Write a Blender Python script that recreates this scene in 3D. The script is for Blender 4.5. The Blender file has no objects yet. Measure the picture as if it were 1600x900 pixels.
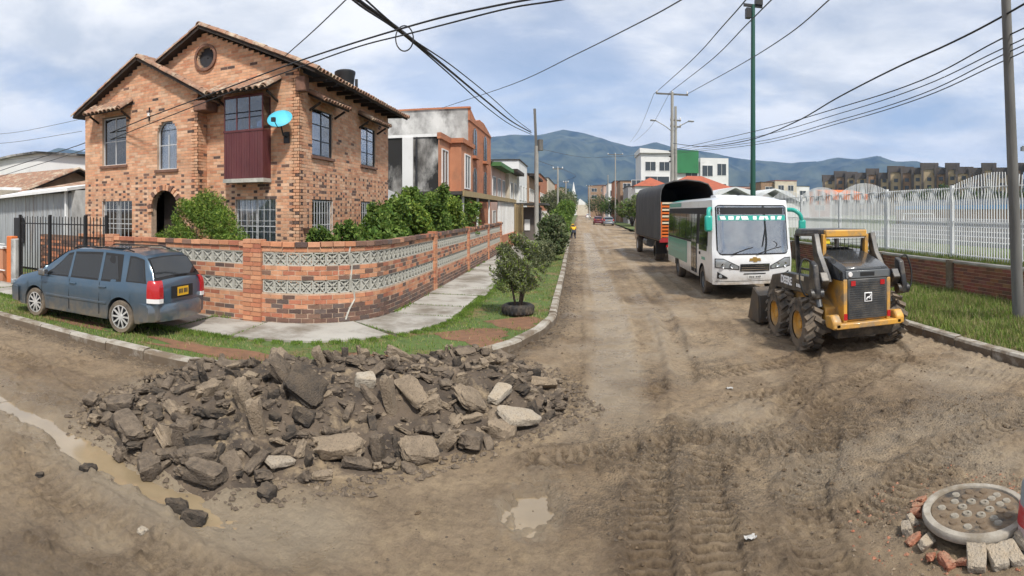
import bpy, bmesh, math, random
import numpy as np
from mathutils import Vector, Matrix

R = math.radians; pi = math.pi
random.seed(7); rng = np.random.default_rng(7)
S = bpy.context.scene; C = S.collection

# ---------------------------------------------------------------- camera
cam = bpy.data.cameras.new('camera'); cam.type = 'PANO'; cam.panorama_type = 'CENTRAL_CYLINDRICAL'
cam.central_cylindrical_range_u_min = -905/900; cam.central_cylindrical_range_u_max = 695/900
cam.central_cylindrical_range_v_min = -570/900; cam.central_cylindrical_range_v_max = 330/900
cam.central_cylindrical_radius = 1.0
cam.clip_start = 0.05; cam.clip_end = 20000
camo = bpy.data.objects.new('camera', cam); C.objects.link(camo)
camo.location = (0, 0, 2.3); camo.rotation_euler = (pi/2, 0, 0)
S.camera = camo
S.view_settings.view_transform = 'Standard'; S.view_settings.look = 'None'
S.view_settings.exposure = 0.36; S.view_settings.gamma = 1.0
S.cycles.use_adaptive_sampling = True; S.cycles.adaptive_threshold = 0.02
S.cycles.use_denoising = True
S.cycles.max_bounces = 6; S.cycles.diffuse_bounces = 3; S.cycles.glossy_bounces = 3
S.cycles.transparent_max_bounces = 12; S.cycles.transmission_bounces = 4; S.cycles.volume_bounces = 0

# ---------------------------------------------------------------- world
SUN_EL, SUN_AZ = 52, 150          # azimuth clockwise from +Y
W = bpy.data.worlds.new('World'); S.world = W; W.use_nodes = True
nt = W.node_tree; nt.nodes.clear()
def N(t, nt_, **k):
    n = nt_.nodes.new(t)
    for a, b in k.items(): setattr(n, a, b)
    return n
def wnode(t, **k): return N(t, nt, **k)
sky = wnode('ShaderNodeTexSky', sky_type='NISHITA', sun_disc=False, sun_elevation=R(SUN_EL), sun_rotation=R(SUN_AZ), altitude=2600, air_density=1.0, dust_density=1.5)
bg1 = wnode('ShaderNodeBackground'); bg1.inputs['Strength'].default_value = 0.12
nt.links.new(sky.outputs[0], bg1.inputs['Color'])
tc = wnode('ShaderNodeTexCoord'); sep = wnode('ShaderNodeSeparateXYZ'); nt.links.new(tc.outputs['Generated'], sep.inputs[0])
def wmath(op, a, b=None, clamp=False):
    m = wnode('ShaderNodeMath', operation=op, use_clamp=clamp)
    for i, s in enumerate((a, b)):
        if s is None: continue
        if isinstance(s, (int, float)): m.inputs[i].default_value = s
        else: nt.links.new(s, m.inputs[i])
    return m.outputs[0]
zz = wmath('ADD', wmath('MAXIMUM', sep.outputs[2], 0.0), 0.16)
comb = wnode('ShaderNodeCombineXYZ')
nt.links.new(wmath('DIVIDE', sep.outputs[0], zz), comb.inputs[0]); nt.links.new(wmath('DIVIDE', sep.outputs[1], zz), comb.inputs[1])
def wnoise(scale, detail, rough, off=(0, 0, 0), dist=0.0):
    mp = wnode('ShaderNodeMapping'); mp.inputs['Location'].default_value = off; nt.links.new(comb.outputs[0], mp.inputs[0])
    n = wnode('ShaderNodeTexNoise'); n.inputs['Scale'].default_value = scale; n.inputs['Detail'].default_value = detail
    n.inputs['Roughness'].default_value = rough; n.inputs['Distortion'].default_value = dist
    nt.links.new(mp.outputs[0], n.inputs['Vector']); return n.outputs['Fac']
cl = wnode('ShaderNodeValToRGB'); cl.color_ramp.elements[0].position = 0.38; cl.color_ramp.elements[1].position = 0.53
nt.links.new(wnoise(0.85, 9, 0.58, (3.1, 1.7, 0), 0.3), cl.inputs[0])
shade = wnode('ShaderNodeValToRGB')
shade.color_ramp.elements[0].position = 0.36; shade.color_ramp.elements[0].color = (0.60, 0.64, 0.70, 1)
shade.color_ramp.elements[1].position = 0.60; shade.color_ramp.elements[1].color = (1.0, 0.99, 0.98, 1)
nt.links.new(wnoise(1.25, 8, 0.6, (7.3, 4.2, 1.3), 0.2), shade.inputs[0])
bg2 = wnode('ShaderNodeBackground'); bg2.inputs['Strength'].default_value = 0.94; nt.links.new(shade.outputs[0], bg2.inputs['Color'])
cov = wmath('MULTIPLY_ADD', cl.outputs[0], 0.52); cov.node.inputs[2].default_value = 0.48
mx = wnode('ShaderNodeMixShader'); nt.links.new(cov, mx.inputs[0]); nt.links.new(bg1.outputs[0], mx.inputs[1]); nt.links.new(bg2.outputs[0], mx.inputs[2])
wo = wnode('ShaderNodeOutputWorld'); nt.links.new(mx.outputs[0], wo.inputs['Surface'])

sl = bpy.data.lights.new('sun', 'SUN'); sl.energy = 3.8; sl.angle = R(5); sl.color = (1.0, 0.95, 0.87)
so = bpy.data.objects.new('sun', sl); C.objects.link(so)
_d = Vector((math.sin(R(SUN_AZ))*math.cos(R(SUN_EL)), math.cos(R(SUN_AZ))*math.cos(R(SUN_EL)), math.sin(R(SUN_EL))))
so.rotation_euler = _d.to_track_quat('Z', 'Y').to_euler(); so.location = _d*60

# ---------------------------------------------------------------- materials
MATS = {}
def mat(name, col=(.5, .5, .5), rough=.8, metal=0., var=.0, vscale=6., col2=None, bump=0., bscale=40., coat=0., attr=False,
        spec=.5, coord='Object', stretch=(1, 1, 1), detail=5, lo=.35, hi=.65, dirt=None, dscale=1.2, dlo=.5, dhi=.7, transl=None, attrvar=0., splash=None, low=None):
    """Principled material; col/col2 mixed by noise, optional dirt colour by a second noise, optional per-piece colour attribute."""
    m = bpy.data.materials.new(name); m.use_nodes = True; t = m.node_tree; b = t.nodes['Principled BSDF']
    b.inputs['Roughness'].default_value = rough; b.inputs['Metallic'].default_value = metal
    b.inputs['Specular IOR Level'].default_value = spec
    if coat: b.inputs['Coat Weight'].default_value = coat; b.inputs['Coat Roughness'].default_value = .06
    if coord == 'World': vec = N('ShaderNodeNewGeometry', t).outputs['Position']
    else: vec = N('ShaderNodeTexCoord', t).outputs['Object']
    if stretch != (1, 1, 1):
        mp = N('ShaderNodeMapping', t); mp.inputs['Scale'].default_value = stretch; t.links.new(vec, mp.inputs[0]); vec = mp.outputs[0]
    def nz(sc, det=detail, ro=.6):
        n = N('ShaderNodeTexNoise', t); n.inputs['Scale'].default_value = sc; n.inputs['Detail'].default_value = det; n.inputs['Roughness'].default_value = ro
        t.links.new(vec, n.inputs['Vector']); return n.outputs['Fac']
    def ramp(src, lo_, hi_):
        r = N('ShaderNodeMapRange', t); r.inputs[1].default_value = lo_; r.inputs[2].default_value = hi_; t.links.new(src, r.inputs[0]); return r.outputs[0]
    def mixc(f, a, c, mode='MIX'):
        x = N('ShaderNodeMix', t, data_type='RGBA', blend_type=mode)
        if isinstance(f, (int, float)): x.inputs[0].default_value = f
        else: t.links.new(f, x.inputs[0])
        for i, s in ((6, a), (7, c)):
            if isinstance(s, tuple): x.inputs[i].default_value = (*s, 1)
            else: t.links.new(s, x.inputs[i])
        return x.outputs[2]
    src = None
    if attr:
        a = N('ShaderNodeAttribute', t, attribute_name='Col'); src = a.outputs['Color']
        if attrvar:
            k = ramp(nz(vscale), .3, .7)
            src = mixc(k, src, mixc(1.0, src, (1-attrvar, 1-attrvar, 1-attrvar), 'MULTIPLY'))
    elif col2 or var:
        c2 = col2 or tuple(c*(1-var) for c in col)
        src = mixc(ramp(nz(vscale), lo, hi), col, c2)
    if dirt:
        src = mixc(ramp(nz(dscale, 6, .65), dlo, dhi), src if src is not None else col, dirt)
    if low:                                      # road dust on the lower panels: (colour, z full, z none)
        so_ = N('ShaderNodeSeparateXYZ', t); t.links.new(N('ShaderNodeTexCoord', t).outputs['Object'], so_.inputs[0])
        mm = N('ShaderNodeMath', t, operation='MULTIPLY'); t.links.new(ramp(so_.outputs[2], low[2], low[1]), mm.inputs[0]); t.links.new(ramp(nz(3.5, 6, .7), .30, .62), mm.inputs[1]); src = mixc(mm.outputs[0], src, low[0])
    if splash:                                   # mud thrown up on the upright faces
        sn = N('ShaderNodeSeparateXYZ', t); t.links.new(N('ShaderNodeNewGeometry', t).outputs['Normal'], sn.inputs[0])
        mm = N('ShaderNodeMath', t, operation='MULTIPLY'); t.links.new(ramp(sn.outputs[2], .75, .25), mm.inputs[0]); t.links.new(ramp(nz(4., 6, .7), .25, .5), mm.inputs[1]); src = mixc(mm.outputs[0], src, splash)
    if src is not None: t.links.new(src, b.inputs['Base Color'])
    else: b.inputs['Base Color'].default_value = (*col, 1)
    if bump:
        bp = N('ShaderNodeBump', t); bp.inputs['Strength'].default_value = bump; bp.inputs['Distance'].default_value = .02
        t.links.new(nz(bscale, 4), bp.inputs['Height']); t.links.new(bp.outputs[0], b.inputs['Normal'])
    if transl:
        tr = N('ShaderNodeBsdfTranslucent', t); ms = N('ShaderNodeMixShader', t); ms.inputs[0].default_value = transl
        if src is not None: t.links.new(src, tr.inputs[0])
        else: tr.inputs[0].default_value = (*col, 1)
        o = t.nodes['Material Output']; t.links.new(b.outputs[0], ms.inputs[1]); t.links.new(tr.outputs[0], ms.inputs[2]); t.links.new(ms.outputs[0], o.inputs[0])
    MATS[name] = m; return m
def glass(name, tint=(.5, .55, .55), refl=.12, rough=.03):
    m = bpy.data.materials.new(name); m.use_nodes = True; t = m.node_tree; t.nodes.clear()
    tr = N('ShaderNodeBsdfTransparent', t); tr.inputs[0].default_value = (*tint, 1)
    gl = N('ShaderNodeBsdfGlossy', t); gl.inputs['Roughness'].default_value = rough; gl.inputs[0].default_value = (.95, .97, 1, 1)
    fr = N('ShaderNodeFresnel', t); fr.inputs[0].default_value = 1.5
    ad = N('ShaderNodeMath', t, operation='ADD', use_clamp=True); ad.inputs[1].default_value = refl; t.links.new(fr.outputs[0], ad.inputs[0])
    ms = N('ShaderNodeMixShader', t); t.links.new(ad.outputs[0], ms.inputs[0]); t.links.new(tr.outputs[0], ms.inputs[1]); t.links.new(gl.outputs[0], ms.inputs[2])
    o = N('ShaderNodeOutputMaterial', t); t.links.new(ms.outputs[0], o.inputs[0]); MATS[name] = m; return m

# ---------------------------------------------------------------- mesh helpers
def tag(o, label=None, cat=None, group=None, kind=None):
    if label: o['label'] = label
    if cat: o['category'] = cat
    if group: o['group'] = group
    if kind: o['kind'] = kind
    return o
def empty(name, loc=(0, 0, 0), rz=0., label=None, cat=None, group=None):
    o = bpy.data.objects.new(name, None); C.objects.link(o); o.location = loc; o.rotation_euler = (0, 0, rz)
    o.empty_display_size = .2
    return tag(o, label, cat, group)
def link(name, me, parent=None):
    o = bpy.data.objects.new(name, me); C.objects.link(o)
    if parent is not None: o.parent = parent
    return o
def copy_tree(o, parent=None):
    c = o.copy(); C.objects.link(c); c.parent = parent
    for ch in list(o.children): copy_tree(ch, c)
    return c
def npmesh(name, V, F, m=None, col=None, smooth=False):
    """V (n,3), F (k,4) or (k,3) int arrays -> mesh, fast."""
    V = np.asarray(V, np.float32); F = np.asarray(F, np.int32); n = F.shape[1]
    me = bpy.data.meshes.new(name); me.vertices.add(len(V)); me.vertices.foreach_set('co', V.ravel())
    me.loops.add(F.size); me.loops.foreach_set('vertex_index', F.ravel())
    me.polygons.add(len(F)); me.polygons.foreach_set('loop_start', np.arange(0, F.size, n, dtype=np.int32))
    me.update(calc_edges=True)
    me.polygons.foreach_set('use_smooth', np.full(len(F), bool(smooth)))
    if col is not None:
        a = me.color_attributes.new('Col', 'FLOAT_COLOR', 'POINT'); c4 = np.ones((len(V), 4), np.float32); c4[:, :3] = col
        a.data.foreach_set('color', c4.ravel())
    if m: me.materials.append(m)
    return me
BOXF = [(0, 3, 2, 1), (4, 5, 6, 7), (0, 1, 5, 4), (1, 2, 6, 5), (2, 3, 7, 6), (3, 0, 4, 7)]
class MB:
    def __init__(s): s.v = []; s.f = []
    def add(s, v, f):
        o = len(s.v); s.v += [tuple(p) for p in v]; s.f += [tuple(i+o for i in q) for q in f]; return s
    def box(s, x0, x1, y0, y1, z0, z1, rot=None, piv=None):
        v = [Vector(p) for p in ((x0, y0, z0), (x1, y0, z0), (x1, y1, z0), (x0, y1, z0), (x0, y0, z1), (x1, y0, z1), (x1, y1, z1), (x0, y1, z1))]
        if rot is not None:
            c = Vector(piv) if piv else Vector(((x0+x1)/2, (y0+y1)/2, (z0+z1)/2)); v = [rot @ (p-c)+c for p in v]
        return s.add(v, BOXF)
    def bar(s, a, b, w, h=None, up=(0, 0, 1)):
        """square bar from a to b, width w, height h"""
        a, b = Vector(a), Vector(b); h = w if h is None else h; d = (b-a).normalized(); u = Vector(up)
        if abs(d.dot(u)) > .98: u = Vector((1, 0, 0))
        x = d.cross(u).normalized()*w/2; y = x.cross(d).normalized()*h/2
        return s.add([a-x-y, a+x-y, a+x+y, a-x+y, b-x-y, b+x-y, b+x+y, b-x+y], BOXF)
    def prism(s, poly, a, b, axis='y'):
        """poly of (p,q) extruded from a to b. axis y: (x,z); axis x: (y,z); axis z: (x,y)"""
        n = len(poly)
        def mk(p, q, t): return (p, t, q) if axis == 'y' else ((t, p, q) if axis == 'x' else (p, q, t))
        v = [mk(p, q, a) for p, q in poly]+[mk(p, q, b) for p, q in poly]
        f = [tuple(range(n)), tuple(range(2*n-1, n-1, -1))]+[(i, i+n, (i+1) % n+n, (i+1) % n) for i in range(n)]
        return s.add(v, f)
    def cyl(s, a, b, r0, r1=None, n=12, caps=True):
        a, b = Vector(a), Vector(b); r1 = r0 if r1 is None else r1; d = (b-a).normalized()
        u = Vector((0, 0, 1)) if abs(d.z) < .9 else Vector((1, 0, 0)); x = d.cross(u).normalized(); y = d.cross(x)
        v = [a+(x*math.cos(2*pi*i/n)+y*math.sin(2*pi*i/n))*r0 for i in range(n)]+[b+(x*math.cos(2*pi*i/n)+y*math.sin(2*pi*i/n))*r1 for i in range(n)]
        f = [(i, (i+1) % n, (i+1) % n+n, i+n) for i in range(n)]
        if caps: f += [tuple(range(n-1, -1, -1)), tuple(range(n, 2*n))]
        return s.add(v, f)
    def tube(s, pts, r, n=6, caps=True):
        pts = [Vector(p) for p in pts]; m = len(pts); rr = r if hasattr(r, '__len__') else [r]*m; v = []; f = []; x = None
        for i, p in enumerate(pts):
            d = (pts[min(i+1, m-1)]-pts[max(i-1, 0)]).normalized()
            if x is None:
                u = Vector((0, 0, 1)) if abs(d.z) < .9 else Vector((1, 0, 0)); x = d.cross(u).normalized()
            else: x = (x-d*x.dot(d)).normalized()
            y = d.cross(x)
            v += [p+(x*math.cos(2*pi*k/n)+y*math.sin(2*pi*k/n))*rr[i] for k in range(n)]
            if i: f += [((i-1)*n+k, (i-1)*n+(k+1) % n, i*n+(k+1) % n, i*n+k) for k in range(n)]
        if caps: f += [tuple(range(n-1, -1, -1)), tuple(range((m-1)*n, m*n))]
        return s.add(v, f)
    def lathe(s, prof, n=24, o=(0, 0, 0), axis='z', close=True):
        """prof list of (r, h) along axis from o"""
        v = []; f = []; m = len(prof)
        for r, h in prof:
            for k in range(n):
                c, q = math.cos(2*pi*k/n)*r, math.sin(2*pi*k/n)*r
                p = (c, q, h) if axis == 'z' else ((c, h, q) if axis == 'y' else (h, c, q))
                v.append((p[0]+o[0], p[1]+o[1], p[2]+o[2]))
        for i in range(m-1): f += [(i*n+k, i*n+(k+1) % n, (i+1)*n+(k+1) % n, (i+1)*n+k) for k in range(n)]
        if close: f += [tuple(range(n-1, -1, -1)), tuple(range((m-1)*n, m*n))]
        return s.add(v, f)
    def grid(s, fn, us, vs, flip=False):
        """surface fn(u,v)->xyz"""
        v = [fn(a, b) for a in us for b in vs]; k = len(vs); f = []
        for i in range(len(us)-1):
            for j in range(k-1):
                q = (i*k+j, (i+1)*k+j, (i+1)*k+j+1, i*k+j+1); f.append(q[::-1] if flip else q)
        return s.add(v, f)
    def loft(s, secs, closed=True, caps=True):
        n = len(secs[0]); v = [p for q in secs for p in q]; f = []
        for i in range(len(secs)-1):
            for k in range(n if closed else n-1): f.append((i*n+k, i*n+(k+1) % n, (i+1)*n+(k+1) % n, (i+1)*n+k))
        if caps: f += [tuple(range(n-1, -1, -1)), tuple(range((len(secs)-1)*n, len(secs)*n))]
        return s.add(v, f)
    def mesh(s, name, m=None, smooth=None, recalc=True):
        me = bpy.data.meshes.new(name); me.from_pydata(s.v, [], s.f)
        if recalc:
            bm = bmesh.new(); bm.from_mesh(me); bmesh.ops.recalc_face_normals(bm, faces=bm.faces); bm.to_mesh(me); bm.free()
        if smooth is not None:
            me.polygons.foreach_set('use_smooth', np.ones(len(me.polygons), bool))
            if smooth < 180: me.set_sharp_from_angle(angle=R(smooth))
        if m: me.materials.append(MATS[m] if isinstance(m, str) else m)
        return me
    def build(s, name, m, parent=None, smooth=None, bevel=0., seg=2, loc=None, rot=None, recalc=True):
        o = link(name, s.mesh(name, m, smooth, recalc), parent)
        if loc: o.location = loc
        if rot: o.rotation_euler = rot
        if bevel:
            b = o.modifiers.new('bevel', 'BEVEL'); b.width = bevel; b.segments = seg; b.limit_method = 'ANGLE'; b.angle_limit = R(35)
            if smooth is None: s_ = o.data; s_.polygons.foreach_set('use_smooth', np.ones(len(s_.polygons), bool)); s_.set_sharp_from_angle(angle=R(30)); b.harden_normals = False
        return o
def lin(a, b, n): return [a+(b-a)*i/(n-1) for i in range(n)]
def text(name, s, size, m, parent, loc, rot, extrude=.002, align='CENTER', sx=1.0, bold=0.):
    cu = bpy.data.curves.new(name, 'FONT'); cu.body = s; cu.size = size; cu.extrude = extrude; cu.offset = bold; cu.align_x = align; cu.align_y = 'CENTER'
    to = bpy.data.objects.new(name, cu); C.objects.link(to)
    dg = bpy.context.evaluated_depsgraph_get(); me = bpy.data.meshes.new_from_object(to.evaluated_get(dg))
    bpy.data.objects.remove(to); me.materials.clear(); me.materials.append(MATS[m])
    o = link(name, me, parent); o.location = loc; o.rotation_euler = rot; o.scale = (sx, 1, 1); return o

# numpy value noise
_T = rng.random((256, 256)).astype(np.float32)
def vnoise(x, y, s=0):
    x = np.asarray(x, np.float64)+s*17.31; y = np.asarray(y, np.float64)+s*9.77
    xi = np.floor(x).astype(np.int64); yi = np.floor(y).astype(np.int64); fx = x-xi; fy = y-yi
    fx = fx*fx*(3-2*fx); fy = fy*fy*(3-2*fy)
    a = _T[xi & 255, yi & 255]; b = _T[(xi+1) & 255, yi & 255]; c = _T[xi & 255, (yi+1) & 255]; d = _T[(xi+1) & 255, (yi+1) & 255]
    return (a*(1-fx)+b*fx)*(1-fy)+(c*(1-fx)+d*fx)*fy
def fbm(x, y, o=4, s=0, g=.5):
    t = 0; a = 1.; n = 0
    for i in range(o): t = t+a*vnoise(x*2**i, y*2**i, s+i); n += a; a *= g
    return t/n
def sstep(a, b, x): t = np.clip((x-a)/(b-a), 0, 1); return t*t*(3-2*t)

class Path:
    def __init__(s, pts):
        s.p = np.array(pts, float); d = np.diff(s.p, axis=0); s.l = np.hypot(d[:, 0], d[:, 1]); s.c = np.concatenate([[0], np.cumsum(s.l)]); s.L = s.c[-1]
    def at(s, t):
        i = int(np.clip(np.searchsorted(s.c, t, 'right')-1, 0, len(s.l)-1)); k = (t-s.c[i])/s.l[i]
        p = s.p[i]*(1-k)+s.p[i+1]*k; d = (s.p[i+1]-s.p[i])/s.l[i]
        return p[0], p[1], d[0], d[1]
    def off(s, t, o):                     # o > 0: to the right of travel
        x, y, dx, dy = s.at(t); return x+dy*o, y-dx*o
def arc(cx, cy, r, a0, a1, n): return [(cx+r*math.cos(R(a)), cy+r*math.sin(R(a))) for a in lin(a0, a1, n)]

# ---------------------------------------------------------------- shared materials
mat('mortar', (.56, .41, .30), .95, var=.3, vscale=9, bump=.3, bscale=60)
mat('brick', attr=True, rough=.92, attrvar=.22, vscale=9, bump=.25, bscale=70, coord='World', dirt=(.30, .185, .125), dscale=.9, dlo=.56, dhi=.95)
mat('concrete', (.42, .40, .36), .9, col2=(.30, .28, .25), vscale=1.6, bump=.25, bscale=70, dirt=(.20, .17, .13), dscale=.9, dlo=.52, dhi=.75, coord='World')
mat('kerb_concrete', (.44, .41, .36), .95, col2=(.28, .25, .20), vscale=3.5, bump=.5, bscale=45, dirt=(.17, .13, .09), dscale=2.2, dlo=.46, dhi=.60, coord='World', splash=(.135, .10, .068))
mat('white_paint', (.78, .78, .77), .55, var=.12, vscale=3, dirt=(.45, .42, .38), dscale=3, dlo=.62, dhi=.8)
mat('black_metal', (.02, .02, .022), .5, metal=.3)
mat('dark_metal', (.05, .05, .055), .55, metal=.5, var=.4, vscale=8)
mat('grey_metal', (.30, .31, .32), .45, metal=.7, var=.3, vscale=8)
mat('rubber', (.022, .021, .020), .85, dirt=(.11, .085, .06), dscale=5, dlo=.48, dhi=.7, bump=.2, bscale=60)
mat('dusty_rubber', (.05, .046, .042), .9, dirt=(.20, .155, .11), dscale=4, dlo=.35, dhi=.62, bump=.2, bscale=60)
mat('chrome', (.75, .75, .76), .18, metal=1.)
mat('wire', (.018, .018, .02), .6)
mat('thin_wire', (.06, .062, .066), .6)
mat('clay_tile', (.36, .19, .12), .92, col2=(.22, .15, .11), vscale=5, bump=.3, bscale=50, dirt=(.48, .40, .30), dscale=2.2, dlo=.5, dhi=.65, coord='World')
mat('dark_wood', (.035, .024, .018), .8, var=.4, vscale=6)
mat('timber', (.20, .14, .09), .85, var=.4, vscale=5)
mat('curtain', (.72, .73, .75), .9, var=.3, vscale=14, stretch=(1, 1, .05), transl=None)
mat('interior', (.03, .03, .035), .9)
glass('window_glass', (.88, .90, .92), .08)
glass('dark_glass', (.10, .12, .13), .07)
# ================================================================= GROUND
def seg_dist(x, y, pts):
    """distance to a polyline and arc length along it"""
    best = np.full(x.shape, 1e9); ss = np.zeros(x.shape); acc = 0.
    for (ax, ay), (bx, by) in zip(pts[:-1], pts[1:]):
        dx, dy = bx-ax, by-ay; l2 = dx*dx+dy*dy; t = np.clip(((x-ax)*dx+(y-ay)*dy)/l2, 0, 1)
        d = np.hypot(x-ax-t*dx, y-ay-t*dy); k = d < best; best = np.where(k, d, best); ss = np.where(k, acc+t*math.sqrt(l2), ss); acc += math.sqrt(l2)
    return best, ss
def smooth_path(p, n=8):
    out = []
    for i in range(len(p)-1):
        p0, p1, p2, p3 = (np.array(p[max(0, min(len(p)-1, k))], float) for k in (i-1, i, i+1, i+2))
        for t in np.linspace(0, 1, n, endpoint=False):
            out.append(tuple(.5*((2*p1)+(-p0+p2)*t+(2*p0-5*p1+4*p2-p3)*t*t+(-p0+3*p1-3*p2+p3)*t**3)))
    return out+[tuple(p[-1])]
TRACKS = [  # points, half width, depth, tread strength
    ([(1.9, 6.9), (1.25, 6.3), (1.3, 5.5), (1.95, 5.15), (2.75, 5.4), (2.95, 6.1), (2.6, 6.8), (1.9, 6.9)], .17, .040, 1.),
    ([(.42, 5.2), (.45, 6.26), (.75, 7.1), (1.25, 7.6), (2.0, 7.95), (3.4, 8.3), (3.7, 8.9)], .17, .040, 1.),
    ([(.39, 2.6), (.45, 3.7), (.55, 4.4), (.75, 5.25), (1.1, 6.1)], .16, .036, 1.),
    ([(.85, 2.6), (.9, 3.6), (1.0, 4.4), (1.15, 5.0), (1.6, 5.4)], .16, .036, 1.),
    ([(5.2, 8.9), (4.7, 7.67), (3.6, 6.85), (2.8, 6.1), (2.2, 4.9), (1.75, 4.2), (1.5, 3.2)], .18, .044, 1.),
    ([(3.7, 8.9), (3.2, 7.5), (2.4, 6.3), (1.7, 5.7), (.9, 5.6), (-.3, 5.3)], .17, .036, 1.),
    ([(2.2, 23), (1.95, 13.7), (1.6, 9), (1.35, 7)], .16, .036, .9),
    ([(3.3, 30), (3.15, 16), (2.9, 11), (3.4, 8.9)], .16, .026, .6),
    ([(1.6, 60), (1.5, 24), (1.3, 12), (1.0, 8), (.6, 5)], .20, .030, .3),
    ([(-.0, 40), (-.05, 16), (-.1, 10), (-.1, 7)], .16, .024, .5),
    ([(-14, 5.3), (-8, 5.1), (-5.4, 4.9)], .16, .030, .6), ([(-14, 3.0), (-7, 2.9), (-4, 2.95), (-1, 2.8), (1, 2.6)], .2, .030, .5),
    ([(5.2, 5.2), (4.4, 4.6), (3.4, 4.5), (2.2, 3.9), (1.4, 3.9)], .18, .034, .9),
    ([(6, 3.2), (5.6, 5.2), (4.8, 7.0), (4.4, 8.4)], .16, .030, .8)]
TRACKS = [(smooth_path(p), w, d, t) for p, w, d, t in TRACKS]
CHANNEL = smooth_path([(-9, 4.0), (-6.4, 3.84), (-5.2, 3.80), (-4.2, 3.68), (-3.3, 3.58), (-2.5, 3.60), (-2.0, 3.66)])
STRIP = smooth_path([(.75, 60), (.7, 23), (.7, 13.8), (.6, 9.8), (.5, 7.6), (.36, 6.0)])
WATER_Z = -.035
KERB = [(-60, 6.45), (-12, 6.45), (-5.3, 6.42), (-4.3, 6.55), (-3.3, 6.95), (-2.4, 7.6), (-1.57, 8.45), (-1.0, 9.4), (-.65, 10.5), (-.47, 11.8), (-.5, 20), (-.62, 35), (-.75, 90), (-.8, 420)]
PILE = [(-4.95, 4.25), (-4.3, 3.98), (-3.6, 3.85), (-2.8, 3.80), (-2.2, 4.25), (-1.43, 4.95), (-.85, 5.5), (-.35, 6.15), (.05, 6.5), (-.15, 7.5), (-.9, 8.6), (-1.7, 8.2), (-2.5, 7.55), (-3.4, 6.95), (-4.3, 6.5), (-5.1, 6.3), (-5.25, 5.2)]
def inside(x, y, poly):
    r = np.zeros(x.shape, bool); j = len(poly)-1
    for i in range(len(poly)):
        xi, yi = poly[i]; xj, yj = poly[j]
        c = ((yi > y) != (yj > y)) & (x < (xj-xi)*(y-yi)/(yj-yi+1e-12)+xi); r ^= c; j = i
    return r
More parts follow.
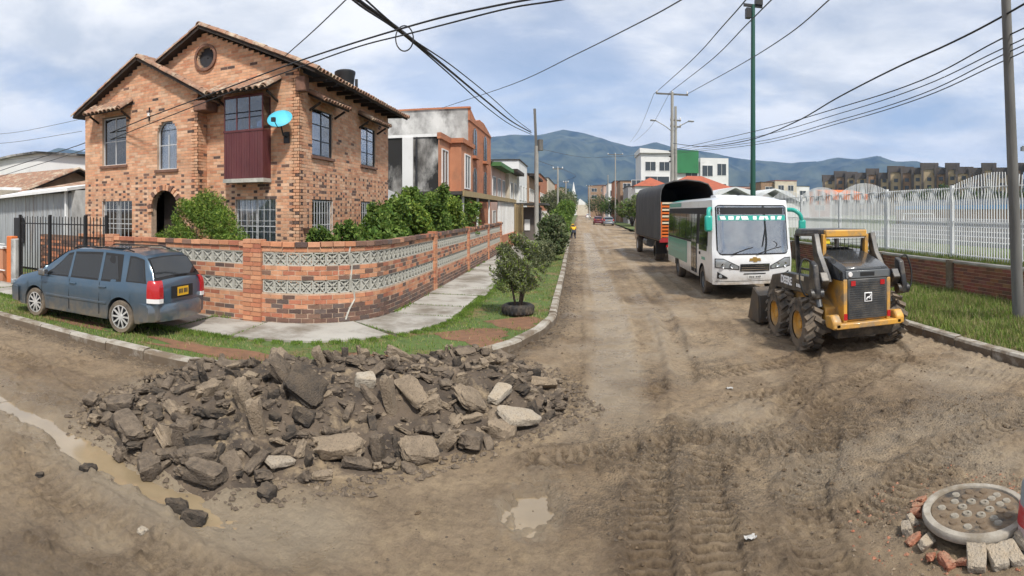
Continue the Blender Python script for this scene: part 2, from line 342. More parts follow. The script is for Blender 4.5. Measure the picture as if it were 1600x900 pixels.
def ground(x, y):
    """z, wet, dark(track soil), gravel"""
    x = np.asarray(x, float); y = np.asarray(y, float)
    D = np.hypot(x, y); near = 1-sstep(25, 60, D)
    z = (fbm(x*.45, y*.45, 3, 1)-.5)*.08+(fbm(x*1.7, y*1.7, 3, 5)-.5)*.030+(fbm(x*6, y*6, 3, 9)-.5)*.028+(fbm(x*22, y*22, 2, 13)-.5)*.022
    clod = np.clip(fbm(x*9+3, y*9, 3, 23)-.56, 0, 1)*sstep(.45, .62, fbm(x*.8, y*.8, 3, 31)); z += clod*.16
    wet = sstep(.50, .72, fbm(x*.7+9, y*.7, 4, 41))*.6; dark = sstep(.54, .70, fbm(x*.55, y*.55+4, 4, 51))*.6+clod*2.5
    grav = sstep(.56, .68, fbm(x*.6+20, y*.6+7, 4, 61))
    z = np.maximum(z, -.045+.3*(z+.045)); wob = (fbm(x*3, y*3, 2, 71)-.5)*.10
    br_ = .45+.55*sstep(.35, .55, fbm(x*1.3, y*1.3, 2, 77)); ed_ = .3+1.4*fbm(x*5, y*5, 2, 81)
    X0, Y0, Z0, DK0, WB0 = x, y, z, dark, wob
    for p, w, d, t in TRACKS:
        pa = np.array(p); kk = np.flatnonzero((X0 > pa[:, 0].min()-.7) & (X0 < pa[:, 0].max()+.7) & (Y0 > pa[:, 1].min()-.7) & (Y0 < pa[:, 1].max()+.7))
        if not len(kk): continue
        x, y, z, dark, br, ed = X0[kk], Y0[kk], Z0[kk], DK0[kk], br_[kk], ed_[kk]
        ds, s = seg_dist(x, y, p); ds = ds+WB0[kk]*.8; m = 1-sstep(w*.80, w*1.12, ds)
        lug = sstep(-.35, .35, np.sin(s*2*pi/.105+np.abs(ds)*16))
        z += br*(-d*.7*m+m*t*(lug-.5)*.026+.028*np.exp(-((ds-w*1.35)/.07)**2)*ed)
        dark = np.maximum(dark, br*m*(.30+.80*t*(1-lug))+.85*np.exp(-((ds-w*1.3)/.08)**2)*t*br); Z0[kk] = z; DK0[kk] = dark
    x, y, z, dark = X0, Y0, Z0, DK0
    ds, s = seg_dist(x, y, CHANNEL); ch = (1-sstep(.04, .30, ds+wob*2.4))*(1-sstep(-2.9, -2.0, x)); z -= ch*.09
    z += .025*np.exp(-((ds-.55)/.12)**2)*(fbm(x*2, y*2, 2, 90)); wet = np.maximum(wet, 1-sstep(.2, .75, ds))
    pd = np.hypot((x+.36)/.22, (y-4.52)/.40)+wob*6+(fbm(x*14, y*14, 2, 97)-.5)*.8; z -= (1-sstep(.4, 1.2, pd))*.075; wet = np.maximum(wet, 1-sstep(.8, 1.5, pd))
    for px, py, pr in ((2.0, 6.05, .34), (-4.6, 2.7, .35), (-3.1, 2.75, .3), (-6.2, 2.9, .4)):
        pd = np.hypot(x-px, (y-py)*1.2)/pr; z -= (1-sstep(.5, 1.2, pd+wob*3))*.03
        dark *= sstep(.6, 1.2, pd); grav = grav*sstep(.6, 1.3, pd); wet = np.maximum(wet, (1-sstep(.6, 1.3, pd))*.55)
    ds, s = seg_dist(x, y, STRIP); st = (1-sstep(.22, .5, ds+wob))*sstep(5.6, 7.0, y)
    for dx_, wd_, k_ in ((.95, .16, .6), (1.75, .20, .55), (2.6, .16, .45), (-.55, .10, .4)):
        st = np.maximum(st, k_*(1-sstep(wd_*.5, wd_*1.6, np.abs(x-.65-dx_-.25*np.sin(y*.16+dx_)*sstep(5, 20, y)*.6+(1-sstep(6, 14, y))*dx_*.25)+wob))*sstep(6.0, 9.0, y)*sstep(.38, .55, fbm(x*.9+dx_, y*.35, 2, 95)))
    z = z*(1-.6*st)-.012*st; wet = np.maximum(wet, st); dark *= 1-.8*st; grav = grav*(1-.7*st)
    # dark crumbly strip of soil along the kerb
    kd, _ = seg_dist(x, y, KERB); kb = 1-sstep(.15, .55, kd+wob); dark = np.maximum(dark, kb*.8); grav = np.maximum(grav, kb); z += kb*.02
    road = ((y < 6.6) | ((x > -.8) & (x < 6.2)) | inside(x, y, KERB[1:12]+[(-.5, 6.4), (-12, 6.4)]))
    z = np.where(road, z, -.35)
    z = np.where(D < 60, z, z*(1-sstep(60, 90, D))-.02*sstep(60, 90, D))
    return z, np.clip(wet, 0, 1), np.clip(dark, 0, 1), np.clip(grav, 0, 1)
_gx0, _gy0, _gs = -9., 1.6, .04; _GX, _GY = np.meshgrid(np.arange(_gx0, 7, _gs), np.arange(_gy0, 13, _gs), indexing='ij'); _GZ = ground(_GX.ravel(), _GY.ravel())[0].reshape(_GX.shape)
def gz(x, y):
    i, j = int((x-_gx0)/_gs+.5), int((y-_gy0)/_gs+.5)
    return float(_GZ[i, j]) if 0 <= i < _GZ.shape[0] and 0 <= j < _GZ.shape[1] else float(ground(np.array([x]), np.array([y]))[0][0])

ang = np.concatenate([np.linspace(-pi, -1.3, 40, endpoint=False), np.linspace(-1.3, 1.05, 900), np.linspace(1.05, pi, 42)[1:]])
rad = np.concatenate([[.05, .5], np.geomspace(1.0, 2.5, 40, endpoint=False), np.geomspace(2.5, 11, 520, endpoint=False), np.geomspace(11, 60, 170), np.geomspace(64, 9000, 50)])
A_, R_ = np.meshgrid(ang, rad, indexing='ij'); gx = R_*np.sin(A_); gy = R_*np.cos(A_)
zz_, we_, da_, gr_ = ground(gx.ravel(), gy.ravel())
na, nr = A_.shape; idx = np.arange(na*nr).reshape(na, nr)
Fq = np.stack([idx[:-1, :-1], idx[1:, :-1], idx[1:, 1:], idx[:-1, 1:]], -1).reshape(-1, 4)[:, ::-1]
def mud_material():
    m = bpy.data.materials.new('mud'); m.use_nodes = True; t = m.node_tree; b = t.nodes['Principled BSDF']
    pos = N('ShaderNodeNewGeometry', t).outputs['Position']
    a = N('ShaderNodeAttribute', t, attribute_name='Col'); sp = N('ShaderNodeSeparateColor', t); t.links.new(a.outputs['Color'], sp.inputs[0])
    wet, dark, grav = sp.outputs[0], sp.outputs[1], sp.outputs[2]
    def nz(sc, det=5, ro=.6):
        n = N('ShaderNodeTexNoise', t); n.inputs['Scale'].default_value = sc; n.inputs['Detail'].default_value = det; n.inputs['Roughness'].default_value = ro; t.links.new(pos, n.inputs['Vector']); return n.outputs['Fac']
    def mr(s, lo, hi, a_=0., b_=1.):
        r = N('ShaderNodeMapRange', t); r.inputs[1].default_value = lo; r.inputs[2].default_value = hi; r.inputs[3].default_value = a_; r.inputs[4].default_value = b_; t.links.new(s, r.inputs[0]); return r.outputs[0]
    def mix(f, x, y, mode='MIX'):
        n = N('ShaderNodeMix', t, data_type='RGBA', blend_type=mode)
        if isinstance(f, float): n.inputs[0].default_value = f
        else: t.links.new(f, n.inputs[0])
        for i, s in ((6, x), (7, y)):
            if isinstance(s, tuple): n.inputs[i].default_value = (*s, 1)
            else: t.links.new(s, n.inputs[i])
        return n.outputs[2]
    def mu(x, y, op='MULTIPLY'):
        n = N('ShaderNodeMath', t, operation=op, use_clamp=True)
        for i, s in ((0, x), (1, y)):
            if isinstance(s, (int, float)): n.inputs[i].default_value = s
            else: t.links.new(s, n.inputs[i])
        return n.outputs[0]
    c = mix(mr(nz(.9, 6), .35, .65), (.40, .30, .195), (.30, .224, .147))
    c = mix(mr(nz(3.2, 6, .7), .45, .70), c, (.46, .345, .215))
    c = mix(mu(mr(nz(11, 6, .7), .46, .66), .5), c, (.15, .108, .07))
    c = mix(mu(dark, mr(nz(14, 6, .75), .34, .60, 0., .85)), c, (.078, .051, .030))
    vor = N('ShaderNodeTexVoronoi', t); vor.inputs['Scale'].default_value = 34; t.links.new(pos, vor.inputs['Vector'])
    peb = mix(mr(vor.outputs['Distance'], .1, .55), (.30, .235, .165), (.085, .066, .048))
    c = mix(mu(grav, mr(nz(5, 5, .7), .42, .62, 0., .7)), c, peb)
    c = mix(mu(mr(nz(55, 6, .75), .53, .68), .45), c, (.11, .078, .05))
    c = mix(mu(mr(nz(47, 5, .75), .56, .70), .45), c, (.44, .34, .225))
    c = mix(mu(wet, .6), c, (.41, .34, .25))  # tan of wet mud, with its sky sheen painted in as paleness
    damp = mr(nz(.38, 5, .6), .46, .60); c = mix(mu(damp, .58), c, mix(1.0, c, (.50, .44, .38), 'MULTIPLY'))
    t.links.new(c, b.inputs['Base Color'])
    t.links.new(mr(mu(mu(wet, mu(damp, .35), 'ADD'), mr(nz(2.5), .35, .6)), 0., 1., .86, .16), b.inputs['Roughness']); b.inputs['Specular IOR Level'].default_value = .35
    bp = N('ShaderNodeBump', t); bp.inputs['Strength'].default_value = 1.0; bp.inputs['Distance'].default_value = .045
    h = mu(nz(34, 8, .8), mu(mr(vor.outputs['Distance'], 0, .6, 1, 0), mu(grav, .5)), 'ADD'); t.links.new(h, bp.inputs['Height']); t.links.new(bp.outputs[0], b.inputs['Normal'])
    MATS['mud'] = m; return m
mud_material()
gm = npmesh('ground', np.stack([gx.ravel(), gy.ravel(), zz_], 1), Fq, MATS['mud'], col=np.stack([we_, da_, gr_], 1), smooth=True)
tag(link('ground', gm), kind='structure')

# muddy water lying in the hollows
m = mat('muddy_water', (.32, .245, .15), .08, var=.25, vscale=1.5, coord='World', bump=.02, bscale=9, spec=.5, coat=.35)
def puddle(x0, x1, y0, y1, z):
    mb = MB(); mb.grid(lambda u, v: (u, v, z), lin(x0, x1, 12), lin(y0, y1, 6)); o = mb.build('puddle', 'muddy_water'); tag(o, kind='structure')
puddle(-8.6, -2.0, 3.2, 4.25, -.064); puddle(-.95, .2, 3.95, 5.15, -.050)

# ================================================================= KERBS, VERGES, PAVEMENT
KP = Path(KERB)
verge_soil = mat('verge_soil', (.085, .13, .028), .95, col2=(.20, .12, .062), vscale=1.6, coord='World', bump=.6, bscale=30, lo=.50, hi=.66, dirt=(.055, .09, .02), dscale=5, dlo=.5, dhi=.65)
def kerb_run(path, s0, s1, name, side, zt=.15, step=.9, skip=()):
    par = empty(name); par['kind'] = 'structure'; s = s0; meshes = []
    while s < s1:
        L = step*(1+random.uniform(-.08, .08)); e = min(s+L, s1)
        if not any(a < s < b for a, b in skip):
            n = 4; dz = random.uniform(-.018, .018); w = .17; secs = []
            for k in range(n+1):
                t = s+.008+(e-s-.016)*k/n; j = random.uniform(-.006, .006)
                pts = [(0, -.4), (j, zt+dz-.035), (.03+j, zt+dz), (w-.01, zt+dz+.004), (w, zt+dz-.02), (w, -.4)]
                secs.append([(*path.off(t, -side*o), z) for o, z in pts])
            MB().loft(secs).build('kerb_stone', 'kerb_concrete', par, smooth=40)
        s = e
    return par
kerb_run(KP, 30, KP.c[11]+8, 'kerb_left', 1, zt=.175)
RK = Path([(9.5, .6), (7.4, 1.4), (6.5, 2.8), (6.05, 4.6), (5.92, 6.2), (5.95, 12), (6.0, 30), (6.05, 420)])
kerb_run(RK, 0, 48, 'kerb_right', -1, zt=.16)
# verge surfaces (soil sheet behind the kerbs)
def sheet(name, pts, z, m):
    me = bpy.data.meshes.new(name); me.from_pydata([(x, y, z) for x, y in pts], [], [tuple(range(len(pts)))]); me.materials.append(MATS[m])
    return tag(link(name, me), kind='structure')
ki = [KP.off(s, -.15) for s in np.concatenate([np.arange(0, 50, 6), np.arange(50, 72, .5), np.arange(72, KP.L, 12), [KP.L-.01]])]
sheet('verge_left', ki+[(-70, 420), (-70, 6.6)], .115, 'verge_soil')
rk = [RK.off(s, .15) for s in np.concatenate([np.arange(0, 12, .6), np.arange(12, RK.L, 10), [RK.L-.01]])]
sheet('verge_right', rk[::-1]+[(9.5, .9), (9.5, 420)], .13, 'verge_soil')

mat('bare_soil', (.23, .115, .062), .95, col2=(.16, .085, .048), vscale=6, coord='World', bump=.8, bscale=40)
for cx_, cy_, rx_, ry_ in ((-5.3, 7.25, 1.5, .33), (-1.75, 9.9, .62, .62), (-1.2, 11.2, .5, .55), (-3.0, 8.0, .7, .30), (-8.6, 7.3, .9, .3)):
    pts_ = [(cx_+rx_*math.cos(a)*(1+.3*math.sin(3*a+cx_)+.15*math.sin(7*a)), cy_+ry_*math.sin(a)*(1+.25*math.sin(2*a+cy_)+.15*math.cos(5*a))) for a in lin(0, 2*pi, 33)[:-1]]
    sheet('bare_soil', pts_, .120, 'bare_soil')
# path of the garden wall: along the side street, round the corner, up the street
WALLP = Path([(-10.2, 9.5)]+[(-5.85, 9.5)]+arc(-5.85, 11.45, 1.95, -85, -3, 16)+[(-3.86, 12.2), (-3.9, 19), (-4.1, 30.5)])
par = empty('pavement'); par['kind'] = 'structure'
mat('slab_concrete', (.40, .38, .34), .9, col2=(.31, .29, .26), vscale=1.1, bump=.2, bscale=60, dirt=(.17, .145, .11), dscale=1.1, dlo=.46, dhi=.66, coord='World')
s = -6.; JOINTS = []
PV = Path([(-22, 9.5)]+[(-5.85, 9.5)]+arc(-5.85, 11.45, 1.95, -85, -3, 16)+[(-3.86, 12.2), (-3.9, 19), (-4.1, 30.5), (-4.3, 60)])
s = 2.; k = 0
while s < PV.L-2:
    L = random.choice((1.25, 1.5, 1.7)) if s < 23 else 3.
    n = 6; top = .150+random.uniform(-.012, .016); secs = []
    for i in range(n+1):
        t = s+.02+(L-.04)*i/n; wo_ = 1.33+.04*math.sin(t*3.)+random.uniform(-.015, .015)
        if s > 22: wo_ = 1.45+random.uniform(-.05, .05)
        a0 = PV.off(t, .03); b0 = PV.off(t, wo_)
        secs.append([(*a0, -.1), (*a0, top+.02), (*b0, top), (*b0, -.1)])
    MB().loft(secs).build('slab', 'slab_concrete', par, bevel=.008, seg=1); s += L; JOINTS.append(s)

# ================================================================= BRICKWORK
def brick_mesh(L, T, Hh, col, cache={}):
    k = (round(L, 3), round(T, 3), round(Hh, 3), tuple(np.round(col, 3)))
    if k not in cache:
        b = .004; x, y, z = L/2, T/2, Hh/2
        V = [(-x, -y, -z), (x, -y, -z), (x, y, -z), (-x, y, -z), (-x, -y, z), (x, -y, z), (x, y, z), (-x, y, z)]
        cache[k] = npmesh('brick', np.array(V), np.array(BOXF), MATS['brick'], col=np.array(col))
    return cache[k]
def lay(parent, items, limit=300, name='brick'):
    """items: (x,y,z,angle,L,T,H,colour,full?) -> the nearest `limit` as objects, the rest one joined part"""
    order = sorted(range(len(items)), key=lambda i: (not items[i][8], items[i][0]**2+items[i][1]**2+(items[i][2]-2.3)**2))
    ind = set(order[:limit]); V = []; Fc = []; cols = []
    for i, (x, y, z, a, L, T, Hh, col, full) in enumerate(items):
        if i in ind:
            o = link(name, brick_mesh(L, T, Hh, col), parent); o.location = (x, y, z); o.rotation_euler = (0, 0, a)
        else:
            c, s_ = math.cos(a), math.sin(a); k = len(V)
            for dx, dy, dz in ((-1, -1, -1), (1, -1, -1), (1, 1, -1), (-1, 1, -1), (-1, -1, 1), (1, -1, 1), (1, 1, 1), (-1, 1, 1)):
                u, v = dx*L/2, dy*T/2; V.append((x+u*c-v*s_, y+u*s_+v*c, z+dz*Hh/2)); cols.append(col)
            Fc += [tuple(j+k for j in q) for q in BOXF]
    if V:
        o = link(name+'work', npmesh(name+'work', np.array(V), np.array(Fc), MATS['brick'], col=np.array(cols)), parent); o['kind'] = 'stuff'
PAL_WALL = [(.56, .25, .135), (.50, .20, .11), (.60, .30, .17), (.43, .16, .095), (.54, .27, .16)]
PAL_DARK = [(.115, .075, .065), (.16, .095, .075), (.20, .11, .08), (.135, .10, .088), (.24, .14, .10)]
PAL_HOUSE = [(.66, .36, .22), (.63, .32, .185), (.68, .40, .25), (.58, .27, .155), (.70, .45, .30), (.66, .35, .205), (.67, .38, .23)]
PAL_BURNT = [(.14, .085, .068), (.19, .11, .085), (.10, .068, .06)]

gw = empty('garden_wall', (0, 0, 0), 0, 'low brick garden wall with two rows of pale lattice blocks curving round the corner', 'wall')
def ribbon(path, s0, s1, z0, z1, o0, o1, n):
    secs = []
    for i in range(n+1):
        t = s0+(s1-s0)*i/n; a = path.off(t, o0); b = path.off(t, o1)
        secs.append([(*a, z0), (*b, z0), (*b, z1), (*a, z1)])
    return MB().loft(secs)
WL = WALLP.L
for z0, z1, nm in ((-.05, .735, 'core'), (.985, 1.262, 'core'), (1.512, 1.615, 'core')):
    ribbon(WALLP, 0, WL, z0, z1, -.10, -.0005, 90).build(nm, 'mortar', gw)
items = []
PILLARS = [(.0, .30), (3.95, .42), (10.95, .26), (15.9, .26), (21.0, .26), (25.6, .26)]
def in_pillar(s): return any(abs(s-c-w/2) < w/2+.02 for c, w in PILLARS)
courses = [.135+.088*i for i in range(7)]+[1.03, 1.122, 1.214]+[1.565]
for ci, zc in enumerate(courses):
    s = -.12 if ci % 2 else 0.
    while s < WL-.1:
        L = .24; c = s+L/2
        if 0 < c < WL:
            x, y, dx, dy = WALLP.at(c); x, y = WALLP.off(c, -.055)
            low = zc < .55; dk = random.random() < (.62 if (low and c > 3.2) else .18) or (low and c > 5 and zc < .4)
            col = random.choice(PAL_DARK if dk else PAL_WALL); f = random.uniform(.85, 1.12)
            items.append((x+random.uniform(-.003, .003), y+random.uniform(-.003, .003), zc, math.atan2(dy, dx), L-.014, .115, .074, tuple(q*f for q in col), True))
        s += L
lay(gw, items, 300)
items = []; s = 0.
while s < WL-.05:                                 # coping: bricks on the flat, slightly overhanging
    c = s+.12; x, y = WALLP.off(min(c, WL-.01), -.055); _, _, dx, dy = WALLP.at(c)
    dk = (c > 6.2 and random.random() < .8) or random.random() < .2
    col = random.choice(PAL_DARK if dk else PAL_WALL); f = random.uniform(.9, 1.15)
    items.append((x, y, 1.665+random.uniform(-.006, .006), math.atan2(dy, dx)+random.uniform(-.015, .015), .228, .185, .085, tuple(q*f for q in col), True)); s += .24
lay(gw, items, 300, 'coping_brick')
# pillars
items = []
for c, w in PILLARS:
    x, y, dx, dy = WALLP.at(c+w/2); a = math.atan2(dy, dx)
    p = WALLP.off(c+w/2, -.055)
    MB().box(-w/2+.01, w/2-.01, -.09, .09, -.05, 1.735).build('pillar_core', 'mortar', gw, loc=(*p, 0), rot=(0, 0, a))
    nz_ = 20
    for i in range(nz_):
        zc = .13+.088*i
        if zc > 1.78: break
        cuts = [w] if w < .3 and i % 2 else ([w/2, w/2] if w < .3 else ([.24, w-.24] if i % 2 else [w-.24, .24]))
        u = -w/2
        for L in cuts:
            col = random.choice(PAL_WALL); f = random.uniform(.9, 1.15)
            items.append((p[0]+(u+L/2)*dx, p[1]+(u+L/2)*dy, zc, a, L-.012, .215, .075, tuple(q*f for q in col), True)); u += L
lay(gw, items, 200, 'pillar_brick')
# lattice blocks
mat('lattice_concrete', (.50, .49, .44), .92, col2=(.36, .35, .31), vscale=9, bump=.3, bscale=70)
def lattice_mesh():
    mb = MB(); h = .121; w = .010; d = .045
    for a in (0, 90, 180, 270): mb.box(-h, h, -d, d, -h, -h+2*w, Matrix.Rotation(R(a), 3, 'Y'), (0, 0, 0))
    for a in (45, 135): mb.box(-.150, .150, -d*.8, d*.8, -.0085, .0085, Matrix.Rotation(R(a), 3, 'Y'), (0, 0, 0))
    r_ = .082
    for k in range(4): a0, a1 = k*pi/2, (k+1)*pi/2; mb.bar((r_*math.cos(a0), 0, r_*math.sin(a0)), (r_*math.cos(a1), 0, r_*math.sin(a1)), .06, .017, (0, 1, 0))
    return mb.mesh('lattice_block', 'lattice_concrete')
lm = lattice_mesh()
for zc in (.860, 1.387):
    for (c0, w0), (c1, w1) in zip(PILLARS[:-1], PILLARS[1:]):
        a0, a1 = c0+w0+.005, c1-.005; n = int((a1-a0)/.25); st = (a1-a0)/n
        for i in range(n):
            c = a0+st*(i+.5); x, y = WALLP.off(c, -.055); _, _, dx, dy = WALLP.at(c)
            o = link('lattice_block', lm, gw); o.location = (x, y, zc); o.rotation_euler = (0, 0, math.atan2(dy, dx)); o.scale = (st/.25, 1, 1.02)
# pale mortar smeared over the crack
mb = MB(); pr = None
for z, s in ((.22, 6.02), (.42, 6.10), (.60, 6.22), (.74, 6.20), (.98, 6.13), (1.27, 6.16), (1.52, 6.10), (1.70, 6.14)):
    p = (*WALLP.off(s, .004), z)
    if pr: mb.bar(pr, p, .05, .012, (0, 1, 0))
    pr = p
mb.build('crack_repair', 'lattice_concrete', gw)
# ================================================================= BRICK HOUSE ON THE CORNER
def spans(outline, z):
    xs = []; n = len(outline)
    for i in range(n):
        (u0, z0), (u1, z1) = outline[i], outline[(i+1) % n]
        if (z0 > z) != (z1 > z): xs.append(u0+(u1-u0)*(z-z0)/(z1-z0))
    xs.sort(); return list(zip(xs[::2], xs[1::2]))
def cut(sp, a, b):
    out = []
    for u0, u1 in sp:
        if b <= u0 or a >= u1: out.append((u0, u1))
        else:
            if a > u0: out.append((u0, a))
            if b < u1: out.append((b, u1))
    return out
def opening_at(op, z):
    u0, u1, z0, z1 = op[:4]; kind = op[4] if len(op) > 4 else 'rect'
    if z < z0 or z > z1: return None
    if kind == 'arch':
        r = (u1-u0)/2; zs = z1-r
        if z > zs: h = math.sqrt(max(r*r-(z-zs)**2, 0)); c = (u0+u1)/2; return (c-h, c+h)
    if kind == 'round':
        r = (u1-u0)/2; c = (u0+u1)/2; zc = (z0+z1)/2; h = math.sqrt(max(r*r-(z-zc)**2, 0)); return (c-h, c+h)
    return (u0, u1)
def brick_wall(parent, ox, oy, a, outline, openings, items, dots=3.35, depth=.22, course=.079, pal=PAL_HOUSE):
    """courses of bricks on a mortar backing; outline/openings in (u, z); outward = right of u direction"""
    c, s_ = math.cos(a), math.sin(a); zmin = min(p[1] for p in outline); zmax = max(p[1] for p in outline)
    mb = MB(); z = zmin; r = 0
    while z < zmax:
        zc = z+course/2; sp = spans(outline, min(zc, zmax-.001))
        for op in openings:
            o = opening_at(op, zc)
            if o: sp = cut(sp, *o)
        for u0, u1 in sp:
            if u1-u0 < .03: continue
            p = [(ox+u*c-v*s_, oy+u*s_+v*c) for u, v in ((u0, 0), (u1, 0), (u1, depth), (u0, depth))]
            mb.add([(*q, z) for q in p]+[(*q, z+course) for q in p], BOXF)
            dotted = zc < dots; unit = [.235, .115] if dotted else [.235]; tot = sum(unit)
            u = math.floor(u0/tot)*tot+((tot/2) if r % 2 else 0)-tot; k = 0
            if dotted: u = math.floor(u0/tot)*tot+[0, .175][r % 2]-tot
            while u < u1:
                L = unit[k % len(unit)]; a0, a1 = max(u, u0), min(u+L, u1)
                if a1-a0 > .045:
                    hd = dotted and k % 2 == 1
                    if hd: burnt = random.random() < (.85 if r % 2 else .18)
                    else: burnt = random.random() < (.03 if dotted else .022)
                    col = random.choice(PAL_BURNT if burnt else pal); f = random.uniform(.86, 1.14); um = (a0+a1)/2
                    v = .0235-random.uniform(.001, .004)
                    items.append((ox+um*c-v*s_, oy+um*s_+v*c, zc, a, a1-a0-.012, .05, course-.013, tuple(q*f for q in col), abs(a1-a0-L) < .001 and not hd))
                u += L; k += 1
        z += course; r += 1
    mb.build('wall_backing', 'mortar', parent)
glass('blue_glass', (.22, .30, .40), .12); glass('sky_glass', (.92, .94, .96), .30, .08)
mat('window_steel', (.55, .56, .57), .5, metal=.2)
mat('dark_steel', (.05, .055, .06), .5, metal=.3)
mat('maroon_metal', (.115, .028, .032), .5, var=.25, vscale=3, stretch=(1, 1, .3), dirt=(.14, .05, .05), dscale=2, dlo=.5, dhi=.8)
mat('sill_brick', (.22, .115, .08), .9, var=.35, vscale=8)
mat('tile_dark', (.10, .062, .045), .9, var=.4, vscale=6)
def window(parent, x, y, z, a, w, h, nx=2, nz=2, recess=.10, curtain='curtain', frame='window_steel', gl='window_glass', grille=0, arch=False, sill=True, name='window', cw=1.0):
    """frame mesh with children pane, curtain, sill, bar; local x along wall, local -y outward"""
    t = .035; fr = MB(); yy = recess
    r = w/2; zs = h-r if arch else h
    fr.box(0, t, yy-.02, yy+.03, 0, zs).box(w-t, w, yy-.02, yy+.03, 0, zs).box(t, w-t, yy-.02, yy+.03, 0, t)
    if arch:
        pts = [(r-r*math.cos(k), yy, zs+r*math.sin(k)) for k in lin(0, pi, 13)]
        for p, q in zip(pts[:-1], pts[1:]): fr.bar(p, q, .05, .035, (0, 1, 0))
    else: fr.box(t, w-t, yy-.02, yy+.03, h-t, h)
    for i in range(1, nx): u = w*i/nx; fr.box(u-.014, u+.014, yy-.014, yy+.024, t, zs-t)
    for j in range(1, nz): q = h*j/nz; fr.box(t, w-t, yy-.012, yy+.020, q-.012, q+.012)
    o = fr.build(name, frame, parent, loc=(x, y, z), rot=(0, 0, a))
    for i in range(nx):
        for j in range(nz):
            u0, u1 = w*i/nx, w*(i+1)/nx; q0, q1 = h*j/nz, h*(j+1)/nz
            if arch and j == nz-1:
                pl = [(u0, q0), (u1, q0)]+[(u, zs+math.sqrt(max(r*r-(u-r)**2, 0))) for u in lin(u1, u0, 7)]
                MB().prism(pl, yy+.002, yy+.006).build('pane', gl, o); continue
            MB().box(u0+.004, u1-.004, yy+.002, yy+.006, q0+.004, q1-.004).build('pane', gl, o)
    if curtain:
        n = 28; us = lin(.02, w*cw-.02, n)
        MB().grid(lambda u, v: (u, yy+.10+.02*math.sin(u*38), v), us, [0.02, (h if not arch else h-r*.3)-.02]).build('curtain', curtain, o)
    MB().box(-.15, w+.15, yy+.30, yy+.34, -.15, h+.15).build('room', 'interior', o)
    if sill: MB().box(-.07, w+.07, -.06, yy, -.075, -.004).build('sill', 'sill_brick', o)
    if grille:
        g = MB(); n = max(2, int(w/.16))
        for i in range(n+1): g.bar((w*i/n, .015, .0), (w*i/n, .015, zs), .014)
        for j in range(grille+1): g.bar((0, .03, zs*j/grille), (w, .03, zs*j/grille), .012)
        g.build('grille', 'window_steel', o)
    return o
def tile_mesh(L=.40, r=.085, cache={}):
    k = (L, r)
    if k not in cache:
        mb = MB(); n = 7
        def ring(x, rr): return [(x, rr*math.cos(pi*i/(n-1)), rr*math.sin(pi*i/(n-1))) for i in range(n)]+[(x, (rr-.016)*math.cos(pi*i/(n-1)), (rr-.016)*math.sin(pi*i/(n-1))) for i in range(n-1, -1, -1)]
        mb.loft([ring(0, r*.86), ring(L, r)]); cache[k] = mb.mesh('roof_tile', 'clay_tile', smooth=50)
    return cache[k]
def roof_slope(parent, e0, e1, r0, r1, pitch=.20, thick=.07, eave=True, verge=(True, True), under='dark_wood'):
    """e0->e1 eave line, r0->r1 ridge line (same direction)"""
    e0, e1, r0, r1 = (Vector(p) for p in (e0, e1, r0, r1)); nrm = (e1-e0).cross(r0-e0).normalized()
    if nrm.z < 0: nrm = -nrm
    d = nrm*thick
    MB().add([e0-d, e1-d, r1-d, r0-d, e0, e1, r1, r0], BOXF).build('roof_deck', under, parent)
    n = max(2, int((e1-e0).length/pitch)); rows = MB(); k = 6; tm = tile_mesh()
    dn0 = (e0-r0).normalized(); ax = (e1-e0).normalized(); q = Matrix((dn0, nrm.cross(dn0), nrm)).transposed().to_euler()
    for i in range(n):
        t = (i+.5)/n; e = e0.lerp(e1, t); r = r0.lerp(r1, t); dn = (e-r).normalized(); L = (e-r).length-.28
        if L > .1:
            va = []
            for p in (r, r+dn*L):
                va.append([p+(ax*math.cos(pi*j/(k-1))+nrm*math.sin(pi*j/(k-1)))*.08 for j in range(k)])
            rows.loft(va, closed=False, caps=False)
        if eave:
            o = link('roof_tile', tm, parent); o.location = e-dn*.34+nrm*random.uniform(0, .012); o.rotation_euler = q
            o.scale = (1, 1, random.uniform(.92, 1.1))
    b = rows.build('tile_rows', 'clay_tile', parent, smooth=60); b['kind'] = 'stuff'
    for on, p0, p1, sgn in ((verge[0], e0, r0, -1), (verge[1], e1, r1, 1)):
        if not on: continue
        dn = (p0-p1); L = dn.length; dn.normalize(); m_ = max(2, int(L/.32))
        for j in range(m_):
            o = link('verge_tile', tm, parent); p = p1+dn*(L*j/m_)+nrm*(.015+.012*random.random())-ax*sgn*.05; o.location = p; o.rotation_euler = q; o.scale = (L/m_/.36, 1.15, 1.15)
def hood(parent, x, y, z, a, w, dep=.5, rise=.28):
    """small tiled canopy over a window; local x along wall, -y outward"""
    c, s_ = math.cos(a), math.sin(a)
    def L(u, v, h): return (x+u*c-v*s_, y+u*s_+v*c, z+h)
    p = empty('window_hood', (0, 0, 0)); p.parent = parent
    roof_slope(p, L(0, -dep, 0), L(w, -dep, 0), L(0, 0, rise), L(w, 0, rise), pitch=.17, thick=.05)
    for u in (.1, w-.1):
        MB().bar(L(u, 0, -.22), L(u, -dep*.75, -.04), .05).build('bracket', 'dark_wood', p)
    return p

house = empty('brick_house', (0, 0, 0), 0, 'two storey orange brick corner house with tiled gables and maroon balcony', 'house')
items = []; YW, YM, XB = 12.2, 12.6, -6.65
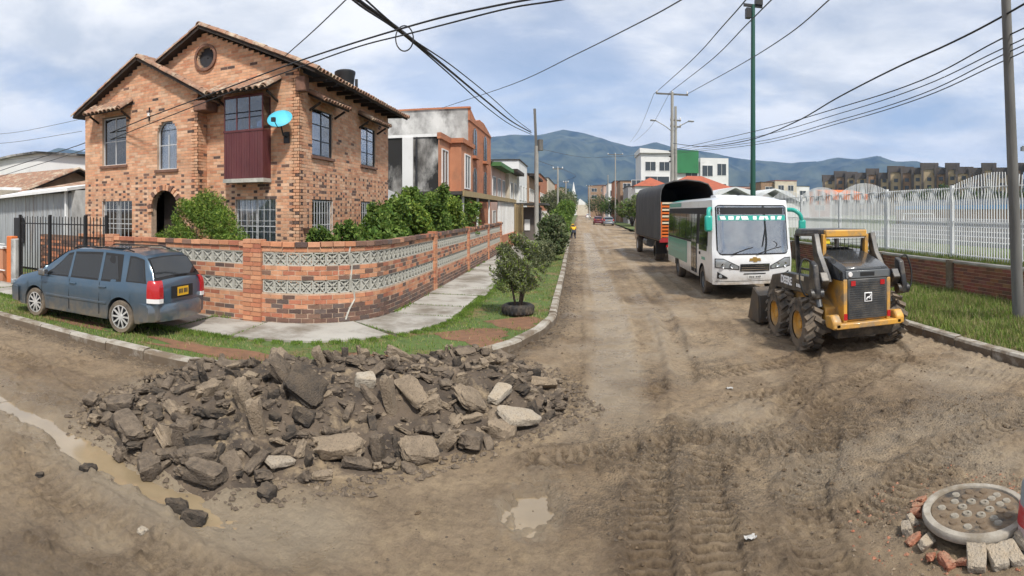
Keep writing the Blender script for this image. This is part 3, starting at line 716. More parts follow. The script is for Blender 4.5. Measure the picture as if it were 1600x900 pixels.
# wing front (u = X)
wo_ = [(-14.1, 0), (-9.5, 0), (-9.5, 5.48), (-11.56, 6.62), (-14.1, 5.44)]
brick_wall(house, 0, YW, 0, wo_, [(-13.28, -12.23, 3.70, 5.18), (-10.97, -10.25, 3.47, 4.85, 'arch'), (-13.28, -11.98, 1.2, 2.64), (-11.20, -10.14, .2, 2.93, 'arch')], items)
# wing return
brick_wall(house, -9.5, YW, pi/2, [(0, 0), (.4, 0), (.4, 5.5), (0, 5.5)], [], items)
# main gable front
brick_wall(house, 0, YM, 0, [(-9.5, 0), (XB, 0), (XB, 5.80), (-9.58, 7.20), (-12.4, 5.9), (-9.5, 5.2)], [(-8.45, -7.65, 3.2, 5.1), (-8.56, -7.33, 1.2, 2.62), (-9.81, -9.25, 6.23, 6.79, 'round')], items)
# street side
brick_wall(house, XB, YM, pi/2, [(0, 0), (6.7, 0), (6.7, 5.70), (0, 5.80)], [(.70, 1.95, 3.75, 5.0), (4.1, 5.4, 3.75, 5.0), (.70, 1.98, 1.3, 2.57), (4.1, 5.4, 1.3, 2.57)], items)
lay(house, items, 300)
# windows
window(house, -13.28, YW, 3.70, 0, 1.05, 1.48, 2, 2, gl='blue_glass', frame='window_steel', cw=.45)
window(house, -10.97, YW, 3.47, 0, .72, 1.38, 2, 2, arch=True, cw=.75)
window(house, -13.28, YW, 1.2, 0, 1.30, 1.44, 2, 2, grille=5)
window(house, -8.56, YM, 1.2, 0, 1.23, 1.42, 2, 2, grille=5)
window(house, XB, YM+.70, 3.75, pi/2, 1.25, 1.25, 2, 3, cw=1., frame='dark_steel', gl='sky_glass', recess=.05)
window(house, XB, YM+4.1, 3.75, pi/2, 1.3, 1.25, 2, 3, cw=1., frame='dark_steel', gl='sky_glass', recess=.05)
window(house, XB, YM+.70, 1.3, pi/2, 1.28, 1.27, 2, 2, grille=4, cw=.5)
window(house, XB, YM+4.1, 1.3, pi/2, 1.3, 1.27, 2, 2, grille=4, cw=.35)
# arched doorway: dark porch, wooden door
d = MB().box(-11.15, -10.19, YW+.5, YW+.56, .15, 2.9).build('door', 'dark_wood', house)
MB().box(-10.34, -10.28, YW+.46, YW+.5, 1.1, 1.25).build('handle', 'chrome', d)
mb = MB(); c0 = (-10.67, 2.40); rr = .56
for k in range(17):                                # ring of bricks on edge round the arch
    a = R(-8)+R(196)*k/16; p = (c0[0]+rr*math.cos(a), YW-.03, c0[1]+rr*math.sin(a))
    bm_ = brick_mesh(.085, .07, .15, PAL_HOUSE[k % 7] if k % 3 else PAL_BURNT[1]); o = link('arch_brick', bm_, house); o.location = p; o.rotation_euler = (0, -(a-pi/2), 0)
# oculus ring and shutter
mb = MB(); mb.lathe([(.30, -.05), (.37, -.05), (.37, .04), (.30, .04)], 24, (0, 0, 0), 'y', close=False); ro = mb.build('oculus', 'sill_brick', house, smooth=40, loc=(-9.53, YM-.02, 6.51))
MB().lathe([(.02, .1), (.30, .1)], 24, (0, 0, 0), 'y', close=False).build('vent_screen', 'interior', ro)
# enclosed balcony: maroon parapet, glazed upper part, tiled cap
bal = empty('balcony', (0, 0, 0)); bal.parent = house
bx0, bx1, by = -8.65, -7.47, YW
MB().box(bx0-.02, bx1+.02, by-.02, YM, 3.03, 3.13).build('balcony_floor', 'lattice_concrete', bal)
n = 15
for i in range(n):
    u0 = bx0+(bx1-bx0)*i/n; u1 = bx0+(bx1-bx0)*(i+1)/n
    MB().box(u0+.004, u1-.004, by, by+.03, 3.13, 4.32).build('plank', 'maroon_metal', bal)
for i in range(4):
    v0 = by+.03+.37*i/4
    MB().box(bx1-.03, bx1, v0+.003, v0+.37/4-.003, 3.13, 4.32).build('plank', 'maroon_metal', bal)
MB().box(bx0, bx0+.03, by+.03, YM, 3.13, 4.32).build('side_panel', 'maroon_metal', bal)
f = MB(); f.box(bx0-.01, bx1+.01, by-.015, by+.045, 4.32, 4.37).box(bx0, bx1, by, by+.03, 5.19, 5.25)
for u in lin(bx0, bx1-.03, 4): f.box(u, u+.03, by, by+.03, 4.37, 5.19)
f.box(bx1-.03, bx1, YM-.04, YM-.01, 4.37, 5.19).box(bx1-.032, bx1+.002, by+.05, YM, 4.32, 4.37)
f.build('glazing_frame', 'maroon_metal', bal)
for i in range(3):
    u0 = bx0+.03+(bx1-bx0-.03)*i/3; u1 = u0+(bx1-bx0-.03)/3-.03
    MB().box(u0, u1, by+.012, by+.018, 4.37, 5.19).build('pane', 'blue_glass', bal)
MB().box(bx1-.018, bx1-.012, by+.03, YM-.04, 4.37, 5.19).build('pane', 'blue_glass', bal)
MB().grid(lambda u, v: (u, by+.12+.015*math.sin(u*45), v), lin(bx0+.05, bx0+.45, 20), [4.3, 5.2]).build('curtain', 'curtain', bal)
MB().box(bx1-.34, bx1-.22, by+.05, by+.07, 4.37, 4.85).build('board', 'timber', bal)
hood(house, -8.95, YM, 5.30, 0, 1.78, dep=.72, rise=.34)
hood(house, -13.55, YW, 5.28, 0, 1.6, dep=.5, rise=.30)
hood(house, XB, YM+.45, 5.10, pi/2, 1.75, dep=.42, rise=.22)
hood(house, XB, YM+3.85, 5.10, pi/2, 1.8, dep=.42, rise=.22)
# roofs
rf = empty('roof'); rf.parent = house
roof_slope(rf, (-6.05, 12.3, 5.68), (-6.05, 19.75, 5.62), (-9.58, 12.3, 7.33), (-9.58, 19.75, 7.27), verge=(True, True))
roof_slope(rf, (-13.2, 12.35, 5.62), (-13.2, 19.75, 5.6), (-9.58, 12.35, 7.33), (-9.58, 19.75, 7.27), verge=(True, False), eave=False)
roof_slope(rf, (-9.02, 11.95, 5.31), (-9.02, 12.58, 5.31), (-11.56, 11.95, 6.74), (-11.56, 12.58, 6.74), verge=(True, False))
roof_slope(rf, (-14.45, 11.95, 5.37), (-14.45, 19, 5.37), (-11.56, 11.95, 6.74), (-11.56, 19, 6.74), verge=(True, False), eave=False)
for xr, zr, y0, y1 in ((-9.58, 7.33, 12.3, 19.7), (-11.56, 6.74, 11.95, 14.5)):
    n = int((y1-y0)/.34)
    for i in range(n):
        o = link('ridge_tile', tile_mesh(.42, .11), rf); o.location = (xr, y0+i*.34, zr+.02); o.rotation_euler = (0, 0, pi/2)
for yy in np.arange(13., 19.5, .62): MB().bar((XB, yy, 5.62), (-6.1, yy, 5.60), .07, .10).build('rafter', 'dark_wood', rf)
MB().box(-9.52, -9.1, 12.0, 12.55, 4.95, 5.22).build('corbel', 'sill_brick', house, bevel=.03)
MB().box(-6.72, -6.45, 12.5, 12.75, 5.25, 5.62).build('corbel', 'sill_brick', house, bevel=.03)
# plain brick flanks and back so the house is closed
MB().box(-14.1, -13.9, YW+.25, 19.2, 0, 5.4).build('party_wall', 'sill_brick', house)
MB().box(-14.1, XB-.22, 19.1, 19.3, 0, 5.6).build('rear_wall', 'sill_brick', house)
# interior floor blocks light
MB().box(-13.8, XB-.3, YW+.5, 19.0, 3.0, 3.1).build('floor_slab', 'interior', house)

# satellite dish
dish = empty('satellite_dish', (-7.0, 12.58, 4.2), 0, 'bright blue satellite dish bracketed to the brick wall beside the balcony', 'satellite dish')
mat('dish_blue', (.09, .50, .66), .6)
mb = MB(); mb.lathe([(.0, -.0), (.10, .006), (.2, .025), (.31, .07), (.315, .075), (.2, .036), (.1, .016), (0., .008)], 28, (0, 0, 0), 'y', close=False)
o = mb.build('reflector', 'dish_blue', dish, smooth=60, loc=(0.02, -.42, .42), rot=(R(-42), 0, R(14)))
MB().tube([(0, 0, -.05), (0, -.18, -.02), (.0, -.30, .22), (0, -.36, .36)], .022).build('mast', 'dark_metal', dish)
MB().tube([(0, -.30, .2), (.06, -.55, .12), (.1, -.8, .25)], .012).build('feed_arm', 'dark_metal', dish)
MB().box(.05, .14, -.86, -.78, .22, .32).build('feed_horn', 'dark_metal', dish)
MB().box(-.08, .08, -.02, .01, -.2, .08).build('wall_plate', 'dark_metal', dish)
# water tank behind the roof
tank = empty('water_tank', (-7.75, 18.0, 5.9), 0, 'black plastic water tank standing on the house roof', 'water tank')
mat('black_plastic', (.015, .016, .018), .45)
MB().lathe([(.26, 0), (.27, .1), (.34, .75), (.36, .82), (.36, .88), (.30, .92), (.06, .98)], 24).build('tank_body', 'black_plastic', tank, smooth=40, loc=(0, 0, .25))
MB().tube([(.42, 0, 0), (.42, 0, .85)], .05).build('pipe', 'black_plastic', tank)
MB().tube([(.34, .2, 0), (.34, .2, .5), (.25, .2, .5)], .03).build('pipe', 'white_paint', tank)
MB().box(-.4, .5, -.4, .4, -.6, .24).build('stand', 'dark_metal', tank)
# small insulator bracket on the front wall
br = empty('cable_bracket', (-11.25, 12.17, 4.9), 0, 'small steel cable bracket with white insulator on the gable wall', 'bracket')
MB().bar((0, 0, 0), (0, 0, .38), .03).build('rod', 'dark_metal', br)
MB().lathe([(.03, 0), (.045, .02), (.03, .06), (.045, .08), (.03, .1)], 10).build('insulator', 'white_paint', br, loc=(0, -.04, .12))
# ================================================================= VEHICLES
mat('car_paint', (.062, .108, .158), .28, metal=.45, coat=.8, dirt=(.12, .14, .155), dscale=1.6, dlo=.5, dhi=.85, low=((.26, .215, .16), .24, .62))
mat('alloy', (.72, .71, .70), .4, metal=.5, dirt=(.48, .45, .41), dscale=6)
mat('tail_red', (.42, .012, .016), .25, coat=.6); mat('tail_white', (.75, .73, .72), .3, coat=.5)
mat('plate_yellow', (.75, .42, .02), .5); mat('plate_white', (.8, .8, .78), .5); mat('plate_mark', (.04, .04, .04), .6)
mat('seal', (.012, .012, .013), .7)
mat('bus_white', (.78, .79, .80), .3, coat=.6, dirt=(.52, .50, .46), dscale=1.2, dlo=.55, dhi=.85, low=((.36, .30, .22), .40, .72))
mat('teal', (.02, .36, .29), .35, coat=.4); mat('dark_teal', (.03, .30, .25), .35, coat=.4)
mat('headlamp', (.35, .37, .38), .12, metal=.3, coat=1.); mat('gold', (.55, .34, .10), .3, metal=.6)
mat('tarp', (.052, .053, .055), .75, col2=(.085, .085, .085), vscale=2.2, stretch=(1, 1, .4), bump=.35, bscale=5)
mat('truck_orange', (.62, .14, .02), .5); mat('slat_cream', (.6, .52, .38), .7); mat('truck_red', (.32, .02, .025), .45); mat('maroon_paint', (.11, .02, .03), .35, coat=.5)
mat('loader_yellow', (.62, .32, .05), .5, coat=.1, dirt=(.30, .21, .12), dscale=4, dlo=.42, dhi=.64)
mat('loader_black', (.022, .022, .024), .42, coat=.1, dirt=(.13, .11, .085), dscale=5, dlo=.44, dhi=.68)
mat('hood_black', (.035, .037, .04), .22, coat=.6, dirt=(.10, .10, .10), dscale=3, dlo=.5, dhi=.8)
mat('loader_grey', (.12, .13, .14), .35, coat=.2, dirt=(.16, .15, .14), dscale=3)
mat('screen_grey', (.045, .048, .052), .5, dirt=(.10, .095, .09), dscale=4, dlo=.45, dhi=.7)
mat('worn_steel', (.11, .10, .09), .55, metal=.6, dirt=(.17, .13, .09), dscale=3, dlo=.45, dhi=.65)
mat('lettering_white', (.92, .92, .92), .5); mat('sticker_yellow', (.7, .55, .03), .5)
mat('car_glass', (.012, .014, .016), .05, spec=.7); glass('screen_glass', (.80, .86, .88), .34)

def wheel(parent, x, y, z, r, w, side, rim='alloy', tyre='rubber', spokes=10, rr=.66, dish=.03, name='wheel'):
    """axis along y; side=+1/-1 is the outer face direction"""
    o = MB().lathe([(r*rr, -w/2), (r*.93, -w/2), (r*.985, -w*.36), (r, -w*.2), (r, w*.2), (r*.985, w*.36), (r*.93, w/2), (r*rr, w/2)], 36, axis='y', close=False).build(name, tyre, parent, smooth=50, loc=(x, y, z))
    q = side*(w/2-dish)
    m = MB().lathe([(r*rr, q+side*.012), (r*rr*.93, q+side*.012), (r*rr*.9, q-side*.05), (r*rr*.2, q-side*.06), (.0, q-side*.06)], 30, axis='y', close=False)
    m.build('rim', 'dark_metal' if spokes else rim, o, smooth=40)
    if spokes:
        s = MB()
        for k in range(spokes):
            a = 2*pi*k/spokes; s.bar((r*.08*math.cos(a), q, r*.08*math.sin(a)), (r*rr*.95*math.cos(a), q, r*rr*.95*math.sin(a)), .03, .02, (0, 1, 0))
        s.lathe([(r*rr*.9, q+side*.014), (r*rr, q+side*.014), (r*rr, q-side*.01), (r*rr*.9, q-side*.01)], 30, axis='y', close=False)
        s.cyl((0, q-side*.02, 0), (0, q+side*.015, 0), r*.16, n=14); s.build('spokes', rim, o, smooth=40)
    else:
        s = MB(); s.cyl((0, q-side*.06, 0), (0, q+side*.02, 0), r*.17, n=14)
        for k in range(6): a = pi*k/3; s.cyl((r*.30*math.cos(a), q-side*.055, r*.30*math.sin(a)), (r*.30*math.cos(a), q-side*.03, r*.30*math.sin(a)), .018, n=6)
        s.build('hub', rim, o, smooth=40)
    return o

def interp(tab, x):
    return float(np.interp(x, [a for a, _ in tab], [b for _, b in tab]))
def make_car(name, paint, loc, rz, label, detail=True, group=None, wagon=True):
    car = empty(name, loc, rz, label, 'car', group)
    if wagon: TOP = [(-2.10, .86), (-2.06, .97), (-2.0, 1.05), (-1.80, 1.36), (-1.70, 1.445), (-1.5, 1.49), (-.6, 1.525), (.1, 1.50), (.38, 1.44), (1.12, 1.00), (1.35, .95), (1.8, .84), (2.05, .72), (2.14, .60)]
    else: TOP = [(-2.14, .80), (-2.05, .90), (-1.55, .95), (-1.05, 1.30), (-.8, 1.38), (-.3, 1.41), (.1, 1.38), (.38, 1.30), (1.05, .95), (1.35, .90), (1.8, .80), (2.05, .70), (2.14, .58)]
    AX = (-1.26, 1.22); RW = .345; belt = .925
    def halfw(x): return .815*(1-.10*max(0, (abs(x)-1.5)/.64)**2)
    def sec(x):
        top = interp(TOP, x); w = halfw(x); zl = .22+.10*max(0, (abs(x)-1.7)/.4)
        for a in AX:
            d = abs(x-a)
            if d < RW: zl = max(zl, .31+math.sqrt(RW*RW-d*d)-.0)
        b = min(belt+.02*(x < -1), top-.075); roof = top-b > .2
        wr = w-.035-(.30*(top-b)) if roof else w-.05
        h = [(0, zl), (w*.8, zl), (w*.975, zl+.004), (w*.99, max(zl+.008, .42)), (w, max(zl+.012, .58)), (w*.992, max(zl+.016, min(.78, b-.03))), (w*.965, max(zl+.02, b))]
        for t in (.33, .66, .93): h.append((w*.965+(wr-w*.965)*t, max(zl+.02, b+(top-.045-b)*t)))
        h += [(wr-.03, top-.012), (wr*.75, top+.006), (wr*.35, top+.016), (0, top+.02)]
        return h
    xs = sorted(set([round(x, 3) for x in np.arange(-2.10, 2.15, .06)]+[round(a+d, 3) for a in AX for d in np.linspace(-RW, RW, 23)]+[a for a, _ in TOP]))
    secs = []
    for x in xs:
        h = sec(x); secs.append([(x, y, z) for y, z in h]+[(x, -y, z) for y, z in h[-2:0:-1]])
    MB().loft(secs).build('body', paint, car, smooth=38)
    def side(x, t, s, off=.005):
        top = interp(TOP, x); w = halfw(x); b = min(belt+.02*(x < -1), top-.075); wr = w-.035-(.30*(top-b))
        return (x, s*(w*.965+(wr-w*.965)*t+off), b+(top-.045-b)*t)
    def sidewin(nm, xa0, xa1, xb0, xb1, s, t0=.07, t1=.88, m='car_glass', off=.005):
        """lower edge xa0..xa1, upper edge xb0..xb1"""
        def fn(u, t): return side((xa0+(xa1-xa0)*u)*(1-t)+(xb0+(xb1-xb0)*u)*t, t0+(t1-t0)*t, s, off)
        return MB().grid(fn, lin(0, 1, 9), lin(0, 1, 5)).build(nm, m, car, smooth=60)
    for s in (-1, 1):
        if wagon:
            sidewin('window_surround', -1.26, 1.04, -1.20, .30, s, .01, .97, 'seal', .003)
            sidewin('side_window', .17, .90, .16, .34, s); sidewin('side_window', -.68, .10, -.66, .10, s); sidewin('side_window', -1.20, -.75, -1.05, -.73, s)
            sidewin('pillar', .10, .17, .10, .16, s, .0, 1., paint, .009); sidewin('pillar', -.75, -.68, -.73, -.66, s, .0, 1., paint, .009)
            sidewin('window_surround', -1.86, -1.38, -1.72, -1.36, s, .03, .95, 'seal', .003); sidewin('side_window', -1.82, -1.41, -1.70, -1.40, s, .07, .88)
        else:
            sidewin('window_surround', -1.2, .95, -.85, .28, s, .02, .95, 'seal', .003); sidewin('side_window', -.15, .85, -.15, .28, s); sidewin('side_window', -1.1, -.22, -.8, -.22, s)
    def topw(nm, x0, x1, vw, m, off):
        def fn(u, v):
            x = x0+(x1-x0)*u; top = interp(TOP, x); w = halfw(x); b = min(belt, top-.075); wr = w-.035-(.30*(top-b)) if top-b > .2 else w-.05
            return (x+off*(.7 if x > 0 else -.7), v*vw*(wr-.02), top+.02-.026*abs(v*vw)**2+off)
        return MB().grid(fn, lin(0, 1, 7), lin(-1, 1, 9)).build(nm, m, car, smooth=60)
    topw('windscreen_seal', 1.10, .36, 1.0, 'seal', .003); topw('windscreen', 1.06, .40, .95, 'car_glass', .007)
    if wagon: topw('rear_window_seal', -1.76, -2.03, 1.02, 'seal', .004); topw('rear_window', -1.79, -2.0, .95, 'car_glass', .010)
    else: topw('rear_window', -1.08, -1.50, .93, 'car_glass', .008)
    for s in (-1, 1):
        for a in AX: wheel(car, a, s*.715, .305, .305, .19, s, spokes=10 if detail else 0, rr=.72, tyre='dusty_rubber', dish=.02)
    # tail lamps wrap the corner
    for s in (-1, 1):
        w = .800; pl = [(-1.90, w+.012), (-1.97, w+.006), (-2.06, w-.018), (-2.128, w-.075), (-2.136, w-.185), (-2.09, w-.185), (-2.02, w-.10), (-1.90, w-.05)]
        o = MB().loft([[(x+k_*(x+1.95)*-1, s*(y-(w-y)*0-k2_), z) for x, y in pl] for z, k_, k2_ in ((.70, 0, 0), (.82, 0, 0), (.92, .06, .004), (.98, .16, .014), (1.015, .34, .034))]).build('tail_lamp', 'tail_red', car, smooth=40)
        MB().loft([[(x, s*y, z) for x, y in pl] for z in (.62, .698)]).build('reversing_lamp', 'tail_white', o, smooth=40)
    # bumpers
    def bump(x0, dirn):
        secs = []
        for y in lin(-.84, .84, 15):
            t = abs(y)/.84; bx = x0-dirn*.24*t**4; zz0 = .27
            secs.append([(bx-dirn*.22, y, zz0), (bx-dirn*.01, y, zz0+.02), (bx, y, .40), (bx, y, .52), (bx-dirn*.05, y, .585), (bx-dirn*.22, y, .60)])
        return MB().loft(secs)
    bump(-2.20, -1).build('rear_bumper', paint, car, smooth=40); bump(2.22, 1).build('front_bumper', paint, car, smooth=40)
    p = MB().box(-2.135, -2.118, -.17, .17, .70, .86).build('number_plate', 'plate_yellow', car)
    if detail:
        for u in (-.12, -.075, -.03, .035, .08, .125): MB().box(-2.14, -2.1355, u-.014, u+.014, .745, .825).build('plate_mark', 'plate_mark', p)
        MB().box(-2.125, -2.10, -.33, .33, .665, .885).build('plate_recess', 'seal', car)
        for s in (-1, 1):
            for x in (.02, -.80): MB().box(x-.09, x+.09, s*.805, s*.835, .80, .835).build('door_handle', paint, car, bevel=.01)
            for x in (.135, -.715, 1.0):
                g = MB()
                for z0, z1 in ((.30, .58), (.575, .9)): g.bar((x, s*halfw(x)*1.0, z0), (x, s*halfw(x)*(1.003 if z1 < .6 else .972), z1), .008, .01, (0, 1, 0))
                g.build('door_seam', 'seal', car)
            MB().box(-.9, .85, s*.812, s*.826, .50, .545).build('rubbing_strip', paint, car, bevel=.006)
            m_ = MB().box(-.10, .10, -.05, .08, -.07, .07).build('mirror', paint, car, bevel=.03, loc=(.86, s*.87, .98))
            MB().box(-.104, -.10, -.04, .065, -.055, .055).build('mirror_glass', 'chrome', m_)
            MB().tube([(.2, s*.56, 1.50), (.1, s*.56, 1.545), (-1.2, s*.56, 1.55), (-1.4, s*.56, 1.50)], .014).build('roof_rail', 'seal', car, smooth=60)
        MB().box(-1.0, -.2, -.45, .45, 1.53, 1.538).build('sunroof', 'car_glass', car)
        MB().box(-1.9, 1.0, -.70, .70, .30, .34).build('floor_pan', 'interior', car)
        for x in (.25, -.6):
            for s in (-1, 1): MB().box(x-.1, x+.06, s*.36-.22, s*.36+.22, .4, 1.15).build('seat', 'interior', car, bevel=.05)
        for s in (-1, 1): MB().box(2.05, 2.13, s*.62-.16, s*.62+.16, .60, .72).build('headlamp', 'headlamp', car, bevel=.02)
        MB().tube([(-2.02, -.3, 1.06), (-2.03, .12, 1.075)], .008).build('wiper', 'seal', car)
        MB().bar((-2.15, .1, .48), (-2.15, .42, .48), .02).build('bumper_trim', 'seal', car)
    return car
cr = make_car('minivan', 'car_paint', (-8.62, 7.88, .115), pi+R(4), 'steel blue estate car parked on the grass verge by the garden wall'); cr.scale = (.955, .955, .97)

# ---------------------------------------------------------------- minibus
def make_bus():
    bus = empty('minibus', (4.50, 18.1, 0), -pi/2, 'white and teal minibus facing the road works, parked ahead of the tarpaulin truck', 'bus')
    ZR = 2.60
    def sy(z): return 1.09-.055*max(0, z-1.25)/1.35-.06*max(0, .62-z)
    def fx(y, z):
        a = min(abs(y)/1.09, 1.); lean = .17*max(0, z-1.18)+.10*max(0, .62-z)+.35*max(0, z-2.42)**1.3
        bulge = .05*math.exp(-((z-.95)/.28)**2)
        return 3.78-.10*a**2-.22*max(0, a-.72)**2/.08*.55-lean+bulge
    AX = (-1.75, 2.35); RW = .45
    def z0(x):
        z = .42
        for a in AX:
            d = abs(x-a)
            if d < RW: z = max(z, .40+math.sqrt(RW*RW-d*d))
        return z
    us = sorted(set(list(np.round(np.arange(0, 1.0001, .02), 4))))
    def roofz(y): return ZR+.13*(1-(abs(y)/1.02)**3)
    mb = MB(); zs = lin(0, 1, 24)
    for s in (-1, 1):
        def fn(u, t, s=s):
            xf = fx(1.09, 1.0); x = -3.80+(xf+3.80)*u; zb = z0(x); z = zb+(ZR-zb)*t; xe = fx(sy(z), z)
            x2 = -3.80+(xe+3.80)*u; return (x2, s*sy(z), z)
        mb.grid(fn, lin(0, 1, 140), zs)
    ys = lin(-1, 1, 33)
    mb.grid(lambda v, t: (lambda z: (fx(v*sy(z), z), v*sy(z), z))(.40+(ZR-.40)*t), ys, lin(0, 1, 40))
    mb.grid(lambda u, v: (lambda y: (-3.80+(fx(y, ZR)+3.80-.0)*u, y, ZR+(roofz(y)-ZR)*min(1, (1-u)*14, u*30+.0)))(v*sy(ZR)), lin(0, 1, 60), ys)
    mb.grid(lambda v, t: (-3.80, v*sy(.42+(ZR-.42)*t), .42+(ZR-.42)*t), ys, lin(0, 1, 8))
    mb.build('body', 'bus_white', bus, smooth=35)
    MB().box(-3.75, 3.3, -1.0, 1.0, .40, .44).build('chassis', 'seal', bus)
    MB().box(-3.7, 3.0, -1.0, 1.0, .9, .95).build('floor', 'interior', bus)
    def fpatch(nm, y0, y1, za, zb, m, off, par=bus, ny=16, nz_=10, edge=None):
        """patch on the nose; edge(y)->(za,zb) optional"""
        def fn(v, t):
            a, b = (za, zb) if edge is None else edge(v)
            z = a+(b-a)*t; return (fx(v, z)+off, v, z)
        return MB().grid(fn, lin(y0, y1, ny), lin(0, 1, nz_)).build(nm, m, par, smooth=60)
    # windscreen with black surround
    def rr(y): k = max(0, (abs(y)-.88)/.10); return (1.20+.12*k*k, 2.44-.06*k*k)
    fpatch('windscreen_surround', -.985, .985, 0, 0, 'seal', .005, edge=lambda y: (rr(y)[0]-.035, rr(y)[1]+.03), ny=30)
    ws = fpatch('windscreen', -.955, .955, 0, 0, 'screen_glass', .012, edge=rr, ny=30, nz_=14)
    # on and behind the glass: sun band, banner, backdrop sheet, wheel
    fpatch('sun_band', -.94, .94, 2.22, 2.40, 'seal', .016, ws)
    ban = fpatch('banner', -.93, .93, 2.06, 2.19, 'teal', .018, ws)
    for k, (a, b) in enumerate(((-.86, -.72), (-.66, -.52), (-.47, -.38), (-.30, -.12), (.0, .10), (.16, .30), (.36, .44), (.5, .62), (.68, .80))):
        sl = .03*(k % 3-1)
        MB().grid(lambda v, t: (fx(v, 2.08+.09*t)+.0205, v+sl*t, 2.08+.09*t), lin(a, b, 3), lin(0, 1, 2)).build('banner_letter', 'lettering_white', ban)
    mat('painted_reflection', (.20, .26, .26), .8, var=.7, vscale=3.2)  # windscreen reflections put into the uneven colour of the backdrop
    fpatch('cabin_backdrop', -.95, .95, 1.22, 2.42, 'painted_reflection', .008)
    sw = MB().lathe([(.19, 0), (.205, .012), (.19, .024), (.175, .012), (.19, 0)], 24, close=False).build('steering_wheel', 'seal', bus, smooth=60, loc=(fx(-.45, 1.48)+.014, .45, 1.42), rot=(0, R(80), 0))
    sw.scale = (.5, 1, .06)
    # wipers
    for y0, y1, z1 in ((.75, .05, 1.36), (-.05, -.62, 1.36)):
        MB().tube([(fx(y1, 1.2)+.05, y1, 1.19), (fx(y0, z1)+.05, y0*.7+y1*.3, 1.32), (fx(y0, z1)+.03, y0, z1)], .012).build('wiper', 'seal', bus)
    MB().tube([(fx(.1, 1.3)+.025, .22, 1.38), (fx(.3, 1.9)+.025, .34, 1.92)], .011).build('wiper', 'seal', bus)
    # lower face
    def hl(y, s): k = (abs(y)-.42)/.58; return (.80+.06*k, .86+.20*min(1, k*1.4))
    for s in (-1, 1):
        o = fpatch('headlamp', s*.45, s*1.02, 0, 0, 'headlamp', .014, edge=lambda y: hl(y, s))
        fpatch('headlamp_rim', s*.42, s*1.04, 0, 0, 'seal', .008, o, edge=lambda y: (hl(y, s)[0]-.02, hl(y, s)[1]+.02))
        for yy in (.62, .84): MB().lathe([(.0, 0), (.055, .005), (.06, .02)], 14, axis='x', close=False).build('lamp_bowl', 'chrome', o, loc=(fx(yy, .9)+.01, s*yy, .90))
        f_ = fpatch('fog_lamp_recess', s*.72, s*.98, 0, 0, 'seal', .012, edge=lambda y: (.56, .58+.16*(abs(y)-.70)/.28))
        MB().lathe([(0, .012), (.04, .01), (.05, 0)], 14, axis='x', close=False).build('fog_lamp', 'headlamp', f_, loc=(fx(.9, .62)+.02, s*.9, .62))
    gr = fpatch('grille', -.40, .40, 0, 0, 'seal', .014, edge=lambda y: (.74+.02*abs(y), .935))
    for z in (.775, .83, .885): MB().grid(lambda v, t: (fx(v, z+.018*t)+.022, v, z+.018*t), lin(-.37, .37, 9), [0, 1]).build('grille_bar', 'chrome', gr)
    fpatch('lower_intake', -.30, .30, .665, .69, 'seal', .010)
    pl = fpatch('number_plate', -.18, .18, .55, .65, 'plate_white', .014)
    for u in (-.13, -.08, -.03, .04, .09, .14): MB().box(fx(0, .6)+.0135, fx(0, .6)+.0165, u-.016, u+.016, .575, .625).build('plate_mark', 'plate_mark', pl)
    # bow-tie shaped badge
    bt = [(-.16, -.035), (-.055, -.035), (-.035, -.065), (.055, -.065), (.055, -.035), (.16, -.035), (.14, .035), (.055, .035), (.035, .065), (-.055, .065), (-.055, .035), (-.14, .035)]
    MB().prism([(y, z+1.045) for y, z in bt], fx(0, 1.045)-.01, fx(0, 1.045)+.018, 'x').build('badge', 'gold', bus)
    fpatch('bumper_line', -1.02, 1.02, .485, .495, 'seal', .006)
    # sides
    def spatch(nm, s, x0, x1, za, zb, m, off, par=bus):
        return MB().grid(lambda u, t: (u, s*(sy(za+(zb-za)*t)+off), za+(zb-za)*t), lin(x0, x1, 8), lin(0, 1, 6)).build(nm, m, par, smooth=60)
    for s in (-1, 1):
        spatch('window_band', s, -3.72, 3.02, 1.36, 2.40, 'seal', .006)
        for x0, x1 in ((-3.66, -2.55), (-2.48, -1.36), (-1.29, -.17), (-.10, .72)): spatch('side_window', s, x0, x1, 1.42, 2.22, 'car_glass', .011)
        g = spatch('livery_panel', s, -3.72, .1, .66, 1.35, 'dark_teal', .006)
        for z, a, b in ((1.20, -3.3, -.9), (1.06, -3.1, -1.4), (.93, -3.4, -.7)): spatch('livery_stripe', s, a, b, z, z+.05, 'teal', .010, g)
        # door (kerb side) and driver's door
        d = spatch('door', s, .78, 1.62, .50, 2.32, 'seal', .010)
        for x0, x1 in ((.82, 1.18), (1.22, 1.58)): spatch('door_glass', s, x0, x1, 1.05 if s > 0 else .62, 2.22, 'car_glass', .016, d)
        spatch('door_edge', s, .80, .86, .52, 1.35, 'grey_metal', .014, d); spatch('door_edge', s, 1.30, 1.36, .52, 1.35, 'grey_metal', .014, d)
        f_ = spatch('front_side_window', s, 1.95, 2.95, 1.22, 2.22, 'car_glass', .012)
        spatch('door_mark', s, 2.3, 2.75, .96, 1.04, 'teal', .008)
        MB().box(1.98, 2.12, s*1.09-.02, s*1.09+.02, 1.08, 1.16).build('door_handle', 'seal', bus, bevel=.01)
        spatch('roof_edge', s, -3.75, -1.2, 2.44, 2.58, 'teal', .008)
        for a in AX: wheel(bus, a, s*.95, .40, .40, .24, s, rim='grey_metal', spokes=0, tyre='dusty_rubber', rr=.58)
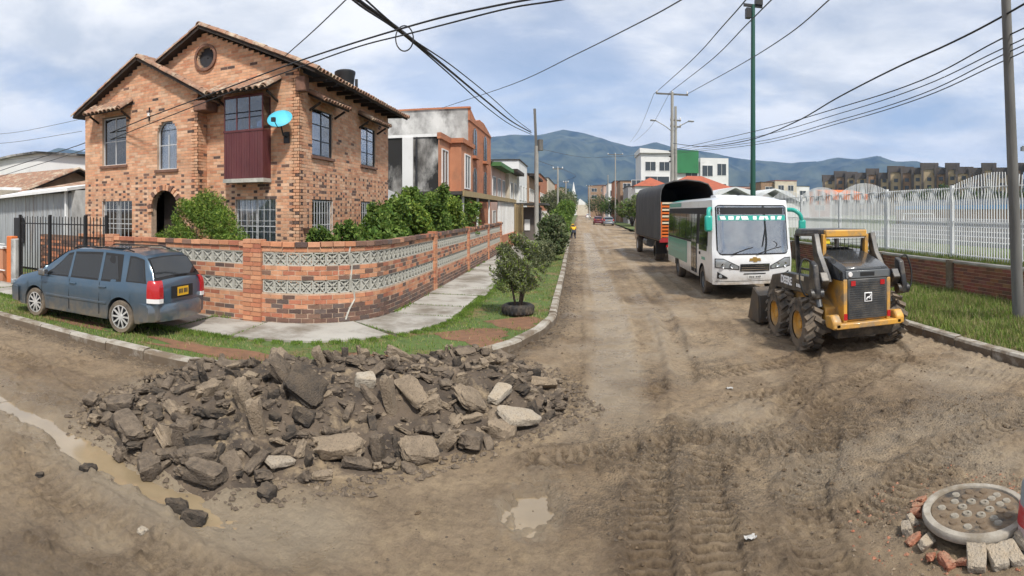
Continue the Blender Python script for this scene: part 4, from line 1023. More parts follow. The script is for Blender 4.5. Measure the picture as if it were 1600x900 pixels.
        # mirror arms
        if s < 0: pts = [(3.2, -1.02, 2.36), (3.42, -1.14, 2.34), (3.5, -1.17, 2.15)]; c = (3.5, -1.17, 1.98)
        else: pts = [(3.25, 1.02, 2.34), (3.45, 1.22, 2.33), (3.52, 1.38, 2.2), (3.5, 1.44, 2.0)]; c = (3.5, 1.45, 1.86)
        a = MB().tube(smooth3(pts), .06, 10).build('mirror_arm', 'teal', bus, smooth=60)
        h = MB().box(-.07, .07, -.10, .10, -.21, .21).build('mirror_head', 'teal', a, bevel=.05, loc=c)
        MB().box(-.076, -.07, -.08, .08, -.18, .18).build('mirror_glass', 'chrome', h)
    o = MB().grid(lambda u, v: (-3.78+1.6*u, v, roofz(v)+.006), lin(0, 1, 8), lin(-.95, .95, 12)).build('roof_livery', 'teal', bus, smooth=60)
    MB().box(.2, .9, -.35, .35, 2.70, 2.80).build('roof_vent', 'bus_white', bus, bevel=.03)
    return bus
def smooth3(p, n=6):
    out = []
    P_ = [Vector(q) for q in p]
    for i in range(len(P_)-1):
        a, b, c, d = (P_[max(0, min(len(P_)-1, k))] for k in (i-1, i, i+1, i+2))
        for k in range(n):
            t = k/n; out.append(.5*((2*b)+(-a+c)*t+(2*a-5*b+4*c-d)*t*t+(-a+3*b-3*c+d)*t**3))
    return out+[P_[-1]]
make_bus()

# ---------------------------------------------------------------- truck with tarpaulin body, its open back to the camera
def make_truck():
    tr = empty('stake_truck', (4.55, 29.3, 0), pi/2+R(2.5), 'large truck with black arched tarpaulin body parked behind the minibus', 'truck')
    hw = 1.20; zd = 1.10; x0, x1 = -4.1, 3.2
    prof = [(hw, zd-.05), (hw, 2.95), (hw-.05, 3.25), (hw-.22, 3.50), (hw-.6, 3.62), (.0, 3.68)]
    full = prof+[(-y, z) for y, z in prof[-2::-1]]
    secs = []
    for i, x in enumerate(lin(x0-.15, x1, 22)):
        k = .028*abs(math.sin(i*pi/3)); secs.append([(x, y*(1-k*.6), z-(k if z > 2.5 else 0)) for y, z in full])
    MB().loft(secs, closed=False, caps=False).build('tarpaulin', 'tarp', tr, smooth=50)
    MB().loft([[(x, y*.985, z-.03) for y, z in full] for x in lin(x0, x1-.02, 8)], closed=False, caps=False).build('tarpaulin_lining', 'interior', tr)
    MB().add([(x1, y, z) for y, z in full], [tuple(range(len(full)))]).build('front_board', 'tarp', tr)
    MB().tube([(x0-.16, y, z) for y, z in full], .035).build('rear_hoop', 'tarp', tr, smooth=60)
    dk = MB().box(x0, x1, -hw+.02, hw-.02, zd-.12, zd).build('deck', 'timber', tr)
    MB().box(x0-.04, x0, -hw, hw, zd-.18, zd+.02).build('rear_sill', 'truck_red', tr)
    for s in (-1, 1): MB().box(x0-.02, x0+.08, s*(hw-.06)-.05, s*(hw-.06)+.05, zd, 2.7).build('corner_post', 'truck_orange', tr)
    n = 11
    for j in range(n):                             # painted slats of the tailgate, ends open in the middle
        z = zd+.06+j*.145
        for s in (-1, 1): MB().box(x0+.02, x0+.05, s*.32 if s > 0 else -hw+.12, hw-.12 if s > 0 else -.32, z, z+.085).build('slat', 'truck_orange' if j % 2 or j < 3 else 'slat_cream', tr)
    for s in (-1, 1):
        MB().box(x0+.3, x1+.5, s*.42-.05, s*.42+.05, .72, .96).build('chassis_rail', 'seal', tr)
        for x in (-2.6, -1.2) if False else (-2.5,): wheel(tr, x, s*.92, .45, .45, .42, s, rim='white_paint', spokes=0, rr=.58, tyre='dusty_rubber', dish=.12)
        wheel(tr, 3.3, s*.98, .45, .45, .26, s, rim='white_paint', spokes=0, rr=.58, tyre='dusty_rubber')
        MB().box(x0+.05, x0+.09, s*.75-.14, s*.75+.14, .70, .82).build('tail_lamp', 'tail_red', tr)
        MB().box(-3.1, -2.95, s*.92-.25, s*.92+.25, .35, .9).build('mud_flap', 'seal', tr)
    MB().cyl((.2, .85, .7), (1.4, .85, .7), .24, n=14).build('fuel_tank', 'grey_metal', tr, smooth=40)
    cab = MB().loft([[(x, y*w, z) for y, z in ((1.06, .65), (1.08, 1.5), (.98, 2.22), (-.98, 2.22), (-1.08, 1.5), (-1.06, .65))] for x, w in ((x1+.15, 1), (x1+1.5, 1), (x1+1.75, .96))]).build('cab', 'maroon_paint', tr, bevel=.06)
    for s in (-1, 1):
        MB().add([(x1+.5, s*1.075, 1.5), (x1+1.45, s*1.075, 1.5), (x1+1.35, s*1.0, 2.1), (x1+.5, s*1.0, 2.1)], [(0, 1, 2, 3)]).build('cab_window', 'car_glass', cab)
        MB().box(x1+1.3, x1+1.4, s*1.28-.08, s*1.28+.08, 1.55, 1.95).build('mirror', 'seal', cab, bevel=.02)
        MB().bar((x1+1.35, s*1.0, 1.9), (x1+1.35, s*1.28, 1.9), .03).build('mirror_arm', 'seal', cab)
    return tr
make_truck()

# ---------------------------------------------------------------- skid-steer loader seen from behind
def lug_tyre(parent, x, y, z, r, w, s):
    o = MB().lathe([(r*.56, -w/2), (r*.90, -w/2), (r*.95, -w*.3), (r*.95, w*.3), (r*.90, w/2), (r*.56, w/2)], 32, axis='y', close=False).build('wheel', 'dusty_rubber', parent, smooth=50, loc=(x, y, z))
    mb = MB(); n = 16
    for k in range(n):
        for hh in (-1, 1):
            a = 2*pi*(k+(.5 if hh > 0 else 0))/n; ca, sa = math.cos(a), math.sin(a); a2 = a+.22; cb, sb = math.cos(a2), math.sin(a2)
            mb.bar((r*.965*ca, hh*w*.02, r*.965*sa), (r*.96*cb, hh*w*.53, r*.96*sb), .075, .085, (ca, 0, sa))
    mb.build('tread_lug', 'dusty_rubber', o)
    q = s*(w/2-.05)
    MB().lathe([(r*.57, q+s*.03), (r*.52, q+s*.03), (r*.48, q-s*.03), (r*.20, q-s*.05), (.0, q-s*.05)], 28, axis='y', close=False).build('rim', 'loader_yellow', o, smooth=40)
    h = MB().cyl((0, q-s*.06, 0), (0, q, 0), r*.17, n=14)
    for k in range(8): a = pi*k/4; h.cyl((r*.28*math.cos(a), q-s*.06, r*.28*math.sin(a)), (r*.28*math.cos(a), q-s*.03, r*.28*math.sin(a)), .014, n=6)
    h.build('hub', 'loader_yellow', o, smooth=40); return o
def make_loader():
    ld = empty('skid_steer_loader', (4.50, 9.50, 0), pi/2, 'yellow and black skid steer loader standing on the churned mud', 'loader')
    r = .42
    for x in (-.56, .60):
        for s in (-1, 1): lug_tyre(ld, x, s*.80, r-.01, r, .30, s)
    # lower frame
    MB().prism([(-.95, .42), (-.95, .72), (-.6, .86), (.9, .86), (1.05, .6), (.95, .25), (-.75, .25)], -.60, .60, 'y').build('lower_frame', 'loader_yellow', ld, bevel=.02)
    MB().box(-.95, 1.0, -.66, .66, .30, .52).build('axle_case', 'worn_steel', ld, bevel=.02)
    # rear bumper with upturned ends
    bp = MB().box(-1.36, -1.18, -.60, .60, .43, .52).build('rear_bumper', 'loader_yellow', ld, bevel=.015)
    for s in (-1, 1): MB().prism([(-1.36, .43), (-1.10, .43), (-1.04, .50), (-1.04, .62), (-1.26, .66), (-1.36, .56)], s*.50 if s > 0 else -.66, .66 if s > 0 else -.50, 'y').build('bumper_end', 'loader_yellow', bp, bevel=.03)
    MB().prism([(-1.2, .26), (-1.30, .44), (-.8, .44), (-.7, .26)], -.5, .5, 'y').build('belly_plate', 'loader_black', ld)
    # engine bay
    MB().prism([(-1.24, .52), (-1.20, 1.30), (-.30, 1.42), (-.30, .52)], -.43, .43, 'y').build('engine_bay', 'loader_yellow', ld, bevel=.02)
    hood_ = MB(); secs = []
    for x, z, w in ((-1.27, 1.22, .43), (-1.25, 1.36, .44), (-1.12, 1.40, .45), (-.72, 1.50, .45), (-.30, 1.60, .43)):
        secs.append([(x, y*w, z+(.03 if abs(y) < .9 else -.03)) for y in (-1, -.85, -.4, 0, .4, .85, 1)]+[(x, w, 1.18), (x, -w, 1.18)])
    hood_.loft(secs).build('engine_hood', 'hood_black', ld, smooth=35, bevel=.01)
    MB().box(-1.285, -1.262, -.40, .40, 1.22, 1.345).build('hood_lip', 'loader_grey', ld, bevel=.01)
    MB().box(-1.292, -1.284, -.12, .14, 1.255, 1.315).build('hood_handle', 'seal', ld)
    MB().box(-1.27, -1.20, -.25, .38, 1.36, 1.372).build('painted_hood_glare', 'loader_grey', ld)  # grey strip standing in for glare on the hood
    dr = MB().box(-1.285, -1.235, -.36, .36, .56, 1.21).build('rear_door', 'screen_grey', ld, bevel=.015)
    for j in range(16):
        MB().box(-1.290, -1.284, -.33, .33, .60+j*.036, .612+j*.036).build('door_slat', 'loader_black', dr)
    for s in (-1, 1):
        MB().box(-1.275, -1.22, s*.40-.035, s*.40+.035, .52, 1.21).build('corner_post', 'loader_yellow', ld, bevel=.012)
        MB().box(-1.297, -1.285, s*.27-.04, s*.27+.04, 1.10, 1.18).build('tail_lamp', 'tail_red', ld)
        MB().box(-1.285, -1.275, s*.40-.03, s*.40+.03, .56, .66).build('reflector', 'tail_red', ld)
    MB().lathe([(0, 0), (.035, 0), (.045, .02), (.045, .05)], 12, axis='x').build('work_lamp', 'tail_white', ld, loc=(-1.30, .32, 1.285))
    # leaping-deer style badge: white rounded square, dark field, white figure
    bd = MB().box(-1.302, -1.291, -.07, .07, .835, .985).build('badge', 'lettering_white', ld, bevel=.004)
    fld = MB().box(-1.305, -1.302, -.055, .055, .85, .97).build('badge_field', 'seal', bd)
    mb = MB()
    for a, b, w in (((-.028, .90), (.03, .915), .022), ((.03, .915), (.04, .945), .014), ((.04, .945), (.025, .962), .008), ((.03, .905), (.045, .88), .008), ((.02, .905), (.02, .875), .008), ((-.028, .90), (-.045, .87), .009), ((-.02, .895), (-.03, .862), .008)):
        mb.bar((-1.306, -a[0], a[1]), (-1.306, -b[0], b[1]), .004, w, (0, .3, 1))
    mb.build('badge_figure', 'lettering_white', fld)
    # cab
    cy = .42
    cab = MB()
    for s in (-1, 1):
        cab.bar((.62, s*cy, .82), (.80, s*cy, 1.86), .08, .08); cab.bar((-.30, s*cy, 1.1), (-.36, s*cy, 1.9), .07, .07)
        cab.bar((.80, s*cy, 1.86), (-.36, s*cy, 1.9), .07, .07); cab.bar((.62, s*cy, .84), (-.30, s*cy, .84), .07, .06); cab.bar((.62, s*cy, 1.22), (-.3, s*cy, 1.25), .03, .04)
    cab.bar((.80, -cy, 1.86), (.80, cy, 1.86), .07, .07); cab = cab.build('cab_frame', 'loader_black', ld, bevel=.01)
    MB().loft([[(x, -w, z0_), (x, w, z0_), (x, w*.96, z1_), (x, -w*.96, z1_)] for x, w, z0_, z1_ in ((-.46, .36, 1.84, 1.955), (-.40, .46, 1.86, 1.985), (.75, .46, 1.86, 1.97), (.9, .42, 1.85, 1.93))]).build('cab_roof', 'loader_black', cab, bevel=.02)
    MB().box(-.52, -.36, -.40, .40, 1.85, 1.975).build('roof_cross_member', 'loader_yellow', cab, bevel=.02)
    for s in (-1, 1): MB().bar((-.42, s*.41, 1.35), (-.45, s*.41, 1.9), .07, .10).build('rear_pillar', 'loader_yellow', cab, bevel=.01)
    MB().box(-.50, -.49, -.36, .36, 1.83, 1.86).build('visor', 'tail_white', cab)
    se = MB().box(-.1, .35, -.24, .24, .95, 1.08).build('seat', 'seal', cab, bevel=.04); MB().box(-.18, -.06, -.24, .24, 1.05, 1.65).build('backrest', 'seal', se, bevel=.04)
    mb = MB()
    for u in lin(-.36, .36, 10): mb.bar((-.34, u, 1.55), (-.36, u, 1.84), .008)
    for z in lin(1.6, 1.8, 4): mb.bar((-.35, -.36, z), (-.35, .36, z), .006)
    mb.build('rear_grille', 'loader_black', cab)
    MB().box(-.47, -.43, .30, .37, 1.74, 1.82).build('warning_sticker', 'sticker_yellow', cab)
    # boom arms on both sides
    for s in (-1, 1):
        y0, y1 = (.60, .74) if s > 0 else (-.74, -.60)
        arm = MB().prism([(-1.12, 1.18), (-1.02, 1.32), (-.80, 1.22), (.55, 1.17), (1.30, 1.05), (1.62, .62), (1.75, .28), (1.55, .24), (1.30, .62), (1.05, .84), (-.62, .90), (-.98, 1.0)], y0, y1, 'y').build('boom_arm', 'loader_black', ld, bevel=.015)
        tw = MB().prism([(-1.02, 1.15), (-.62, 1.10), (-.42, 1.55), (-.34, 1.90), (-.46, 1.92), (-.60, 1.60)], (.50 if s > 0 else -.60), (.60 if s > 0 else -.50), 'y').build('boom_tower', 'loader_black', ld, bevel=.012)
        MB().cyl((-.86, s*.66, .72), (-.62, s*.66, 1.18), .05, n=12).build('lift_cylinder', 'loader_grey', ld, smooth=40)
        MB().cyl((-.62, s*.66, 1.18), (-.50, s*.66, 1.42), .026, n=10).build('cylinder_rod', 'chrome', ld, smooth=40)
        # rear link: plate with rounded end and hose loop
        lk = MB().prism([(-1.02, 1.44), (-.86, 1.50), (-.84, 1.02), (-.96, .86), (-1.12, .90), (-1.14, 1.05)], (.76 if s > 0 else -.86), (.86 if s > 0 else -.76), 'y').build('rear_link', 'loader_black', ld, bevel=.02)
        MB().cyl((-1.04, s*.70, .97), (-1.04, s*.92, .97), .085, n=16).build('pivot_pin', 'loader_black', lk, smooth=40)
        MB().tube(smooth3([(-.9, s*.80, 1.46), (-.9, s*.98, 1.52), (-.95, s*1.06, 1.25), (-1.0, s*1.0, .98), (-.95, s*.86, .92)]), .016, 8).build('hose', 'seal', lk, smooth=60)
        if s > 0:
            text('lettering', 'DEERE', .20, 'lettering_white', ld, (.50, s*.744, 1.02), (pi/2, 0, pi), .004, bold=.006)
            for u in (-.22, -.15, -.08, -.01): MB().box(-.05+u, -.0+u, s*.7415, s*.7445, .965, 1.025).build('model_mark', 'lettering_white', ld)
            MB().box(-.35, -.02, .741, .744, 1.10, 1.18).build('side_panel_plate', 'slat_cream', ld)
    for s in (-1, 1): MB().tube(smooth3([(-.8, s*.52, 1.2), (-.55, s*.60, 1.35), (-.35, s*.58, 1.05), (-.15, s*.56, .9)]), .022, 8).build('hydraulic_hose', 'loader_grey', ld, smooth=60)
    # bucket
    bk = MB()
    prof = [(1.55, .05), (2.30, .03), (2.30, .055), (1.70, .10), (1.58, .25), (1.62, .55), (1.95, .70), (1.93, .73), (1.55, .60), (1.50, .25)]
    bk.prism(prof, -.92, .92, 'y'); bucket = bk.build('bucket', 'worn_steel', ld, bevel=.008)
    for s in (-1, 1): MB().prism([(1.55, .05), (2.30, .03), (1.95, .72), (1.58, .60)], s*.92 if s > 0 else -.94, .94 if s > 0 else -.92, 'y').build('bucket_side', 'worn_steel', bucket)
    MB().box(2.26, 2.36, -.93, .93, .025, .05).build('cutting_edge', 'worn_steel', bucket)
    return ld
make_loader()
# ================================================================= BUILDINGS
mat('stained_white', (.52, .515, .50), .95, col2=(.30, .295, .285), vscale=.9, stretch=(1, 1, .7), lo=.38, hi=.62, dirt=(.12, .115, .11), dscale=1.1, dlo=.46, dhi=.70, detail=9, coord='World', bump=.2, bscale=20)
mat('stained_black', (.46, .45, .43), .95, col2=(.16, .15, .14), vscale=.8, stretch=(1, 1, .55), lo=.38, hi=.6, dirt=(.022, .021, .02), dscale=.75, dlo=.40, dhi=.56, detail=9, coord='World', bump=.2, bscale=20)
mat('orange_brick', (.46, .185, .09), .9, col2=(.36, .135, .07), vscale=3, bump=.3, bscale=14, stretch=(1, 1, 3), coord='World', dirt=(.22, .11, .07), dscale=1.3, dlo=.52, dhi=.75)
mat('orange_render', (.49, .23, .13), .9, col2=(.42, .18, .10), vscale=1.2, coord='World', dirt=(.28, .15, .095), dscale=1.1, dlo=.54, dhi=.78)
mat('cream_wall', (.60, .53, .42), .9, var=.2, vscale=1, coord='World', dirt=(.38, .33, .27), dscale=.7, dlo=.55, dhi=.75)
mat('pink_wall', (.55, .37, .30), .9, var=.2, vscale=1, coord='World')
mat('white_wall', (.72, .72, .71), .9, var=.1, vscale=.6, coord='World', dirt=(.42, .41, .40), dscale=.5, dlo=.58, dhi=.8)
mat('grey_wall', (.34, .34, .34), .9, var=.25, vscale=.8, coord='World')
mat('tan_brick', (.34, .22, .14), .9, var=.3, vscale=2, coord='World'); mat('flat_dark', (.13, .11, .10), .8, var=.3, vscale=.3, coord='World'); mat('flat_tan', (.52, .40, .26), .9, var=.2, vscale=.3, coord='World')
mat('red_roof', (.40, .11, .055), .9, col2=(.30, .085, .05), vscale=1.5, coord='World', bump=.4, bscale=8)
mat('green_panel', (.03, .19, .07), .6, var=.2, vscale=.5); mat('green_eave', (.06, .16, .05), .7)
mat('zinc', (.42, .44, .46), .5, metal=.3, var=.3, vscale=3, stretch=(4, 4, .2), dirt=(.22, .17, .13), dscale=1.5, dlo=.55, dhi=.75)
mat('wood_fence', (.38, .29, .15), .85, col2=(.26, .19, .10), vscale=4, stretch=(4, 4, .4)); mat('dark_roof', (.07, .065, .06), .9, var=.3, vscale=2)
mat('far_glass', (.05, .06, .07), .2)
mat('blue_band', (.10, .32, .60), .6); mat('orange_cloth', (.60, .16, .04), .7); mat('pale_membrane', (.66, .68, .70), .7, var=.15, vscale=.5)
def win_block(par, face, a, b, z0, z1, plane, m='far_glass', fm='white_wall', nm='window', depth=.06):
    """window with frame on an axis-aligned wall. face 'x': wall at x=plane, runs along y (faces +x); 'y': wall at y=plane, faces -y"""
    t = .07
    f = MB()
    def bx(u0, u1, w0, w1, d0, d1):
        if face == 'x': f.box(plane+d0, plane+d1, u0, u1, w0, w1)
        else: f.box(u0, u1, plane-d1, plane-d0, w0, w1)
    bx(a-t, a, z0-t, z1+t, .0, depth); bx(b, b+t, z0-t, z1+t, .0, depth); bx(a, b, z0-t, z0, .0, depth); bx(a, b, z1, z1+t, .0, depth)
    mid = (a+b)/2; bx(mid-.03, mid+.03, z0, z1, .0, depth-.01)
    o = f.build(nm, fm, par); f = MB(); bx(a, b, z0, z1, .004, .02); f.build('pane', m, o)
    return o
def block(name, label, x0, x1, y0, y1, z0, z1, m, cat='building', group=None, roof='dark_roof', rh=.12, over=.1, wall='wall'):
    p = empty(name, (0, 0, 0), 0, label, cat, group)
    MB().box(x0, x1, y0, y1, z0, z1).build(wall, m, p)
    if roof: MB().box(x0-over, x1+over, y0-over, y1+over, z1, z1+rh).build('roof', roof, p)
    return p
def hip(p, x0, x1, y0, y1, z0, h, m='red_roof', nm='roof'):
    xm, ym = (x0+x1)/2, (y0+y1)/2; d = min(x1-x0, y1-y0)/2
    if x1-x0 > y1-y0: a, b = (x0+d, ym, z0+h), (x1-d, ym, z0+h)
    else: a, b = (xm, y0+d, z0+h), (xm, y1-d, z0+h)
    v = [(x0, y0, z0), (x1, y0, z0), (x1, y1, z0), (x0, y1, z0), a, b]
    f = [(0, 1, 5, 4), (1, 2, 5), (2, 3, 4, 5), (3, 0, 4), (3, 2, 1, 0)] if x1-x0 > y1-y0 else [(0, 1, 4), (1, 2, 5, 4), (2, 3, 5), (3, 0, 4, 5), (3, 2, 1, 0)]
    return MB().add(v, f).build(nm, m, p)

# two storey neighbour with mould-stained party wall
n2 = block('stained_house', 'orange rendered house with black mould stained party wall and white capping', -20, -6.9, 27.7, 33.4, 0, 6.0, 'stained_black', 'house', roof='white_paint', rh=.14, over=.06)
MB().box(-6.9, -6.86, 27.65, 33.4, 0, 6.0).build('street_wall', 'orange_render', n2)
MB().box(-8.75, -8.2, 27.58, 27.69, 2.6, 6.0).build('white_patch', 'white_wall', n2)
bay = MB().box(-6.86, -6.25, 30.1, 33.3, 3.0, 5.95).build('bay', 'orange_render', n2)
MB().box(-6.95, -6.1, 29.95, 33.4, 5.95, 6.2).build('bay_coping', 'orange_brick', n2); MB().box(-6.95, -6.75, 27.6, 29.95, 5.9, 6.2).build('coping', 'orange_brick', n2)
win_block(n2, 'x', 28.2, 29.4, 3.6, 5.4, -6.86); win_block(n2, 'x', 31.0, 32.4, 3.6, 5.4, -6.25)
MB().box(-6.9, -6.2, 27.7, 33.4, 2.85, 3.02).build('ledge', 'cream_wall', n2)
MB().tube([(-8.0, 27.6, 6.0), (-8.0, 27.6, 1.5)], .05).build('drain_pipe', 'dark_metal', n2)
# grey lean-to roof between the house and the stained wall
ln = empty('lean_to', (0, 0, 0), 0, 'small grey fibre cement lean-to roof below the mould stained wall', 'shed')
MB().add([(-9.8, 20.2, 3.3), (-6.9, 20.2, 2.3), (-6.9, 26.5, 2.3), (-9.8, 26.5, 3.6), (-9.8, 20.2, 3.36), (-6.9, 20.2, 2.36), (-6.9, 26.5, 2.36), (-9.8, 26.5, 3.66)], BOXF).build('roof', 'grey_wall', ln)
MB().box(-9.7, -7.0, 20.4, 26.3, 0, 2.2).build('wall', 'stained_black', ln)
# three storey brick house with arched windows
n3 = empty('arched_window_house', (0, 0, 0), 0, 'three storey orange brick house with arched windows and stained white flank', 'house')
MB().box(-20, -6.5, 33.6, 42.0, 0, 7.7).build('wall', 'orange_brick', n3)
MB().box(-20.1, -6.55, 33.48, 33.62, 0, 8.4).build('flank_wall', 'stained_white', n3)
MB().prism([(33.5, 7.7), (33.5, 8.5), (35.6, 7.95), (37.0, 8.25), (38.8, 8.25), (42.05, 7.75), (42.05, 7.7)], -6.75, -6.45, 'x').build('parapet', 'orange_brick', n3)
MB().box(-20, -6.4, 33.4, 33.7, 8.4, 8.5).build('flank_coping', 'orange_brick', n3)
for z0 in (3.3, 5.75):
    for y0 in (34.7, 38.6):
        f = MB(); w = 1.15; h = 1.6
        pts = [(y0, z0), (y0+w, z0), (y0+w, z0+h-.4)]+[(y0+w/2+w/2*math.cos(k), z0+h-.4+.5*math.sin(k)) for k in lin(0.2, pi-.2, 7)]+[(y0, z0+h-.4)]
        wd = f.prism([(y0+(y-y0-w/2)*1.18+w/2, z0+(z-z0)*1.06-.06) for y, z in pts], -6.5, -6.44, 'x').build('window', 'sill_brick', n3)
        MB().prism(pts, -6.5, -6.42, 'x').build('pane', 'far_glass', wd)
        MB().box(-6.42, -6.40, y0+w/2-.03, y0+w/2+.03, z0, z0+h).build('glazing_bar', 'dark_steel', wd)
        MB().box(-6.5, -6.25, y0-.15, y0+w+.15, z0-.22, z0-.05).build('sill', 'orange_brick', n3)
# further houses up the street
def terrace(label, y0, y1, h, m, x=-6.5, eave=None, floors=2, nm='terraced_house'):
    p = block(nm, label, x-9, x, y0, y1, 0, h, m, 'house', 'houses along the street beyond the brick house', roof='dark_roof')
    if eave: MB().box(x-.1, x+.75, y0, y1, h-.25, h+.05).build('eave', eave, p)
    n = max(2, int((y1-y0)/2.6))
    for fl in range(floors):
        for i in range(n):
            a = y0+(y1-y0)*(i+.25)/n; win_block(p, 'x', a, a+(y1-y0)/n*.5, .9+fl*2.6, 2.3+fl*2.6, x)
    return p
terrace('pink rendered house with green boarded eave and pale windows', 42.1, 50.5, 5.9, 'pink_wall', eave='green_eave')
terrace('cream house with dark balcony next to the green eaved house', 50.7, 57, 6.0, 'cream_wall', x=-6.2, eave='dark_wood')
terrace('white flat roofed house with square upper window', 57.2, 66, 7.4, 'white_wall', x=-6.0)
terrace('brown brick house beside the white flat roofed one', 66.2, 80, 6.6, 'tan_brick', x=-5.8, eave='dark_wood')
terrace('orange brick house far up the street', 80.5, 98, 7.5, 'orange_brick', x=-5.5)
terrace('grey rendered house at the far left end of the street', 98.5, 125, 8, 'cream_wall', x=-5.3)
# carport canopy and front fences
cp = empty('carport', (0, 0, 0), 0, 'long flat carport canopy with rusty fascia over white railings', 'carport')
MB().box(-6.4, -4.3, 21.0, 38.5, 2.92, 3.05).build('canopy', 'dark_roof', cp); MB().box(-4.3, -4.24, 20.95, 38.5, 2.86, 3.08).build('fascia', 'wood_fence', cp)
for y in np.arange(21.5, 38, 3.2): MB().bar((-4.4, y, 0), (-4.4, y, 2.9), .08).build('post', 'white_paint', cp)
for y in np.arange(30.8, 38.4, .35): MB().bar((-4.35, y, .9), (-4.35, y, 2.86), .035).build('railing_bar', 'white_paint', cp)
MB().box(-4.4, -4.2, 30.6, 38.5, 0, .95).build('dwarf_wall', 'orange_brick', cp)
wf = empty('timber_gate', (0, 0, 0), 0, 'tall yellowish timber plank gate beside the carport', 'gate')
for i in range(9): MB().box(-5.2+i*.155, -5.06+i*.155, 39.2, 39.26, .1, 2.75+.03*(i % 3)).build('plank', 'wood_fence', wf)
gk = empty('guard_hut', (0, 0, 0), 0, 'dark tin roofed hut with black doors beyond the timber gate', 'hut')
MB().box(-5.2, -3.0, 42, 46, 0, 2.6).build('wall', 'flat_dark', gk); MB().box(-5.6, -2.4, 41.0, 47, 2.75, 2.9).build('roof', 'dark_roof', gk)
MB().box(-3.0, -2.96, 43, 44, .2, 2.1).build('door', 'dark_metal', gk); MB().box(-4.0, -3.6, 41.94, 41.99, .9, 1.7).build('notice', 'white_paint', gk)

# left: shed, fence gate, pillar, tile roofed house, white house
sh = empty('tin_shed', (0, 0, 0), 0, 'shed clad in grey corrugated sheets behind the black fence', 'shed')
for i in range(5):
    x0 = -20.4+i*1.06; mb = MB(); n = 28
    mb.grid(lambda u, v: (u, 12.5+.02*math.sin((u)*2*pi/.17), v), lin(x0, x0+1.05, n), [.2, 2.92]); mb.build('corrugated_sheet', 'zinc', sh)
MB().box(-15.1, -14.2, 12.45, 12.75, 0, 3.0).build('concrete_pier', 'stained_white', sh); MB().bar((-15.35, 12.42, 0), (-15.35, 12.42, 3.0), .09).build('post', 'white_paint', sh)
MB().add([(-21, 12.1, 2.72), (-14.9, 12.1, 2.98), (-14.9, 14.6, 3.3), (-21, 14.6, 3.1), (-21, 12.1, 2.8), (-14.9, 12.1, 3.08), (-14.9, 14.6, 3.4), (-21, 14.6, 3.2)], BOXF).build('roof', 'white_paint', sh)
MB().box(-18.55, -17.95, 12.40, 12.47, 1.1, 2.05).build('window', 'interior', sh)
th = empty('tile_roof_house', (0, 0, 0), 0, 'low house with weathered clay tile gable roof behind the tin shed', 'house')
MB().prism([(14.95, 0), (21.4, 0), (21.4, 3.1), (18.2, 4.25), (14.95, 3.1)], -34, -21.9, 'x').build('wall', 'tan_brick', th)
roof_slope(th, (-34, 14.7, 3.08), (-21.5, 14.7, 3.08), (-34, 18.2, 4.36), (-21.5, 18.2, 4.36), verge=(False, True), eave=True)
roof_slope(th, (-34, 21.7, 3.08), (-21.5, 21.7, 3.08), (-34, 18.2, 4.36), (-21.5, 18.2, 4.36), verge=(False, True), eave=False)
MB().box(-21.6, -15.2, 15.5, 16.0, 0, 3.35).build('annex_wall', 'stained_white', th)
roof_slope(th, (-21.3, 15.2, 3.2), (-15.0, 15.2, 3.2), (-21.3, 18.6, 3.75), (-15.0, 18.6, 3.75), verge=(False, False), eave=True)
wh = empty('white_gable_house', (0, 0, 0), 0, 'big white stained gable wall rising behind the low tiled house', 'house')
MB().prism([(-50, 0), (-20, 0), (-20, 4.9), (-32, 6.3), (-35, 6.3), (-50, 5.5)], 23.5, 30, 'y').build('wall', 'white_wall', wh)
mb = MB()
for a, b in (((-20, 4.9), (-32, 6.3)), ((-32, 6.3), (-35, 6.3)), ((-35, 6.3), (-50, 5.5))): mb.bar((a[0], 23.4, a[1]+.05), (b[0], 23.4, b[1]+.05), .5, .14)
mb.build('coping', 'stained_black', wh)
fg = empty('iron_fence', (0, 0, 0), 0, 'black iron picket fence between the orange pillar and the brick house', 'fence')
for i, x in enumerate(np.arange(-14.05, -10.3, .125)): MB().cyl((x, 9.62, .30), (x, 9.62, 2.14+.02*(i % 2)), .014, n=6).build('picket', 'black_metal', fg)
for z in (.42, 1.95): MB().bar((-14.05, 9.62, z), (-10.3, 9.62, z), .04, .03).build('rail', 'black_metal', fg)
for x in (-14.05, -12.6, -11.1, -10.32): MB().bar((x, 9.62, .1), (x, 9.62, 2.2), .07).build('post', 'black_metal', fg)
lw = empty('old_brick_wall', (0, 0, 0), 0, 'low dark brick wall behind the black fence', 'wall')
mat('old_brick', (.20, .12, .08), .95, col2=(.10, .07, .055), vscale=5, bump=.5, bscale=20, stretch=(1, 1, 3))
MB().box(-15.2, -12.2, 11.2, 11.4, .1, 1.55).build('wall_body', 'old_brick', lw)
lay(lw, [(-15.05+.25*i+(.12 if j % 2 else 0), 11.19, .2+.088*j, 0, .235, .05, .075, random.choice(PAL_DARK+PAL_WALL[:2]), True) for j in range(15) for i in range(11)], 180)
MB().box(-13.2, -12.3, 11.15, 11.45, 1.55, 1.63).build('coping', 'orange_render', lw)
op = empty('orange_pillar', (0, 0, 0), 0, 'orange painted gate pillar with rough concrete side left of the black fence', 'pillar')
MB().box(-14.62, -14.36, 9.5, 9.75, .1, 1.55).build('painted_face', 'orange_cloth', op, bevel=.02); MB().box(-14.36, -14.12, 9.48, 9.78, .1, 1.48).build('concrete_face', 'stained_white', op, bevel=.03)
ow = block('orange_garden_wall', 'low orange wall with a small gate opening at the far left', -20, -14.9, 9.55, 9.75, .1, 1.15, 'orange_render', 'wall', roof='white_paint', rh=.06, over=.03)
